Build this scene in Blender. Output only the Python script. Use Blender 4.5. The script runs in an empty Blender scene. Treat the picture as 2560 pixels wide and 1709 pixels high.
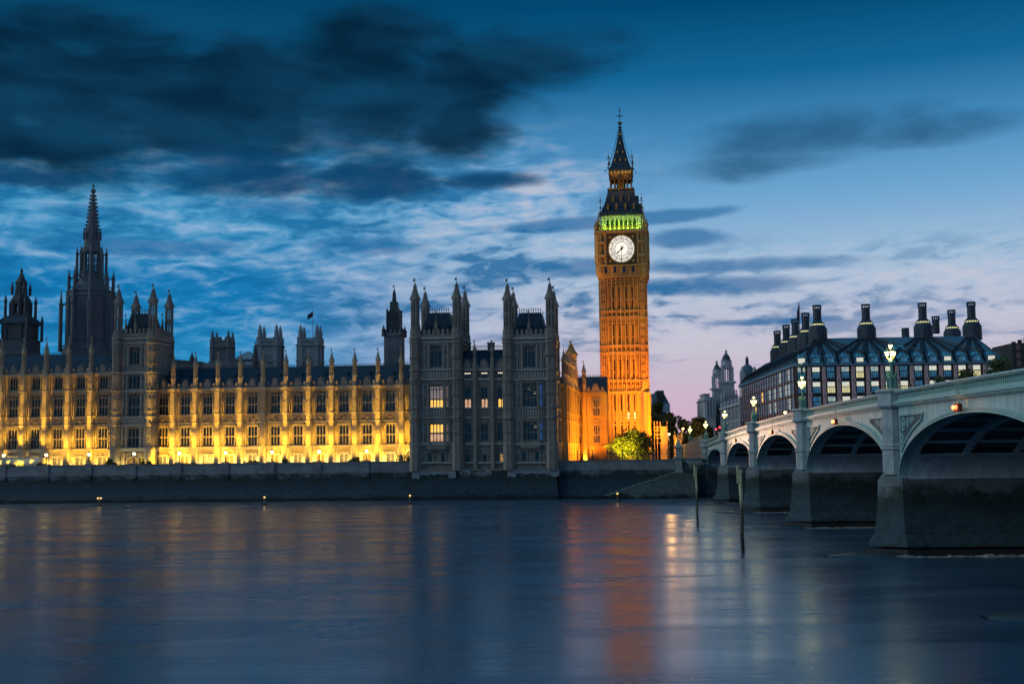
import bpy, math, random
from mathutils import Vector, Matrix
random.seed(7)
SC = bpy.context.scene
COL = SC.collection
R = math.radians

# ------------------------------------------------------------------ camera
FPX, CX, CY, HC = 3006.0, 1280.0, 854.5, 8.3
PITCH, ROLL = math.atan(290.5 / 3006.0), 0.0118
_R0 = Vector((1, 0, 0)); _F0 = Vector((0, math.cos(PITCH), math.sin(PITCH))); _U0 = Vector((0, -math.sin(PITCH), math.cos(PITCH)))
CR = _R0 * math.cos(ROLL) - _U0 * math.sin(ROLL)
CU = _U0 * math.cos(ROLL) + _R0 * math.sin(ROLL)
CPOS = Vector((0, 0, HC))
cam_d = bpy.data.cameras.new('camera'); cam = bpy.data.objects.new('camera', cam_d); COL.objects.link(cam)
M4 = Matrix((CR, CU, -_F0)).transposed().to_4x4(); M4.translation = CPOS
cam.matrix_world = M4
cam_d.sensor_width = 36; cam_d.lens = FPX / 2560 * 36; cam_d.clip_start = 0.5; cam_d.clip_end = 12000
SC.camera = cam
SC.render.resolution_x, SC.render.resolution_y = 1024, 683
SC.view_settings.view_transform = 'Standard'; SC.view_settings.look = 'None'
SC.view_settings.exposure = 0; SC.view_settings.gamma = 1
SC.cycles.max_bounces = 4; SC.cycles.diffuse_bounces = 2; SC.cycles.glossy_bounces = 3; SC.cycles.transmission_bounces = 2
SC.cycles.sample_clamp_indirect = 3; SC.cycles.sample_clamp_direct = 30
SC.cycles.use_denoising = True
SC.cycles.caustics_reflective = False; SC.cycles.caustics_refractive = False

def lin(r, g, b):
    f = lambda c: (c / 255 / 12.92) if c <= 10.3 else ((c / 255 + .055) / 1.055) ** 2.4
    return (f(r), f(g), f(b), 1)

# ------------------------------------------------------------------ sky
class NT:
    def __init__(s, nt): s.nt = nt; s.n = nt.nodes; s.l = nt.links
    def node(s, t, **k):
        n = s.n.new(t)
        for a, b in k.items(): setattr(n, a, b)
        return n
    def put(s, sock, v):
        if isinstance(v, bpy.types.NodeSocket): s.l.new(v, sock)
        else: sock.default_value = v
    def m(s, op, a, b=0.0, c=None, clamp=False):
        n = s.node('ShaderNodeMath', operation=op, use_clamp=clamp)
        s.put(n.inputs[0], a); s.put(n.inputs[1], b)
        if c is not None: s.put(n.inputs[2], c)
        return n.outputs[0]
    def smooth(s, v, a, b, lo=0.0, hi=1.0):
        n = s.node('ShaderNodeMapRange', interpolation_type='SMOOTHSTEP')
        s.put(n.inputs[0], v); n.inputs[1].default_value = a; n.inputs[2].default_value = b
        n.inputs[3].default_value = lo; n.inputs[4].default_value = hi
        return n.outputs[0]
    def mix(s, f, a, b, bt='MIX'):
        n = s.node('ShaderNodeMix', data_type='RGBA', blend_type=bt)
        s.put(n.inputs[0], f); s.put(n.inputs[6], a); s.put(n.inputs[7], b)
        return n.outputs[2]
    def ramp(s, f, stops):
        n = s.node('ShaderNodeValToRGB'); e = n.color_ramp.elements
        while len(e) < len(stops): e.new(0.5)
        for i, (p, c) in enumerate(stops): e[i].position = p; e[i].color = c
        s.put(n.inputs[0], f); return n.outputs[0]
    def comb(s, x, y, z=0.0):
        n = s.node('ShaderNodeCombineXYZ')
        for i, v in enumerate((x, y, z)): s.put(n.inputs[i], v)
        return n.outputs[0]
    def noise(s, vec, scale, detail=4, rough=.55, dist=0.0):
        n = s.node('ShaderNodeTexNoise'); s.put(n.inputs['Vector'], vec)
        n.inputs['Scale'].default_value = scale; n.inputs['Detail'].default_value = detail
        n.inputs['Roughness'].default_value = rough; n.inputs['Distortion'].default_value = dist
        return n.outputs[0]

def build_sky():
    w = bpy.data.worlds.new('World'); SC.world = w; w.use_nodes = True
    w.node_tree.nodes.clear(); t = NT(w.node_tree)
    tc = t.node('ShaderNodeTexCoord'); sp = t.node('ShaderNodeSeparateXYZ'); t.l.new(tc.outputs['Generated'], sp.inputs[0])
    x, y, z = sp.outputs
    A = t.m('MULTIPLY', t.m('ARCTAN2', x, y), 57.2958)          # compass angle off the view over the river
    E = t.m('MULTIPLY', t.m('ARCSINE', z), 57.2958)             # elevation
    def g(stops): return [(p / 60.0, lin(*c)) for p, c in stops]
    En = t.m('DIVIDE', E, 60.0, clamp=True)
    right = t.ramp(En, g([(0, (204, 164, 190)), (2.4, (206, 178, 200)), (5.0, (196, 191, 208)), (9, (158, 188, 216)), (12, (112, 166, 208)), (15, (66, 136, 186)), (17.6, (20, 102, 152)), (21, (0, 72, 114)), (30, (6, 80, 122)), (60, (16, 90, 134))]))
    left = t.ramp(En, g([(0, (70, 145, 190)), (4, (48, 144, 198)), (8, (18, 122, 182)), (11.5, (70, 150, 196)), (14.5, (48, 122, 170)), (17.5, (16, 92, 136)), (21, (4, 68, 104)), (30, (6, 80, 122)), (60, (16, 90, 134))]))
    base = t.mix(t.smooth(A, -13, 4), left, right)
    # drawn-out cirrus: pale sheet broken by blue bands
    sl = t.m('ADD', E, t.m('MULTIPLY', A, -0.03))
    v1 = t.comb(t.m('MULTIPLY', A, .16), t.m('MULTIPLY', sl, .62))
    n1 = t.noise(v1, 1.0, 6, .55, .5)
    v2 = t.comb(t.m('MULTIPLY', A, .62), t.m('MULTIPLY', sl, 2.0), 5.0)
    n2 = t.noise(v2, 1.0, 5, .55, .5)
    nn = t.m('ADD', t.m('MULTIPLY', n1, .55), t.m('MULTIPLY', n2, .45))
    band = t.m('MULTIPLY', t.smooth(E, 3.0, 6.5), t.m('ADD', t.m('MULTIPLY', t.smooth(E, 16.5, 12), t.smooth(A, 9, 0)), t.m('MULTIPLY', t.smooth(E, 11.0, 7.5), t.smooth(A, 0, 9))))
    lefty = t.smooth(A, 16, 2, .72, 1.0)
    pale = t.m('MULTIPLY', t.m('MULTIPLY', t.smooth(nn, .47, .66), band), lefty)
    palec = t.mix(t.smooth(A, -16, 8), lin(142, 180, 214), lin(204, 202, 214))
    c = t.mix(t.m('MULTIPLY', pale, .9), base, palec)
    dark = t.m('MULTIPLY', t.m('MULTIPLY', t.smooth(nn, .52, .39), band), lefty)
    c = t.mix(t.m('MULTIPLY', dark, .85), c, lin(16, 104, 158))
    # cloud banks (compass angle, elevation, half width, half height, weight, tilt)
    wv = t.noise(t.comb(t.m('MULTIPLY', A, .17), t.m('MULTIPLY', E, .42), 2.0), 1.0, 7, .56, .3)
    wob = t.m('MULTIPLY', t.m('SUBTRACT', wv, .5), 3.2)
    def blob(a, e, ra, re, k=0.0):
        da = t.m('SUBTRACT', A, a)
        de = t.m('SUBTRACT', t.m('SUBTRACT', E, e), t.m('MULTIPLY', da, k))
        q = t.m('ADD', t.m('POWER', t.m('DIVIDE', da, ra), 2.0), t.m('POWER', t.m('DIVIDE', de, re), 2.0))
        return t.m('SUBTRACT', 1.0, q)
    def bank(bl, lo, hi):
        f = None
        for b in bl:
            q = blob(*b); f = q if f is None else t.m('MAXIMUM', f, q)
        f = t.m('MAXIMUM', f, -2.5)
        return t.smooth(t.m('ADD', f, wob), lo, hi)
    def AE(px, py):      # 2349-wide picture units -> compass angle, elevation
        a = math.degrees(math.atan((px - 1174.5) / 2758.0)); return a, math.degrees(math.atan((1050 - .0118 * (px - 1174.5) - py) / 2758.0 * math.cos(math.radians(a))))
    def bb(px, py, rx, ry, k=0.0):
        a, e = AE(px, py); return (a, e, rx / 48.0, ry / 48.0, k)
    big = bank([bb(60, 200, 480, 170), bb(520, 215, 430, 140), bb(880, 190, 360, 160, .02), bb(1040, 280, 160, 70), bb(1220, 115, 230, 75, .02), bb(30, 300, 330, 60), bb(450, 290, 300, 60)], -.8, .8)
    bigc = t.mix(t.smooth(t.noise(t.comb(t.m('MULTIPLY', A, .16), t.m('MULTIPLY', E, .5), 8.0), 1.0, 4, .5, .3), .34, .70), lin(5, 37, 60), lin(14, 62, 94))
    c = t.mix(t.m('MULTIPLY', big, .97), c, bigc)
    mid = bank([bb(520, 390, 300, 58), bb(830, 410, 180, 55), bb(1130, 405, 120, 24), bb(40, 400, 130, 28)], -.25, .95)
    c = t.mix(t.m('MULTIPLY', mid, .92), c, lin(13, 66, 106))
    rt = bank([bb(1880, 300, 340, 62, .06), bb(1740, 365, 260, 36, .05), bb(2130, 285, 260, 40, .03)], -.5, 1.6)
    c = t.mix(t.m('MULTIPLY', rt, .85), c, lin(34, 84, 122))
    low = bank([bb(1330, 615, 260, 26), bb(1720, 605, 330, 20), bb(1420, 500, 330, 18, .05), bb(1600, 545, 120, 26), bb(1640, 650, 300, 24), bb(860, 560, 180, 26), bb(600, 470, 230, 24), bb(330, 560, 280, 26), bb(230, 480, 150, 22), bb(1800, 735, 200, 10)], -.05, 1.0)
    c = t.mix(t.m('MULTIPLY', low, .72), c, lin(24, 104, 160))
    # ground side of the dome
    c = t.mix(t.smooth(E, -0.3, -4), c, (.010, .016, .024, 1))
    bg = t.node('ShaderNodeBackground'); t.l.new(c, bg.inputs[0]); bg.inputs[1].default_value = 1.0
    out = t.node('ShaderNodeOutputWorld'); t.l.new(bg.outputs[0], out.inputs[0])
    w.cycles.sampling_method = 'MANUAL'; w.cycles.sample_map_resolution = 512
build_sky()

def lamp(kind, loc, energy, color, aim=None, size=.3, spot=60, blend=.6, name='floodlight', parent=None):
    d = bpy.data.lights.new(name, kind); d.energy = energy; d.color = color
    if kind == 'SPOT': d.spot_size = R(spot); d.spot_blend = blend; d.shadow_soft_size = size
    elif kind == 'POINT': d.shadow_soft_size = size
    elif kind == 'AREA': d.shape = 'RECTANGLE'; d.size = size; d.size_y = .4
    o = bpy.data.objects.new(name, d); COL.objects.link(o); o.location = loc
    if aim is not None: o.rotation_euler = (Vector(aim) - Vector(loc)).to_track_quat('-Z', 'Y').to_euler()
    if parent: o.parent = parent
    return o
dusk_sky_fill = bpy.data.lights.new('dusk_sky_fill', 'SUN'); dusk_sky_fill.energy = .9; dusk_sky_fill.angle = R(50); dusk_sky_fill.color = (.82, .96, 1.0)  # added soft lamp, stands in for the bright part of the evening sky
so = bpy.data.objects.new('dusk_sky_fill', dusk_sky_fill); COL.objects.link(so)
so.rotation_euler = Vector((1, .22, -.5)).to_track_quat('-Z', 'Y').to_euler(); so.location = (-200, -50, 150)

# ------------------------------------------------------------------ frames: picture measurements -> metres on a real plane
def ray(px, py): return _F0 + CR * ((px - CX) / FPX) + CU * ((CY - py) / FPX)
def P(px, py, Y): d = ray(px, py); return CPOS + d * (Y / d.y)
def PZ(px, py, z): d = ray(px, py); return CPOS + d * ((z - HC) / d.z)
class Fr:
    def __init__(s, ox, oy, phi):
        s.o = Vector((ox, oy, 0)); s.phi = phi
        s.eu = Vector((math.cos(phi), math.sin(phi), 0)); s.ev = Vector((-math.sin(phi), math.cos(phi), 0))
    def w(s, u, v, z=0): return s.o + s.eu * u + s.ev * v + Vector((0, 0, z))
    def uz(s, px, py, v=0):
        d = ray(px, py); k = (v - (CPOS - s.o).dot(s.ev)) / d.dot(s.ev); q = CPOS + d * k
        return (q - s.o).dot(s.eu), q.z
FW = Fr(0, 0, 0)

class MB:
    def __init__(s): s.v = []; s.f = []
    def add(s, vs, fs): n = len(s.v); s.v += [tuple(p) for p in vs]; s.f += [tuple(i + n for i in f) for f in fs]; return s
    def box(s, x0, x1, y0, y1, z0, z1):
        return s.add([(x0, y0, z0), (x1, y0, z0), (x1, y1, z0), (x0, y1, z0), (x0, y0, z1), (x1, y0, z1), (x1, y1, z1), (x0, y1, z1)],
                     [(3, 2, 1, 0), (4, 5, 6, 7), (0, 1, 5, 4), (1, 2, 6, 5), (2, 3, 7, 6), (3, 0, 4, 7)])
    def cbox(s, x, y, z0, z1, w, d): return s.box(x - w / 2, x + w / 2, y - d / 2, y + d / 2, z0, z1)
    def loft(s, rings, cap=True):
        n = len(rings[0]); vs = [p for r in rings for p in r]; fs = []
        for k in range(len(rings) - 1):
            for i in range(n):
                j = (i + 1) % n; fs.append((k * n + i, k * n + j, (k + 1) * n + j, (k + 1) * n + i))
        if cap: fs.append(tuple(range(n - 1, -1, -1))); fs.append(tuple((len(rings) - 1) * n + i for i in range(n)))
        return s.add(vs, fs)
    def lathe(s, cx, cy, prof, n=8, rot=None):
        rot = math.pi / n if rot is None else rot
        return s.loft([[(cx + max(r, .004) * math.cos(rot + 2 * math.pi * i / n), cy + max(r, .004) * math.sin(rot + 2 * math.pi * i / n), z) for i in range(n)] for r, z in prof])
    def sq(s, cx, cy, prof):       # square-plan lathe: (half width, z)
        return s.loft([[(cx - h, cy - h, z), (cx + h, cy - h, z), (cx + h, cy + h, z), (cx - h, cy + h, z)] for h, z in prof])
    def yprism(s, pts, y0, y1):
        n = len(pts); return s.add([(x, y0, z) for x, z in pts] + [(x, y1, z) for x, z in pts],
            [tuple(range(n)), tuple(range(2 * n - 1, n - 1, -1))] + [(i, i + n, (i + 1) % n + n, (i + 1) % n) for i in range(n)])
    def zprism(s, pts, z0, z1): return s.loft([[(x, y, z0) for x, y in pts], [(x, y, z1) for x, y in pts]])
    def tube(s, p, q, r, n=6, r2=None):
        p, q = Vector(p), Vector(q); d = (q - p).normalized(); a = d.orthogonal().normalized(); b = d.cross(a); r2 = r if r2 is None else r2
        return s.loft([[p + (a * math.cos(2 * math.pi * i / n) + b * math.sin(2 * math.pi * i / n)) * r for i in range(n)],
                       [q + (a * math.cos(2 * math.pi * i / n) + b * math.sin(2 * math.pi * i / n)) * r2 for i in range(n)]])
    def ball(s, c, r, n=8, sz=1.0):
        return s.lathe(c[0], c[1], [(r * math.sin(math.pi * k / 6), c[2] - r * sz * math.cos(math.pi * k / 6)) for k in range(7)], n)
    def ring_y(s, cx, cz, r0, r1, y0, y1, n=32):      # flat ring facing -y
        vs = []
        for i in range(n):
            a = 2 * math.pi * i / n; c, d = math.cos(a), math.sin(a)
            vs += [(cx + r0 * c, y0, cz + r0 * d), (cx + r1 * c, y0, cz + r1 * d), (cx + r0 * c, y1, cz + r0 * d), (cx + r1 * c, y1, cz + r1 * d)]
        fs = []
        for i in range(n):
            a = 4 * i; b = 4 * ((i + 1) % n)
            fs += [(a, b, b + 1, a + 1), (a + 1, b + 1, b + 3, a + 3), (a, a + 2, b + 2, b)]
        return s.add(vs, fs)
    def xf(s, fn, start=0): s.v = s.v[:start] + [tuple(fn(*p)) for p in s.v[start:]]; return s
    def mesh(s, name, mat, off=(0, 0, 0), smooth=False):
        me = bpy.data.meshes.new(name); me.from_pydata([(x - off[0], y - off[1], z - off[2]) for x, y, z in s.v], [], s.f)
        me.materials.append(mat)
        if smooth: me.polygons.foreach_set('use_smooth', [True] * len(me.polygons))
        me.update(); return me

def link(name, data, parent=None, loc=(0, 0, 0), rz=0.0):
    o = bpy.data.objects.new(name, data); COL.objects.link(o); o.location = loc; o.rotation_euler = (0, 0, rz)
    if parent is not None: o.parent = parent
    return o
def tag(o, label=None, cat=None, group=None, kind=None):
    if label: o['label'] = label
    if cat: o['category'] = cat
    if group: o['group'] = group
    if kind: o['kind'] = kind
    return o
class T:
    """a thing: an Empty at its base in a frame; parts are given in frame coordinates"""
    def __init__(s, name, label, cat, fr, u0, v0, z0, group=None):
        s.off = (u0, v0, z0); s.fr = fr
        s.o = link(name, None, None, fr.w(u0, v0, z0), fr.phi); tag(s.o, label, cat, group)
    def put(s, name, mb, mat, parent=None, smooth=False): return link(name, mb.mesh(name, mat, s.off, smooth), parent or s.o)
    def inst(s, name, me, u, v, z, parent=None, rz=0): return link(name, me, parent or s.o, (u - s.off[0], v - s.off[1], z - s.off[2]), rz)
    def sub(s, name, me, parent): return link(name, me, parent)
def copy_tree(o, parent=None):
    c = o.copy(); COL.objects.link(c)
    if parent: c.parent = parent
    for ch in list(o.children): copy_tree(ch, c)
    return c

# ------------------------------------------------------------------ materials
def pmat(name, col, rough=.8, col2=None, scale=.6, bump=0.0, metal=0.0, streak=0.0, fine=3.0, spec=.3, courses=0.0, emis=None, es=0.0):
    m = bpy.data.materials.new(name); m.use_nodes = True; t = NT(m.node_tree); b = m.node_tree.nodes['Principled BSDF']
    b.inputs['Roughness'].default_value = rough; b.inputs['Metallic'].default_value = metal; b.inputs['Specular IOR Level'].default_value = spec
    if emis: b.inputs['Emission Color'].default_value = (*emis, 1); b.inputs['Emission Strength'].default_value = es
    if col2 is None: b.inputs['Base Color'].default_value = (*col, 1); return m
    tc = t.node('ShaderNodeTexCoord').outputs['Object']
    n1 = t.noise(tc, scale, 6, .62); n2 = t.noise(tc, fine, 4, .6)
    f = t.m('ADD', t.m('MULTIPLY', n1, .6), t.m('MULTIPLY', n2, .4))
    if streak:
        mp = t.node('ShaderNodeMapping'); t.l.new(tc, mp.inputs[0]); mp.inputs['Scale'].default_value = (1.6, 1.6, .09)
        n3 = t.noise(mp.outputs[0], 1.0, 5, .65)
        f = t.m('ADD', t.m('MULTIPLY', f, 1 - streak), t.m('MULTIPLY', n3, streak))
    f = t.smooth(f, .36, .64)
    c = t.mix(f, (*col, 1), (*col2, 1))
    if courses:
        sp = t.node('ShaderNodeSeparateXYZ'); t.l.new(tc, sp.inputs[0])
        br = t.node('ShaderNodeTexBrick'); t.l.new(t.comb(t.m('ADD', sp.outputs[0], sp.outputs[1]), sp.outputs[2]), br.inputs[0])
        br.inputs['Scale'].default_value = 1.0; br.inputs['Brick Width'].default_value = courses * 2.1; br.inputs['Row Height'].default_value = courses
        br.inputs['Mortar Size'].default_value = .035; br.inputs['Color1'].default_value = (1, 1, 1, 1); br.inputs['Color2'].default_value = (.8, .8, .8, 1); br.inputs['Mortar'].default_value = (.62, .62, .62, 1)
        c = t.mix(.6, c, br.outputs[0], 'MULTIPLY')
    t.l.new(c, b.inputs['Base Color'])
    if bump:
        bp = t.node('ShaderNodeBump'); bp.inputs['Strength'].default_value = bump; bp.inputs['Distance'].default_value = .15
        t.l.new(t.noise(tc, fine * 1.6, 5, .65), bp.inputs['Height']); t.l.new(bp.outputs[0], b.inputs['Normal'])
    return m
def emat(name, col, s):
    m = bpy.data.materials.new(name); m.use_nodes = True; t = NT(m.node_tree); b = m.node_tree.nodes['Principled BSDF']
    b.inputs['Base Color'].default_value = (.5, .5, .5, 1); b.inputs['Emission Color'].default_value = (*col, 1); b.inputs['Emission Strength'].default_value = s
    return m
def litpane(name, ca, cb, s, scale=1.4):
    """a glowing pane"""
    m = bpy.data.materials.new(name); m.use_nodes = True; t = NT(m.node_tree); b = m.node_tree.nodes['Principled BSDF']
    b.inputs['Base Color'].default_value = (.03, .03, .03, 1); b.inputs['Roughness'].default_value = .15
    tc = t.node('ShaderNodeTexCoord').outputs['Object']
    c = t.mix(t.smooth(t.noise(tc, scale, 3, .6), .35, .65), (*ca, 1), (*cb, 1))
    t.l.new(c, b.inputs['Emission Color']); b.inputs['Emission Strength'].default_value = s
    return m
def glass(name, specks=None, tint=(.012, .018, .026)):
    m = bpy.data.materials.new(name); m.use_nodes = True; t = NT(m.node_tree); b = m.node_tree.nodes['Principled BSDF']
    b.inputs['Base Color'].default_value = (*tint, 1); b.inputs['Roughness'].default_value = .12; b.inputs['Specular IOR Level'].default_value = .55
    tc = t.node('ShaderNodeTexCoord').outputs['Object']
    bp = t.node('ShaderNodeBump'); bp.inputs['Strength'].default_value = .35; bp.inputs['Distance'].default_value = .08
    t.l.new(t.noise(tc, 2.2, 2, .5), bp.inputs['Height']); t.l.new(bp.outputs[0], b.inputs['Normal'])
    if specks:      # lamps inside the room
        v = t.node('ShaderNodeTexVoronoi'); t.l.new(tc, v.inputs['Vector']); v.inputs['Scale'].default_value = 2.6
        f = t.m('MULTIPLY', t.smooth(v.outputs['Distance'], .30, .16), t.smooth(t.noise(tc, .9, 1, .5), .48, .6))
        b.inputs['Emission Color'].default_value = (*specks, 1); t.l.new(t.m('MULTIPLY', f, .55), b.inputs['Emission Strength'])
    return m
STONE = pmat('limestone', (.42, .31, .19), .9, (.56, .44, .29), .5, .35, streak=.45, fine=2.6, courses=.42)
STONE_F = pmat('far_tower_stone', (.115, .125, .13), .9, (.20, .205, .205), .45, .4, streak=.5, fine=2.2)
STONE_DL = pmat('skylit_mouldings', (.34, .30, .255), .9, (.46, .42, .36), .8, .3)  # paler copy of the stone: skylight caught on edges is put into the colour
STONE_D = pmat('dark_limestone', (.205, .17, .135), .9, (.355, .30, .245), .45, .4, streak=.5, fine=2.2, courses=.45)  # darker, greyer tone of the palace stone
STONE_L = pmat('carved_limestone', (.35, .26, .17), .9, (.50, .39, .26), 1.1, .8, fine=5.0)
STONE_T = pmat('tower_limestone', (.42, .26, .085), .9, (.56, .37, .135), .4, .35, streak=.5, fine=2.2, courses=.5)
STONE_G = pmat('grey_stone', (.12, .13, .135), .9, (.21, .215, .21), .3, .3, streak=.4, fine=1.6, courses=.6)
STONE_A = pmat('portland_stone', (.19, .215, .225), .9, (.31, .335, .34), .25, .3, streak=.4, fine=1.4, courses=.7)
STONE_P = pmat('pale_office_stone', (.42, .385, .38), .85, (.54, .49, .475), .3, .2, streak=.3, fine=1.5)
PARAPET = pmat('parapet_stone', (.20, .17, .14), .9, (.33, .28, .23), .9, .6, fine=3.0)
SLATE = pmat('iron_roof', (.024, .040, .056), .5, (.050, .074, .095), .5, .3, streak=.4, fine=2.0, courses=.8)
LEAD = pmat('lead', (.05, .06, .07), .6, (.09, .10, .115), .7, .2, fine=2.5)
CAST = pmat('dark_cast_iron', (.05, .052, .055), .6, (.09, .09, .095), .9, .2, fine=2.0)
GOLD = pmat('gilding', (.85, .52, .12), .4, (.6, .34, .06), 2.0, 0, metal=.4)
GLASS = glass('leaded_glass'); GLASS_S = glass('leaded_glass_with_room_lights', (1.0, .85, .5))
WARM = litpane('lit_room', (1.0, .50, .06), (1.0, .66, .18), 1.15); PEACH = litpane('lit_curtains', (.75, .38, .22), (.95, .62, .35), .75)
BLUEL = litpane('blue_lit_room', (.01, .07, .32), (.03, .16, .55), .75, 3.0); PALEL = litpane('dim_room', (.22, .20, .22), (.42, .30, .25), .7)
DIMW = litpane('dim_warm_room', (.35, .2, .05), (.8, .5, .15), .6)
WOOD = pmat('oak_door', (.16, .085, .03), .6, (.26, .15, .06), 2.0, .2)
WALLM = None

def river_wall_mat(name, dry, tide, weed):
    m = bpy.data.materials.new(name); m.use_nodes = True; t = NT(m.node_tree); b = m.node_tree.nodes['Principled BSDF']
    g = t.node('ShaderNodeNewGeometry'); sp = t.node('ShaderNodeSeparateXYZ'); t.l.new(g.outputs['Position'], sp.inputs[0])
    pos = g.outputs['Position']; z = sp.outputs[2]
    n1 = t.noise(pos, .35, 6, .65); n2 = t.noise(pos, 1.6, 5, .6)
    h = t.m('ADD', z, t.m('MULTIPLY', t.m('SUBTRACT', n1, .5), 3.4))
    tidec = t.mix(t.smooth(n2, .3, .7), (*[c * .65 for c in tide], 1), (*[c * 1.25 for c in tide], 1))
    dryc = t.mix(t.smooth(t.m('ADD', t.m('MULTIPLY', n1, .6), t.m('MULTIPLY', n2, .4)), .35, .65), (*[c * .7 for c in dry], 1), (*[c * 1.2 for c in dry], 1))
    c = t.mix(t.smooth(h, 4.5, 5.6), tidec, dryc)
    wd = t.m('MULTIPLY', t.smooth(h, 2.9, 4.4), t.smooth(h, 5.9, 4.9))
    c = t.mix(t.m('MULTIPLY', wd, t.smooth(n2, .38, .62, .35, 1.0)), c, (*weed, 1))
    c = t.mix(t.smooth(h, 1.0, .2), c, (.006, .008, .009, 1))
    br = t.node('ShaderNodeTexBrick'); t.l.new(t.comb(t.m('ADD', sp.outputs[0], t.m('MULTIPLY', sp.outputs[1], .6)), z), br.inputs[0]); br.inputs['Scale'].default_value = 1.0
    br.inputs['Brick Width'].default_value = 1.7; br.inputs['Row Height'].default_value = .62; br.inputs['Mortar Size'].default_value = .03
    br.inputs['Color1'].default_value = (1, 1, 1, 1); br.inputs['Color2'].default_value = (.78, .78, .78, 1); br.inputs['Mortar'].default_value = (.5, .5, .5, 1)
    c = t.mix(.75, c, br.outputs[0], 'MULTIPLY')
    t.l.new(c, b.inputs['Base Color']); b.inputs['Roughness'].default_value = .75
    bp = t.node('ShaderNodeBump'); bp.inputs['Strength'].default_value = .5; bp.inputs['Distance'].default_value = .2
    t.l.new(n2, bp.inputs['Height']); t.l.new(bp.outputs[0], b.inputs['Normal'])
    return m
RWALL = river_wall_mat('embankment_granite', (.26, .26, .25), (.024, .054, .070), (.012, .022, .012))
PIERM = river_wall_mat('pier_granite', (.15, .165, .165), (.026, .058, .070), (.010, .020, .007))

# ------------------------------------------------------------------ the river and the ground
def water_mat():
    m = bpy.data.materials.new('river_water'); m.use_nodes = True; t = NT(m.node_tree); b = m.node_tree.nodes['Principled BSDF']
    b.inputs['Base Color'].default_value = (.003, .045, .088, 1); b.inputs['IOR'].default_value = 1.75; b.inputs['Specular IOR Level'].default_value = .9; b.inputs['Specular Tint'].default_value = (.72, .92, 1.0, 1)
    g = t.node('ShaderNodeNewGeometry'); mp = t.node('ShaderNodeMapping'); t.l.new(g.outputs['Position'], mp.inputs[0])
    mp.inputs['Scale'].default_value = (.05, .16, 1); mp.inputs['Rotation'].default_value = (0, 0, R(4))
    big = t.noise(mp.outputs[0], 1.0, 5, .6, .6)
    b.inputs['Roughness'].default_value = .2
    t.l.new(t.smooth(big, .35, .68, .20, .30), b.inputs['Roughness'])
    m2 = t.node('ShaderNodeMapping'); t.l.new(g.outputs['Position'], m2.inputs[0]); m2.inputs['Scale'].default_value = (.32, 1.15, 1); m2.inputs['Rotation'].default_value = (0, 0, R(-5))
    h = t.m('ADD', t.m('MULTIPLY', t.noise(m2.outputs[0], 1.0, 5, .62, .4), .7), t.m('MULTIPLY', big, .9))
    bp = t.node('ShaderNodeBump'); bp.inputs['Strength'].default_value = .045; bp.inputs['Distance'].default_value = .6
    t.l.new(h, bp.inputs['Height']); t.l.new(bp.outputs[0], b.inputs['Normal'])
    gl = t.node('ShaderNodeBsdfGlossy'); gl.inputs['Roughness'].default_value = .52; gl.inputs['Color'].default_value = (.52, .66, .74, 1); t.l.new(bp.outputs[0], gl.inputs['Normal'])
    mx = t.node('ShaderNodeMixShader'); t.l.new(t.smooth(big, .3, .7, .05, .14), mx.inputs[0]); t.l.new(b.outputs[0], mx.inputs[1]); t.l.new(gl.outputs[0], mx.inputs[2])
    t.l.new(mx.outputs[0], m.node_tree.nodes['Material Output'].inputs[0])
    return m
mb = MB(); mb.add([(-2500, -400, 0), (2500, -400, 0), (2500, 700, 0), (-2500, 700, 0)], [(0, 1, 2, 3)])
tag(link('water', mb.mesh('water', water_mat())), kind='structure')
TW = .10
FWALL = Fr(0, 247.6, -math.atan(TW))           # the river wall line
GROUND = pmat('paving', (.06, .06, .06), .9, (.11, .105, .10), .3, .2)
mb = MB(); c = FWALL.w(-900, 11.4); d = FWALL.w(1200, 11.4)
mb.add([(c.x, c.y, 7.0), (d.x, d.y, 7.0), (6000, 9000, 7.0), (-6000, 9000, 7.0)], [(0, 1, 2, 3)])
tag(link('ground', mb.mesh('ground', GROUND)), kind='structure')
GRASS = pmat('mown_grass', (.03, .05, .015), .9, (.06, .085, .03), .8, .4)
tag(link('lawn', MB().add([tuple(FWALL.w(u, v, 6.996)) for u, v in ((8.6, .6), (60, .6), (60, 11.6), (8.6, 11.6))], [(0, 1, 2, 3)]).mesh('lawn', GRASS)), kind='structure')
PAVE = pmat('terrace_paving', (.25, .22, .18), .85, (.34, .30, .25), .8, .1)

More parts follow.
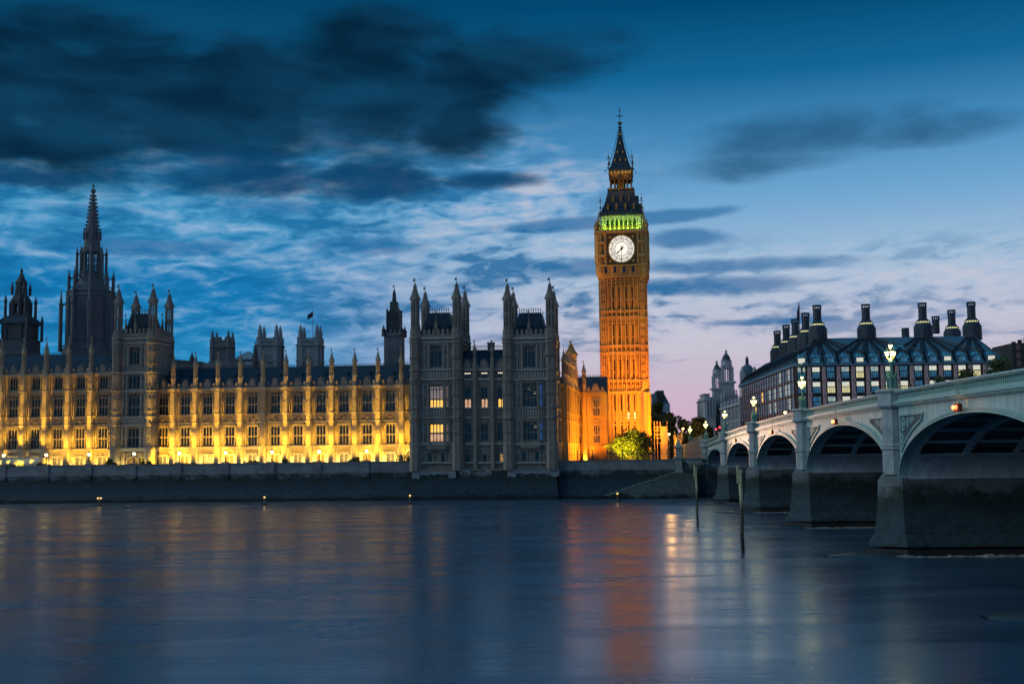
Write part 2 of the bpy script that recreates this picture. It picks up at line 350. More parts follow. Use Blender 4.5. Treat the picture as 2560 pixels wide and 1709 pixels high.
# ------------------------------------------------------------------ builders for gothic walls
def holes_wall(mb, u0, u1, z0, z1, holes, v=0.0, dep=.55):
    us = sorted({u0, u1, *[h[0] for h in holes], *[h[1] for h in holes]}); zs = sorted({z0, z1, *[h[2] for h in holes], *[h[3] for h in holes]})
    for a, b in zip(us, us[1:]):
        for c, d in zip(zs, zs[1:]):
            mu, mz = (a + b) / 2, (c + d) / 2
            if any(h[0] < mu < h[1] and h[2] < mz < h[3] for h in holes): continue
            mb.add([(a, v, c), (b, v, c), (b, v, d), (a, v, d)], [(0, 1, 2, 3)])
    for a, b, c, d in holes:
        w = v + dep
        mb.add([(a, v, c), (b, v, c), (b, v, d), (a, v, d), (a, w, c), (b, w, c), (b, w, d), (a, w, d)], [(0, 1, 5, 4), (1, 2, 6, 5), (2, 3, 7, 6), (3, 0, 4, 7)])
def arch_head(mb, a, b, zs, z1, y0, y1):
    """the two solid corners left by a pointed arch in the top of a light"""
    m = (a + b) / 2; h = z1 - .04 - zs; n = 4
    for s in (0, 1):
        e = a if s == 0 else b
        arc = [(e + (m - e) * (1 - math.cos(k / n * math.pi / 2)), zs + h * math.sin(k / n * math.pi / 2)) for k in range(n + 1)]
        mb.yprism(arc + [(m, z1), (e, z1)], y0, y1)
def tracery(w, h, nl, tr=(), mw=.15, y0=.12, y1=.36, heads=True, topgrid=0.0, fw=.12):
    mb = MB(); a, b = -w / 2, w / 2
    mb.box(a, a + fw, y0 - .05, y1, 0, h); mb.box(b - fw, b, y0 - .05, y1, 0, h); mb.box(a + fw, b - fw, y0 - .05, y1, h - fw, h); mb.box(a + fw, b - fw, y0 - .08, y1, 0, .1)
    lw = (w - 2 * fw) / nl; tiers = [.1, *tr, h - fw - topgrid]
    for k in range(1, nl): x = a + fw + k * lw; mb.box(x - mw / 2, x + mw / 2, y0, y1 - .01, .1, h - fw)
    for k in range(nl):
        c, d = a + fw + k * lw + (mw / 2 if k else 0), a + fw + (k + 1) * lw - (mw / 2 if k < nl - 1 else 0)
        for q, z in enumerate(tr): mb.box(c, d, y0 + .01, y1 - .02, z - .09, z + .09)
        if heads:
            for q, z in enumerate(tiers[1:]):
                zt = z - (.09 if q < len(tiers) - 2 else 0); arch_head(mb, c, d, zt - (d - c) * .8, zt, y0 + .03, y1 - .04)
        if topgrid:
            z = h - fw - topgrid; mb.box(c, d, y0 + .02, y1 - .03, z, z + .1)
            m = (c + d) / 2; mb.box(m - .05, m + .05, y0 + .02, y1 - .03, z + .1, h - fw)
            arch_head(mb, c, m - .05, h - fw - .3, h - fw, y0 + .04, y1 - .05); arch_head(mb, m + .05, d, h - fw - .3, h - fw, y0 + .04, y1 - .05)
    return mb
def pane(w, h, y=.40): return MB().box(-w / 2, w / 2, y, y + .12, 0, h)
_wc = {}
def window(t, u, v, z, w, h, nl, tr=(), mat=None, stone=STONE_L, topgrid=0.0, heads=True, rz=0, mw=.15):
    key = (round(w, 2), round(h, 2), nl, tuple(round(q, 2) for q in tr), stone.name, topgrid, heads, mw)
    if key not in _wc: _wc[key] = (tracery(w, h, nl, tr, mw, topgrid=topgrid, heads=heads).mesh('window', stone), {})
    me, ps = _wc[key]; mat = mat or GLASS
    if mat.name not in ps: ps[mat.name] = pane(w, h).mesh('pane', mat)
    o = t.inst('window', me, u, v, z, rz=rz); link('pane', ps[mat.name], o); return o
def crockets(mb, cx, cy, prof, n=8, s=.16, step=.55):
    z0, z1 = prof[0][1], prof[-1][1]; z = z0 + step * .4
    while z < z1 - step * .5:
        for (ra, za), (rb, zb) in zip(prof, prof[1:]):
            if za <= z <= zb: r = ra + (rb - ra) * (z - za) / max(zb - za, 1e-6)
        for k in range(0, n, 2):
            a = math.pi / n + 2 * math.pi * k / n; x, y = cx + (r + s * .35) * math.cos(a), cy + (r + s * .35) * math.sin(a)
            mb.cbox(x, y, z - s * .5, z + s * .7, s, s)
        z += step
def pinnacle_mb(zp, zc, zt, r=.46, ped=0.0, vane=True, slots=True):
    """octagonal pinnacle: pedestal (0..ped), slotted shaft up to zc, crocketed cone and vane up to zt"""
    mb = MB()
    if ped: mb.lathe(0, 0, [(r * 1.12, 0), (r * 1.12, ped - .25), (r * 1.32, ped - .2), (r * 1.32, ped), (r, ped + .02)])
    mb.lathe(0, 0, [(r * .72, ped), (r * .72, zc)])
    for k in range(8):
        a = math.pi / 8 + k * math.pi / 4; mb.lathe(r * .9 * math.cos(a), r * .9 * math.sin(a), [(r * .2, ped), (r * .2, zc)], 4)
    mb.lathe(0, 0, [(r * 1.0, ped), (r * 1.0, ped + .35)]); mb.lathe(0, 0, [(r * 1.0, zc - .5), (r * 1.2, zc - .1), (r * 1.25, zc), (r * 1.15, zc + .12)])
    H = zt - zc; pr = [(r * 1.1, zc + .1), (r * .95, zc + H * .12), (r * .58, zc + H * .28), (r * .3, zc + H * .46), (.06, zc + H * .72)]
    mb.lathe(0, 0, pr); crockets(mb, 0, 0, pr, 8, r * .36, H * .12)
    mb.ball((0, 0, zc + H * .73), r * .26, 6); mb.tube((0, 0, zc + H * .7), (0, 0, zt), .05, 5)
    if vane: mb.box(-.28, 0, -.03, .03, zt - .55, zt - .12)
    return mb
def turret_mb(r, zs, zc, zt, open_=True, tiers=1):
    """tower turret: solid octagon 0..zs, open belfry zs..zc, ogee cap to zt"""
    mb = MB(); mb.lathe(0, 0, [(r * 1.28, 0), (r * 1.28, zs - .5), (r, zs - .2), (r, zs)])
    for k in range(8):
        a = math.pi / 8 + k * math.pi / 4; mb.lathe(r * .97 * math.cos(a), r * .97 * math.sin(a), [(r * .12, 0), (r * .12, zc)], 4)
    h = (zc - zs) / tiers
    for q in range(tiers):
        z = zs + q * h; mb.lathe(0, 0, [(r * 1.05, z - .15), (r * 1.18, z), (r * 1.05, z + .2)])
        mb.lathe(0, 0, [(r * .98, z + h * .82), (r * .98, z + h)])
        if not open_: mb.lathe(0, 0, [(r * .78, z), (r * .78, z + h)])
        for k in range(8):
            a = math.pi / 8 + k * math.pi / 4; mb.lathe(r * .84 * math.cos(a), r * .84 * math.sin(a), [(r * .26, z), (r * .26, z + h)], 4)
    H = zt - zc; pr = [(r * 1.12, zc), (r * 1.12, zc + .2), (r * .92, zc + H * .13), (r * .52, zc + H * .3), (r * .26, zc + H * .5), (.08, zc + H * .74)]
    mb.lathe(0, 0, pr); crockets(mb, 0, 0, pr, 8, r * .3, H * .085)
    mb.ball((0, 0, zc + H * .72), r * .24, 6); mb.tube((0, 0, zc + H * .7), (0, 0, zt), .06, 5); mb.box(-.42, 0, -.03, .03, zt - .75, zt - .2)
    return mb
def cresting(mb, u0, u1, v, z, h=.75, step=.5):
    n = max(1, int((u1 - u0) / step)); mb.box(u0, u1, v - .03, v + .03, z, z + .08); mb.box(u0, u1, v - .03, v + .03, z + h * .5, z + h * .5 + .06)
    for i in range(n + 1):
        u = u0 + (u1 - u0) * i / n; mb.box(u - .05, u + .05, v - .04, v + .04, z, z + h); mb.box(u - .14, u + .14, v - .03, v + .03, z + h * .7, z + h * .82)
def battlement(mb, u0, u1, v, z, h=.9, w=.75, d=.3, gable=None):
    n = max(1, round((u1 - u0) / (w * 2))); s = (u1 - u0) / n
    mb.box(u0, u1, v, v + d, z, z + h * .45)
    for i in range(n):
        a = u0 + i * s + s * .22; mb.box(a, a + s * .56, v - .03, v + d + .03, z + h * .45, z + h)
        mb.yprism([(a - .05, z + h), (a + s * .56 + .05, z + h), (a + s * .28, z + h + .3)], v - .04, v + d + .04)
    if gable:
        m = (u0 + u1) / 2; mb.yprism([(m - gable, z), (m + gable, z), (m + gable * .8, z + h * 1.1), (m + .25, z + h * 2.0), (m, z + h * 2.3), (m - .25, z + h * 2.0), (m - gable * .8, z + h * 1.1)], v - .08, v + d + .1)
        for q in (-gable, gable): mb.lathe(m + q, v + d / 2, [(.18, z), (.18, z + h * 1.4), (.03, z + h * 2.3)], 4)
def shield_mb(w, h):
    """carved arms: shield under a crown between two beasts, in a sunk panel"""
    mb = MB(); s = h / 1.6
    mb.yprism([(-.3 * s, .95 * s), (.3 * s, .95 * s), (.28 * s, .5 * s), (0, .2 * s), (-.28 * s, .5 * s)], -.2, .0)
    mb.lathe(0, -.05, [(.2 * s, 1.0 * s), (.3 * s, 1.12 * s), (.26 * s, 1.3 * s), (.08 * s, 1.42 * s)], 6)
    for k in (-1, 1):
        for (x, z, r) in ((.55, .45, .17), (.62, .72, .2), (.52, 1.0, .15), (.72, 1.18, .13), (.86, .35, .12), (.9, .85, .09), (.45, .2, .12)):
            mb.ball((k * x * s * 1.0, -.04, z * s), r * s, 6)
        mb.tube((k * .85 * s, -.04, .2 * s), (k * 1.0 * s, -.06, 1.2 * s), .07 * s, 5)
    mb.tube((-.7 * s, -.06, .12 * s), (.7 * s, -.06, .12 * s), .09 * s, 5)
    return mb
def door_mb(w, h):
    mb = MB(); a = w / 2
    mb.box(-a - .22, -a, -.12, .3, 0, h); mb.box(a, a + .22, -.12, .3, 0, h); mb.box(-a - .22, a + .22, -.14, .3, h, h + .22)
    mb.box(-a - .45, a + .45, -.3, .1, h + .22, h + .4); mb.box(-a - .45, -a - .3, -.3, .1, h - .25, h + .22); mb.box(a + .3, a + .45, -.3, .1, h - .25, h + .22)
    mb.box(-.07, .07, -.02, .25, 0, h); mb.box(-a, -.07, .0, .2, 0, h * .22); mb.box(.07, a, .0, .2, 0, h * .22)
    arch_head(mb, -a, -.07, h - a * .9, h, .02, .22); arch_head(mb, .07, a, h - a * .9, h, .02, .22)
    return mb

def gothic_wing(t, piers, rows, panel, strings, cornice, ridge, zc, zt, zped, zlow, doors, ends, depth=13, panes=None, door_panes=None, arms=True, endpiers=True, stone=STONE):
    """one long range: bays between projecting buttresses"""
    u0, u1 = ends; bays = [(a, b) for a, b in zip(piers, piers[1:])]
    if u0 < piers[0] - 1.5: bays.insert(0, (u0 - .2, piers[0]))
    if u1 > piers[-1] + 1.5: bays.append((piers[-1], u1 + .2))
    holes = []; bw = min(b - a for a, b in (bays[1:-1] or bays))
    mids = [(a + b) / 2 for a, b in bays]; mids = [m for m in mids if u0 + 1.1 < m < u1 - 1.1]
    for m in mids:
        for (s, tr, tp, w, nl, tg) in rows: holes.append((m - w / 2, m + w / 2, s, tp))
        if doors: holes.append((m - .85, m + .85, zlow, zlow + doors))
        if panel: holes.append((m - 1.15, m + 1.15, panel[0] + .12, panel[1] - .12))
    wall = MB(); holes_wall(wall, u0, u1, zlow - .1, cornice, holes)
    wall.add([(u0, 0, zlow), (u0, depth, zlow), (u0, depth, cornice), (u0, 0, cornice)], [(0, 1, 2, 3)])
    wall.add([(u1, 0, zlow), (u1, depth, zlow), (u1, depth, cornice), (u1, 0, cornice)], [(0, 1, 2, 3)])
    wall.add([(u0, depth, zlow), (u1, depth, zlow), (u1, depth, cornice), (u0, depth, cornice)], [(0, 1, 2, 3)])
    if panel:
        for m in mids: wall.box(m - 1.2, m + 1.2, .22, .5, panel[0] + .05, panel[1] - .05)
    t.put('wall', wall, stone)
    for z, hh, pr in strings: t.put('string_course', MB().box(u0, u1, -pr, .0, z, z + hh), stone)
    sm = MB()
    sm.box(u0, u1, -.55, 0, cornice - .3, cornice + .12); sm.box(u0, u1, -.32, 0, cornice - .62, cornice - .3)
    n = int((u1 - u0) / .55)
    for i in range(n): a = u0 + (i + .25) * (u1 - u0) / n; sm.box(a, a + .24, -.45, -.32, cornice - .55, cornice - .32)
    t.put('cornice', sm, stone)
    # buttresses share one mesh; heights are relative to the terrace
    b = MB(); pw = .6; pts = lambda w, d: [(-w, .02), (-w, -d * .62), (-w * .66, -d), (w * .66, -d), (w, -d * .62), (w, .02)]
    b.zprism(pts(pw + .12, 1.45), zlow - .1, strings[0][0]); b.zprism(pts(pw, 1.25), strings[0][0], cornice + .1)
    for z, hh, pr in strings: b.zprism(pts(pw + .14, 1.25 + .16), z, z + hh)
    b.zprism(pts(pw + .2, 1.45), cornice - .35, cornice + .14)
    zz = [strings[0][0] + .3, *[q[0] for q in strings[1:]], cornice - .4]
    for a_, b_ in zip(zz, zz[1:]):
        for x in (-.42, -.14, .14, .42): b.box(x - .035, x + .035, -1.31, -1.23, a_ + .35, b_ - .15)
        for x in (-.28, 0, .28): b.box(x - .13, x + .13, -1.32, -1.24, b_ - .5, b_ - .32)
        b.box(-.5, .5, -1.36, -1.2, a_ + (b_ - a_) * .5, a_ + (b_ - a_) * .5 + .09)
    bme = b.mesh('buttress', stone)
    pin = pinnacle_mb(0, zc - cornice - .1, zt - cornice - .1, .47, zped - cornice - .1).mesh('pinnacle', STONE_L)
    for p in piers:
        t.inst('buttress', bme, p, 0, 0); t.inst('pinnacle', pin, p, -.7, cornice + .12)
    # blind panelling and statues beside each window
    nm = MB()
    for (s, tr, tp, w, nl, tg) in rows:
        for k in (-1, 1):
            x = k * (w / 2 + .22); nm.box(x - .08, x + .08, -.34, 0, s - .2, tp + .2)
            x2 = k * (bw / 2 - .78); nm.box(x2 - .07, x2 + .07, -.55, 0, s - .2, tp + .2)
            xm = (x + x2) / 2; sw = abs(x2 - x) - .16; mz = s + (tp - s) * .45
            nm.box(xm - sw / 2, xm + sw / 2, -.28, -.02, mz - .1, mz + .1); nm.lathe(xm, -.16, [(.12, mz + .1), (.17, mz + .6), (.13, mz + .95), (.05, mz + 1.0), (.11, mz + 1.12), (.02, mz + 1.3)], 6)
            nm.lathe(xm, -.15, [(.24, mz + 1.45), (.2, mz + 1.7), (.03, mz + 2.3)], 6)
            arch_head(nm, min(x, x2) + .07, max(x, x2) - .07, tp - .4, tp + .05, -.12, -.01); nm.box(xm - .03, xm + .03, -.08, 0, s, mz - .1)
        nm.box(-bw / 2 + .7, bw / 2 - .7, -.22, 0, tp + .14, tp + .26)
    nme = nm.mesh('statue_niche', STONE_L)
    sh = shield_mb(2.2, panel[1] - panel[0] - .3).mesh('carved_arms', STONE_L) if panel and arms else None
    dm = door_mb(1.7, doors).mesh('door', STONE_L) if doors else None
    for i, m in enumerate(mids):
        t.inst('statue_niche', nme, m, 0, 0)
        for q, (s, tr, tp, w, nl, tg) in enumerate(rows):
            window(t, m, .1, s, w, tp - s, nl, tuple(z - s for z in tr), (panes(i, q) if panes else None), topgrid=tg)
        if sh: t.inst('carved_arms', sh, m, .16, panel[0] + .15)
        if dm:
            o = t.inst('door', dm, m, .05, zlow); pm = door_panes(i) if door_panes else GLASS
            link('pane', pane(1.7, doors, .24).mesh('pane', pm), o)
    par = MB()
    for a, b_ in bays:
        a2, b2 = max(a, u0) + .5, min(b_, u1) - .5
        if b2 - a2 > .8: battlement(par, a2, b2, -.3, cornice + .12, .95, .55, .28, .55 if b2 - a2 > 2.5 else None)
    t.put('parapet', par, PARAPET)
    rf = MB(); zr0 = cornice + .35; vr = depth * .5
    rf.add([(u0, .35, zr0), (u1, .35, zr0), (u1, vr, ridge), (u0, vr, ridge), (u0, depth - .2, zr0), (u1, depth - .2, zr0)], [(0, 1, 2, 3), (3, 2, 5, 4), (0, 3, 4), (1, 5, 2)])
    for a, b_ in bays:
        m = (a + b_) / 2
        if u0 + .6 < m < u1 - .6:
            k = .55; v_, z_ = .35 + (vr - .35) * k, zr0 + (ridge - zr0) * k
            rf.box(m - .16, m + .16, v_ - .55, v_ + .3, z_ - .1, z_ + .3); rf.yprism([(m - .22, z_ + .3), (m + .22, z_ + .3), (m, z_ + .6)], v_ - .6, v_ + .4)
    ro = t.put('roof', rf, SLATE)
    cr = MB(); cresting(cr, u0 + .2, u1 - .2, vr, ridge - .02, .55, .55); t.put('ridge_cresting', cr, CAST, ro)

# ------------------------------------------------------------------ the palace: river wall, ranges and pavilion share the line of the embankment
FV = 10.3                                         # terrace depth: ranges stand this far behind the river wall
FRNG = Fr(*FWALL.w(0, FV).xy, FWALL.phi); FRNL = Fr(*FWALL.w(0, FV - .6).xy, FWALL.phi)      # faces of the ranges
U = lambda px, py=1060, v=FV: FWALL.uz(px, py, v)[0]
Zf = lambda py, px=717, v=FV: FWALL.uz(px, py, v)[1]
tag(link('terrace_pavement', MB().add([tuple(FWALL.w(u, v, 6.55)) for u, v in ((-400, .6), (8, .6), (8, 11.5), (-400, 11.5))], [(0, 1, 2, 3)]).mesh('terrace_pavement', PAVE)), kind='structure')

def river_wall(name, label, u0, u1, top, band, piers, v0=0.0, mat=RWALL, extra=None):
    t = T(name, label, 'river wall', FWALL, (u0 + u1) / 2, v0, 0)
    m = MB(); m.loft([[(u0, v0 - .9, -2), (u1, v0 - .9, -2), (u1, v0 + .6, -2), (u0, v0 + .6, -2)], [(u0, v0 - .9, .5), (u1, v0 - .9, .5), (u1, v0 + .6, .5), (u0, v0 + .6, .5)],
                      [(u0, v0 - .35, 2.2), (u1, v0 - .35, 2.2), (u1, v0 + .6, 2.2), (u0, v0 + .6, 2.2)], [(u0, v0, 5.2), (u1, v0, 5.2), (u1, v0 + .6, 5.2), (u0, v0 + .6, 5.2)],
                      [(u0, v0, top), (u1, v0, top), (u1, v0 + .6, top), (u0, v0 + .6, top)]])
    t.put('wall', m, mat)
    b = MB(); b.box(u0, u1, v0 - .3, v0, band - .3, band); b.box(u0, u1, v0 - .16, v0, band - .55, band - .3)
    t.put('string_course', b, mat)
    c = MB(); c.box(u0, u1, v0 - .14, v0 + .72, top, top + .16); t.put('coping', c, PARAPET)
    if piers:
        q = MB().box(-.75, .75, -.28, .0, 4.6, top + .02).box(-.85, .85, -.36, .76, top + .18, top + .42).box(-.9, .9, -.4, 0, band - .34, band + .06).mesh('pier', mat)
        for p in piers: t.inst('pier', q, p, v0, 0)
    return t
wtop = FWALL.uz(600, 1159, 0)[1]
wp = [FWALL.uz(p, 1175, 0)[0] for p in (6.6, 114, 221, 332, 445, 563, 678, 794, 914)]
UPL, UPR = FWALL.uz(1033, 1100, -.6)[0], FWALL.uz(1386, 1100, -.6)[0]
river_wall('river_wall', 'long dark granite terrace wall with tide-stained foot below the floodlit ranges', -330, UPL - .02, wtop, FWALL.uz(600, 1181, 0)[1], [wp[0] - 10 * k for k in range(8, 0, -1)] + wp)

# --- long right range
pr = [U(p) for p in (435, 490, 545.9, 602.1, 658.8, 715.8, 772.9, 830.2, 888.1, 946.6, 1005.4)]
st = (pr[-1] - pr[0]) / 10; pr = [pr[0] + st * k + (pr[k] - pr[0] - st * k) * .6 for k in range(11)]
ZL = 6.55
UTR = U(383, 1060)
t = T('palace_range', 'long two-storey floodlit gothic palace range between the turreted tower and the dark pavilion', 'palace', FRNG, -50, 0, ZL)
def pr_pane(i, q): return GLASS_S if (q == 0 and i >= 6) else GLASS
def pr_door(i): return WARM if i in (2,) else (DIMW if i % 2 == 0 else WOOD)
gothic_wing(t, pr, [(Zf(1033), (Zf(1008),), Zf(976.8), 2.2, 3, .75), (Zf(1112), (Zf(1088),), Zf(1062), 2.2, 3, 0)], (Zf(1054.5), Zf(1036)),
            [(Zf(1121), Zf(1113.4) - Zf(1121), .35), (Zf(1056), .3, .2), (Zf(1034.8), .28, .2)], Zf(968.7), Zf(911.6), Zf(907), Zf(874), Zf(941), ZL, Zf(1135) - ZL, (UTR, UPL + 3), panes=pr_pane, door_panes=pr_door)
# --- left, taller range
FL = FV - .6
UL = lambda px: U(px, 1060, FL); ZfL = lambda py: Zf(py, 130, FL)
pl = [UL(p) for p in (3.9, 60, 116.3, 172.5, 228.5)]; s0 = (pl[-1] - pl[0]) / 4; pl = [pl[0] - s0 * k for k in range(4, 0, -1)] + [pl[0] + s0 * k for k in range(5)]
t = T('palace_range', 'taller three-storey floodlit gothic palace range with the awning at its foot', 'palace', FRNL, -108, 0, ZL)
gothic_wing(t, pl, [(ZfL(974), (), ZfL(943), 2.0, 3, 0), (ZfL(1043), (ZfL(1017),), ZfL(986), 2.2, 3, .75), (ZfL(1121), (ZfL(1097),), ZfL(1070), 2.2, 3, 0)], (ZfL(1064), ZfL(1046)),
            [(ZfL(1130), ZfL(1122.5) - ZfL(1130), .35), (ZfL(1066), .3, .2), (ZfL(1044.5), .28, .2), (ZfL(981), .3, .25)], ZfL(936), ZfL(880), ZfL(880), ZfL(843), ZfL(912), ZL, ZfL(1143) - ZL, (pl[0] - 2, U(286, 1060)), door_panes=lambda i: DIMW)

# --- square turreted tower between the ranges
def square_tower(t, u0, u1, v0, dep, zb, zc, rows, strings, turr, zpar, roof_top, tm, fronts=1, stone=STONE, low=None, panes=None, sidewins=True):
    um = (u0 + u1) / 2; vm = v0 + dep / 2; hw = (u1 - u0) / 2
    holes = [(um - w / 2, um + w / 2, s, tp) for (s, tr, tp, w, nl, tg) in rows]
    wall = MB(); holes_wall(wall, u0, u1, zb, zc, holes, v0)
    n0 = len(wall.v); wall.box(u0, u1, v0 + .9, v0 + dep, zb, zc)
    for u in (u0, u1): wall.add([(u, v0, zb), (u, v0 + .9, zb), (u, v0 + .9, zc), (u, v0, zc)], [(0, 1, 2, 3)])
    t.put('wall', wall, stone)
    for z, hh, prj in strings:
        c = MB().loft([[(u0, v0 + dep, q), (u0 - prj, v0 + dep, q), (u0 - prj, v0 - prj, q), (u1 + prj, v0 - prj, q), (u1 + prj, v0 + dep, q), (u1, v0 + dep, q), (u1, v0, q), (u0, v0, q)] for q in (z, z + hh)])
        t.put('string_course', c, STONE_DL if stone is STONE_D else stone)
    p = MB(); battlement(p, u0 + 1, u1 - 1, v0 - .2, zc, zpar - zc, .5, .35, None)
    q = MB(); battlement(q, 1, dep - 1, 0, zc, zpar - zc, .5, .35, None); p.add([(u1 + .2 - y, v0 + x, z) for x, y, z in q.v], q.f); p.add([(u0 - .2 + y, v0 + x, z) for x, y, z in q.v], q.f)
    t.put('parapet', p, PARAPET)
    bm = MB(); bm.lathe(0, 0, [(1.3, zb), (1.3, low or zb + 4), (1.1, (low or zb + 4) + .1), (1.1, zc + .2)])
    for z, hh, prj in strings: bm.lathe(0, 0, [(1.1, z - .12), (1.32, z), (1.32, z + hh), (1.1, z + hh + .1)])
    for k in range(8):
        a = math.pi / 8 + k * math.pi / 4; bm.lathe(1.08 * math.cos(a), 1.08 * math.sin(a), [(.11, zb), (.11, zc)], 4)
    z = zb + 5
    while z < zc - 2:
        for k in range(8): a = k * math.pi / 4; bm.cbox(1.0 * math.cos(a), 1.0 * math.sin(a), z, z + .25, .5, .5)
        z += 2.6
    bme = bm.mesh('corner_buttress', stone); tme = tm.mesh('turret', stone if stone is not STONE else STONE_D)
    for (u, v) in ((u0 + .5, v0 + .1), (u1 - .5, v0 + .1), (u1 - .5, v0 + dep - .1), (u0 + .5, v0 + dep - .1)):
        t.inst('corner_buttress', bme, u, v, 0); t.inst('turret', tme, u, v, turr)
    rf = MB(); h2 = hw - 1.2
    rf.loft([[(u0 + 1.2, v0 + 1.2, zc), (u1 - 1.2, v0 + 1.2, zc), (u1 - 1.2, v0 + dep - 1.2, zc), (u0 + 1.2, v0 + dep - 1.2, zc)],
             [(um - h2 * .62, vm - dep * .26, roof_top), (um + h2 * .62, vm - dep * .26, roof_top), (um + h2 * .62, vm + dep * .26, roof_top), (um - h2 * .62, vm + dep * .26, roof_top)]])
    for k in (-1, 0, 1):
        rf.box(um + k * h2 * .5 - .3, um + k * h2 * .5 + .3, v0 + 1.3, v0 + 2.4, zc + (roof_top - zc) * .25, zc + (roof_top - zc) * .5)
    ro = t.put('roof', rf, SLATE)
    cr = MB(); cresting(cr, um - h2 * .6, um + h2 * .6, vm - dep * .25, roof_top - .02, 1.1, .45); cresting(cr, um - h2 * .6, um + h2 * .6, vm + dep * .25, roof_top - .02, 1.1, .45); t.put('ridge_cresting', cr, CAST, ro)
    pin = pinnacle_mb(zc + 2.2, zc + 3.2, zc + 6.2, .3, .0); pin.v = [(x, y, z) for x, y, z in pin.v]
    pm = pinnacle_mb(0, 2.2, 5.6, .32).mesh('pinnacle', STONE_D)
    for u, v in ((um, v0 + .1), (u1 - .2, vm), (u0 + .2, vm)): t.inst('pinnacle', pm, u, v, zc + .1)
    for q, (s, tr, tp, w, nl, tg) in enumerate(rows):
        window(t, um, v0 + .1, s, w, tp - s, nl, tuple(z - s for z in tr), panes(q) if panes else None, topgrid=tg, stone=STONE_D if stone is not STONE else STONE_L)
    side = MB()
    for (s, tr, tp, w, nl, tg) in rows:
        for k in (-1, 1):
            for x in (w / 2 + .35, w / 2 + 1.3):
                side.box(um + k * x - .09, um + k * x + .09, v0 - .22, v0, s - .3, tp + .3)
            side.box(um + k * (w / 2 + .83) - .35, um + k * (w / 2 + .83) + .35, v0 - .2, v0, (s + tp) / 2 - .08, (s + tp) / 2 + .08)
            arch_head(side, um + k * (w / 2 + .83) - .38, um + k * (w / 2 + .83) + .38, tp - .3, tp + .2, v0 - .12, v0 - .01)
        side.box(um - w / 2 - 1.4, um + w / 2 + 1.4, v0 - .25, v0, tp + .3, tp + .42)
    if stone is STONE_D:
        zs_ = sorted(q[0] for q in strings); rnd = random.Random(int(um * 7))
        for za, zb2 in zip(zs_, zs_[1:]):
            if zb2 - za < 2.2: 
                x = u0 + 1.7
                while x < u1 - 1.6: side.box(x - .16, x + .16, v0 - .1, v0, za + .55, zb2 - .15); x += .55
                continue
            x = u0 + 1.75
            while x < u1 - 1.7:
                if abs(x - um) > 2.45:
                    side.box(x - .05, x + .05, v0 - .16, v0, za + .5, zb2 - .05); arch_head(side, x + .04, x + .51, zb2 - .55, zb2 - .08, v0 - .1, v0 - .005)
                    if zb2 - za > 3.5: zq = za + (zb2 - za) * .5; side.box(x, x + .55, v0 - .13, v0, zq - .06, zq + .06); side.lathe(x + .27, v0 - .1, [(.1, zq + .06), (.15, zq + .5), (.1, zq + .9), (.1, zq + 1.1), (.02, zq + 1.3)], 6)
                x += .55
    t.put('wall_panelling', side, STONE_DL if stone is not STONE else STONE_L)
    return um, vm
v0 = FV - 2.6
tz = lambda py: Zf(py, 335, v0); tu = lambda px: U(px, 1060, v0)
t = T('palace_tower', 'square palace tower with four pinnacled turrets, half floodlit, between the two ranges', 'tower', FWALL, tu(335), v0, ZL)
a0, a1 = tu(285), tu(383)
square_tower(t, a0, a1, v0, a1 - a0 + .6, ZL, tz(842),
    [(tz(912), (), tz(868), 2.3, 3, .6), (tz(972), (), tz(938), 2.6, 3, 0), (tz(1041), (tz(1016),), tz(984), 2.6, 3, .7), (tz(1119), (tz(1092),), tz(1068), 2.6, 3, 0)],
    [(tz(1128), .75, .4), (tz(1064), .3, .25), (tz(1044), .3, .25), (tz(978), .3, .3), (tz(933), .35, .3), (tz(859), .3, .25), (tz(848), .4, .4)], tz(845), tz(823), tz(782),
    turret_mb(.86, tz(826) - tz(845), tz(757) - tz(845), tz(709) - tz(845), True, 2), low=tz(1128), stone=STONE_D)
# arched doorway at the tower's foot
d = MB(); um = (a0 + a1) / 2; zt = tz(1140)
d.ring_y(um, zt - 1.55, 1.25, 1.6, v0 - .25, v0 + .1, 24); d.box(um - 2.1, um - 1.75, v0 - .3, v0 - .02, ZL, zt + .5); d.box(um + 1.75, um + 2.1, v0 - .3, v0 - .02, ZL, zt + .5); d.box(um - 2.3, um + 2.3, v0 - .4, v0 - .02, zt + .5, zt + .75)
dr = t.put('doorway', d, STONE_L); w = MB(); w.yprism([(um + 1.25 * math.cos(k * math.pi / 12), zt - 1.55 + 1.25 * math.sin(k * math.pi / 12)) for k in range(13)] + [(um - 1.25, ZL), (um + 1.25, ZL)], v0 - .06, v0 - .01); t.put('door_leaf', w, WOOD, dr)

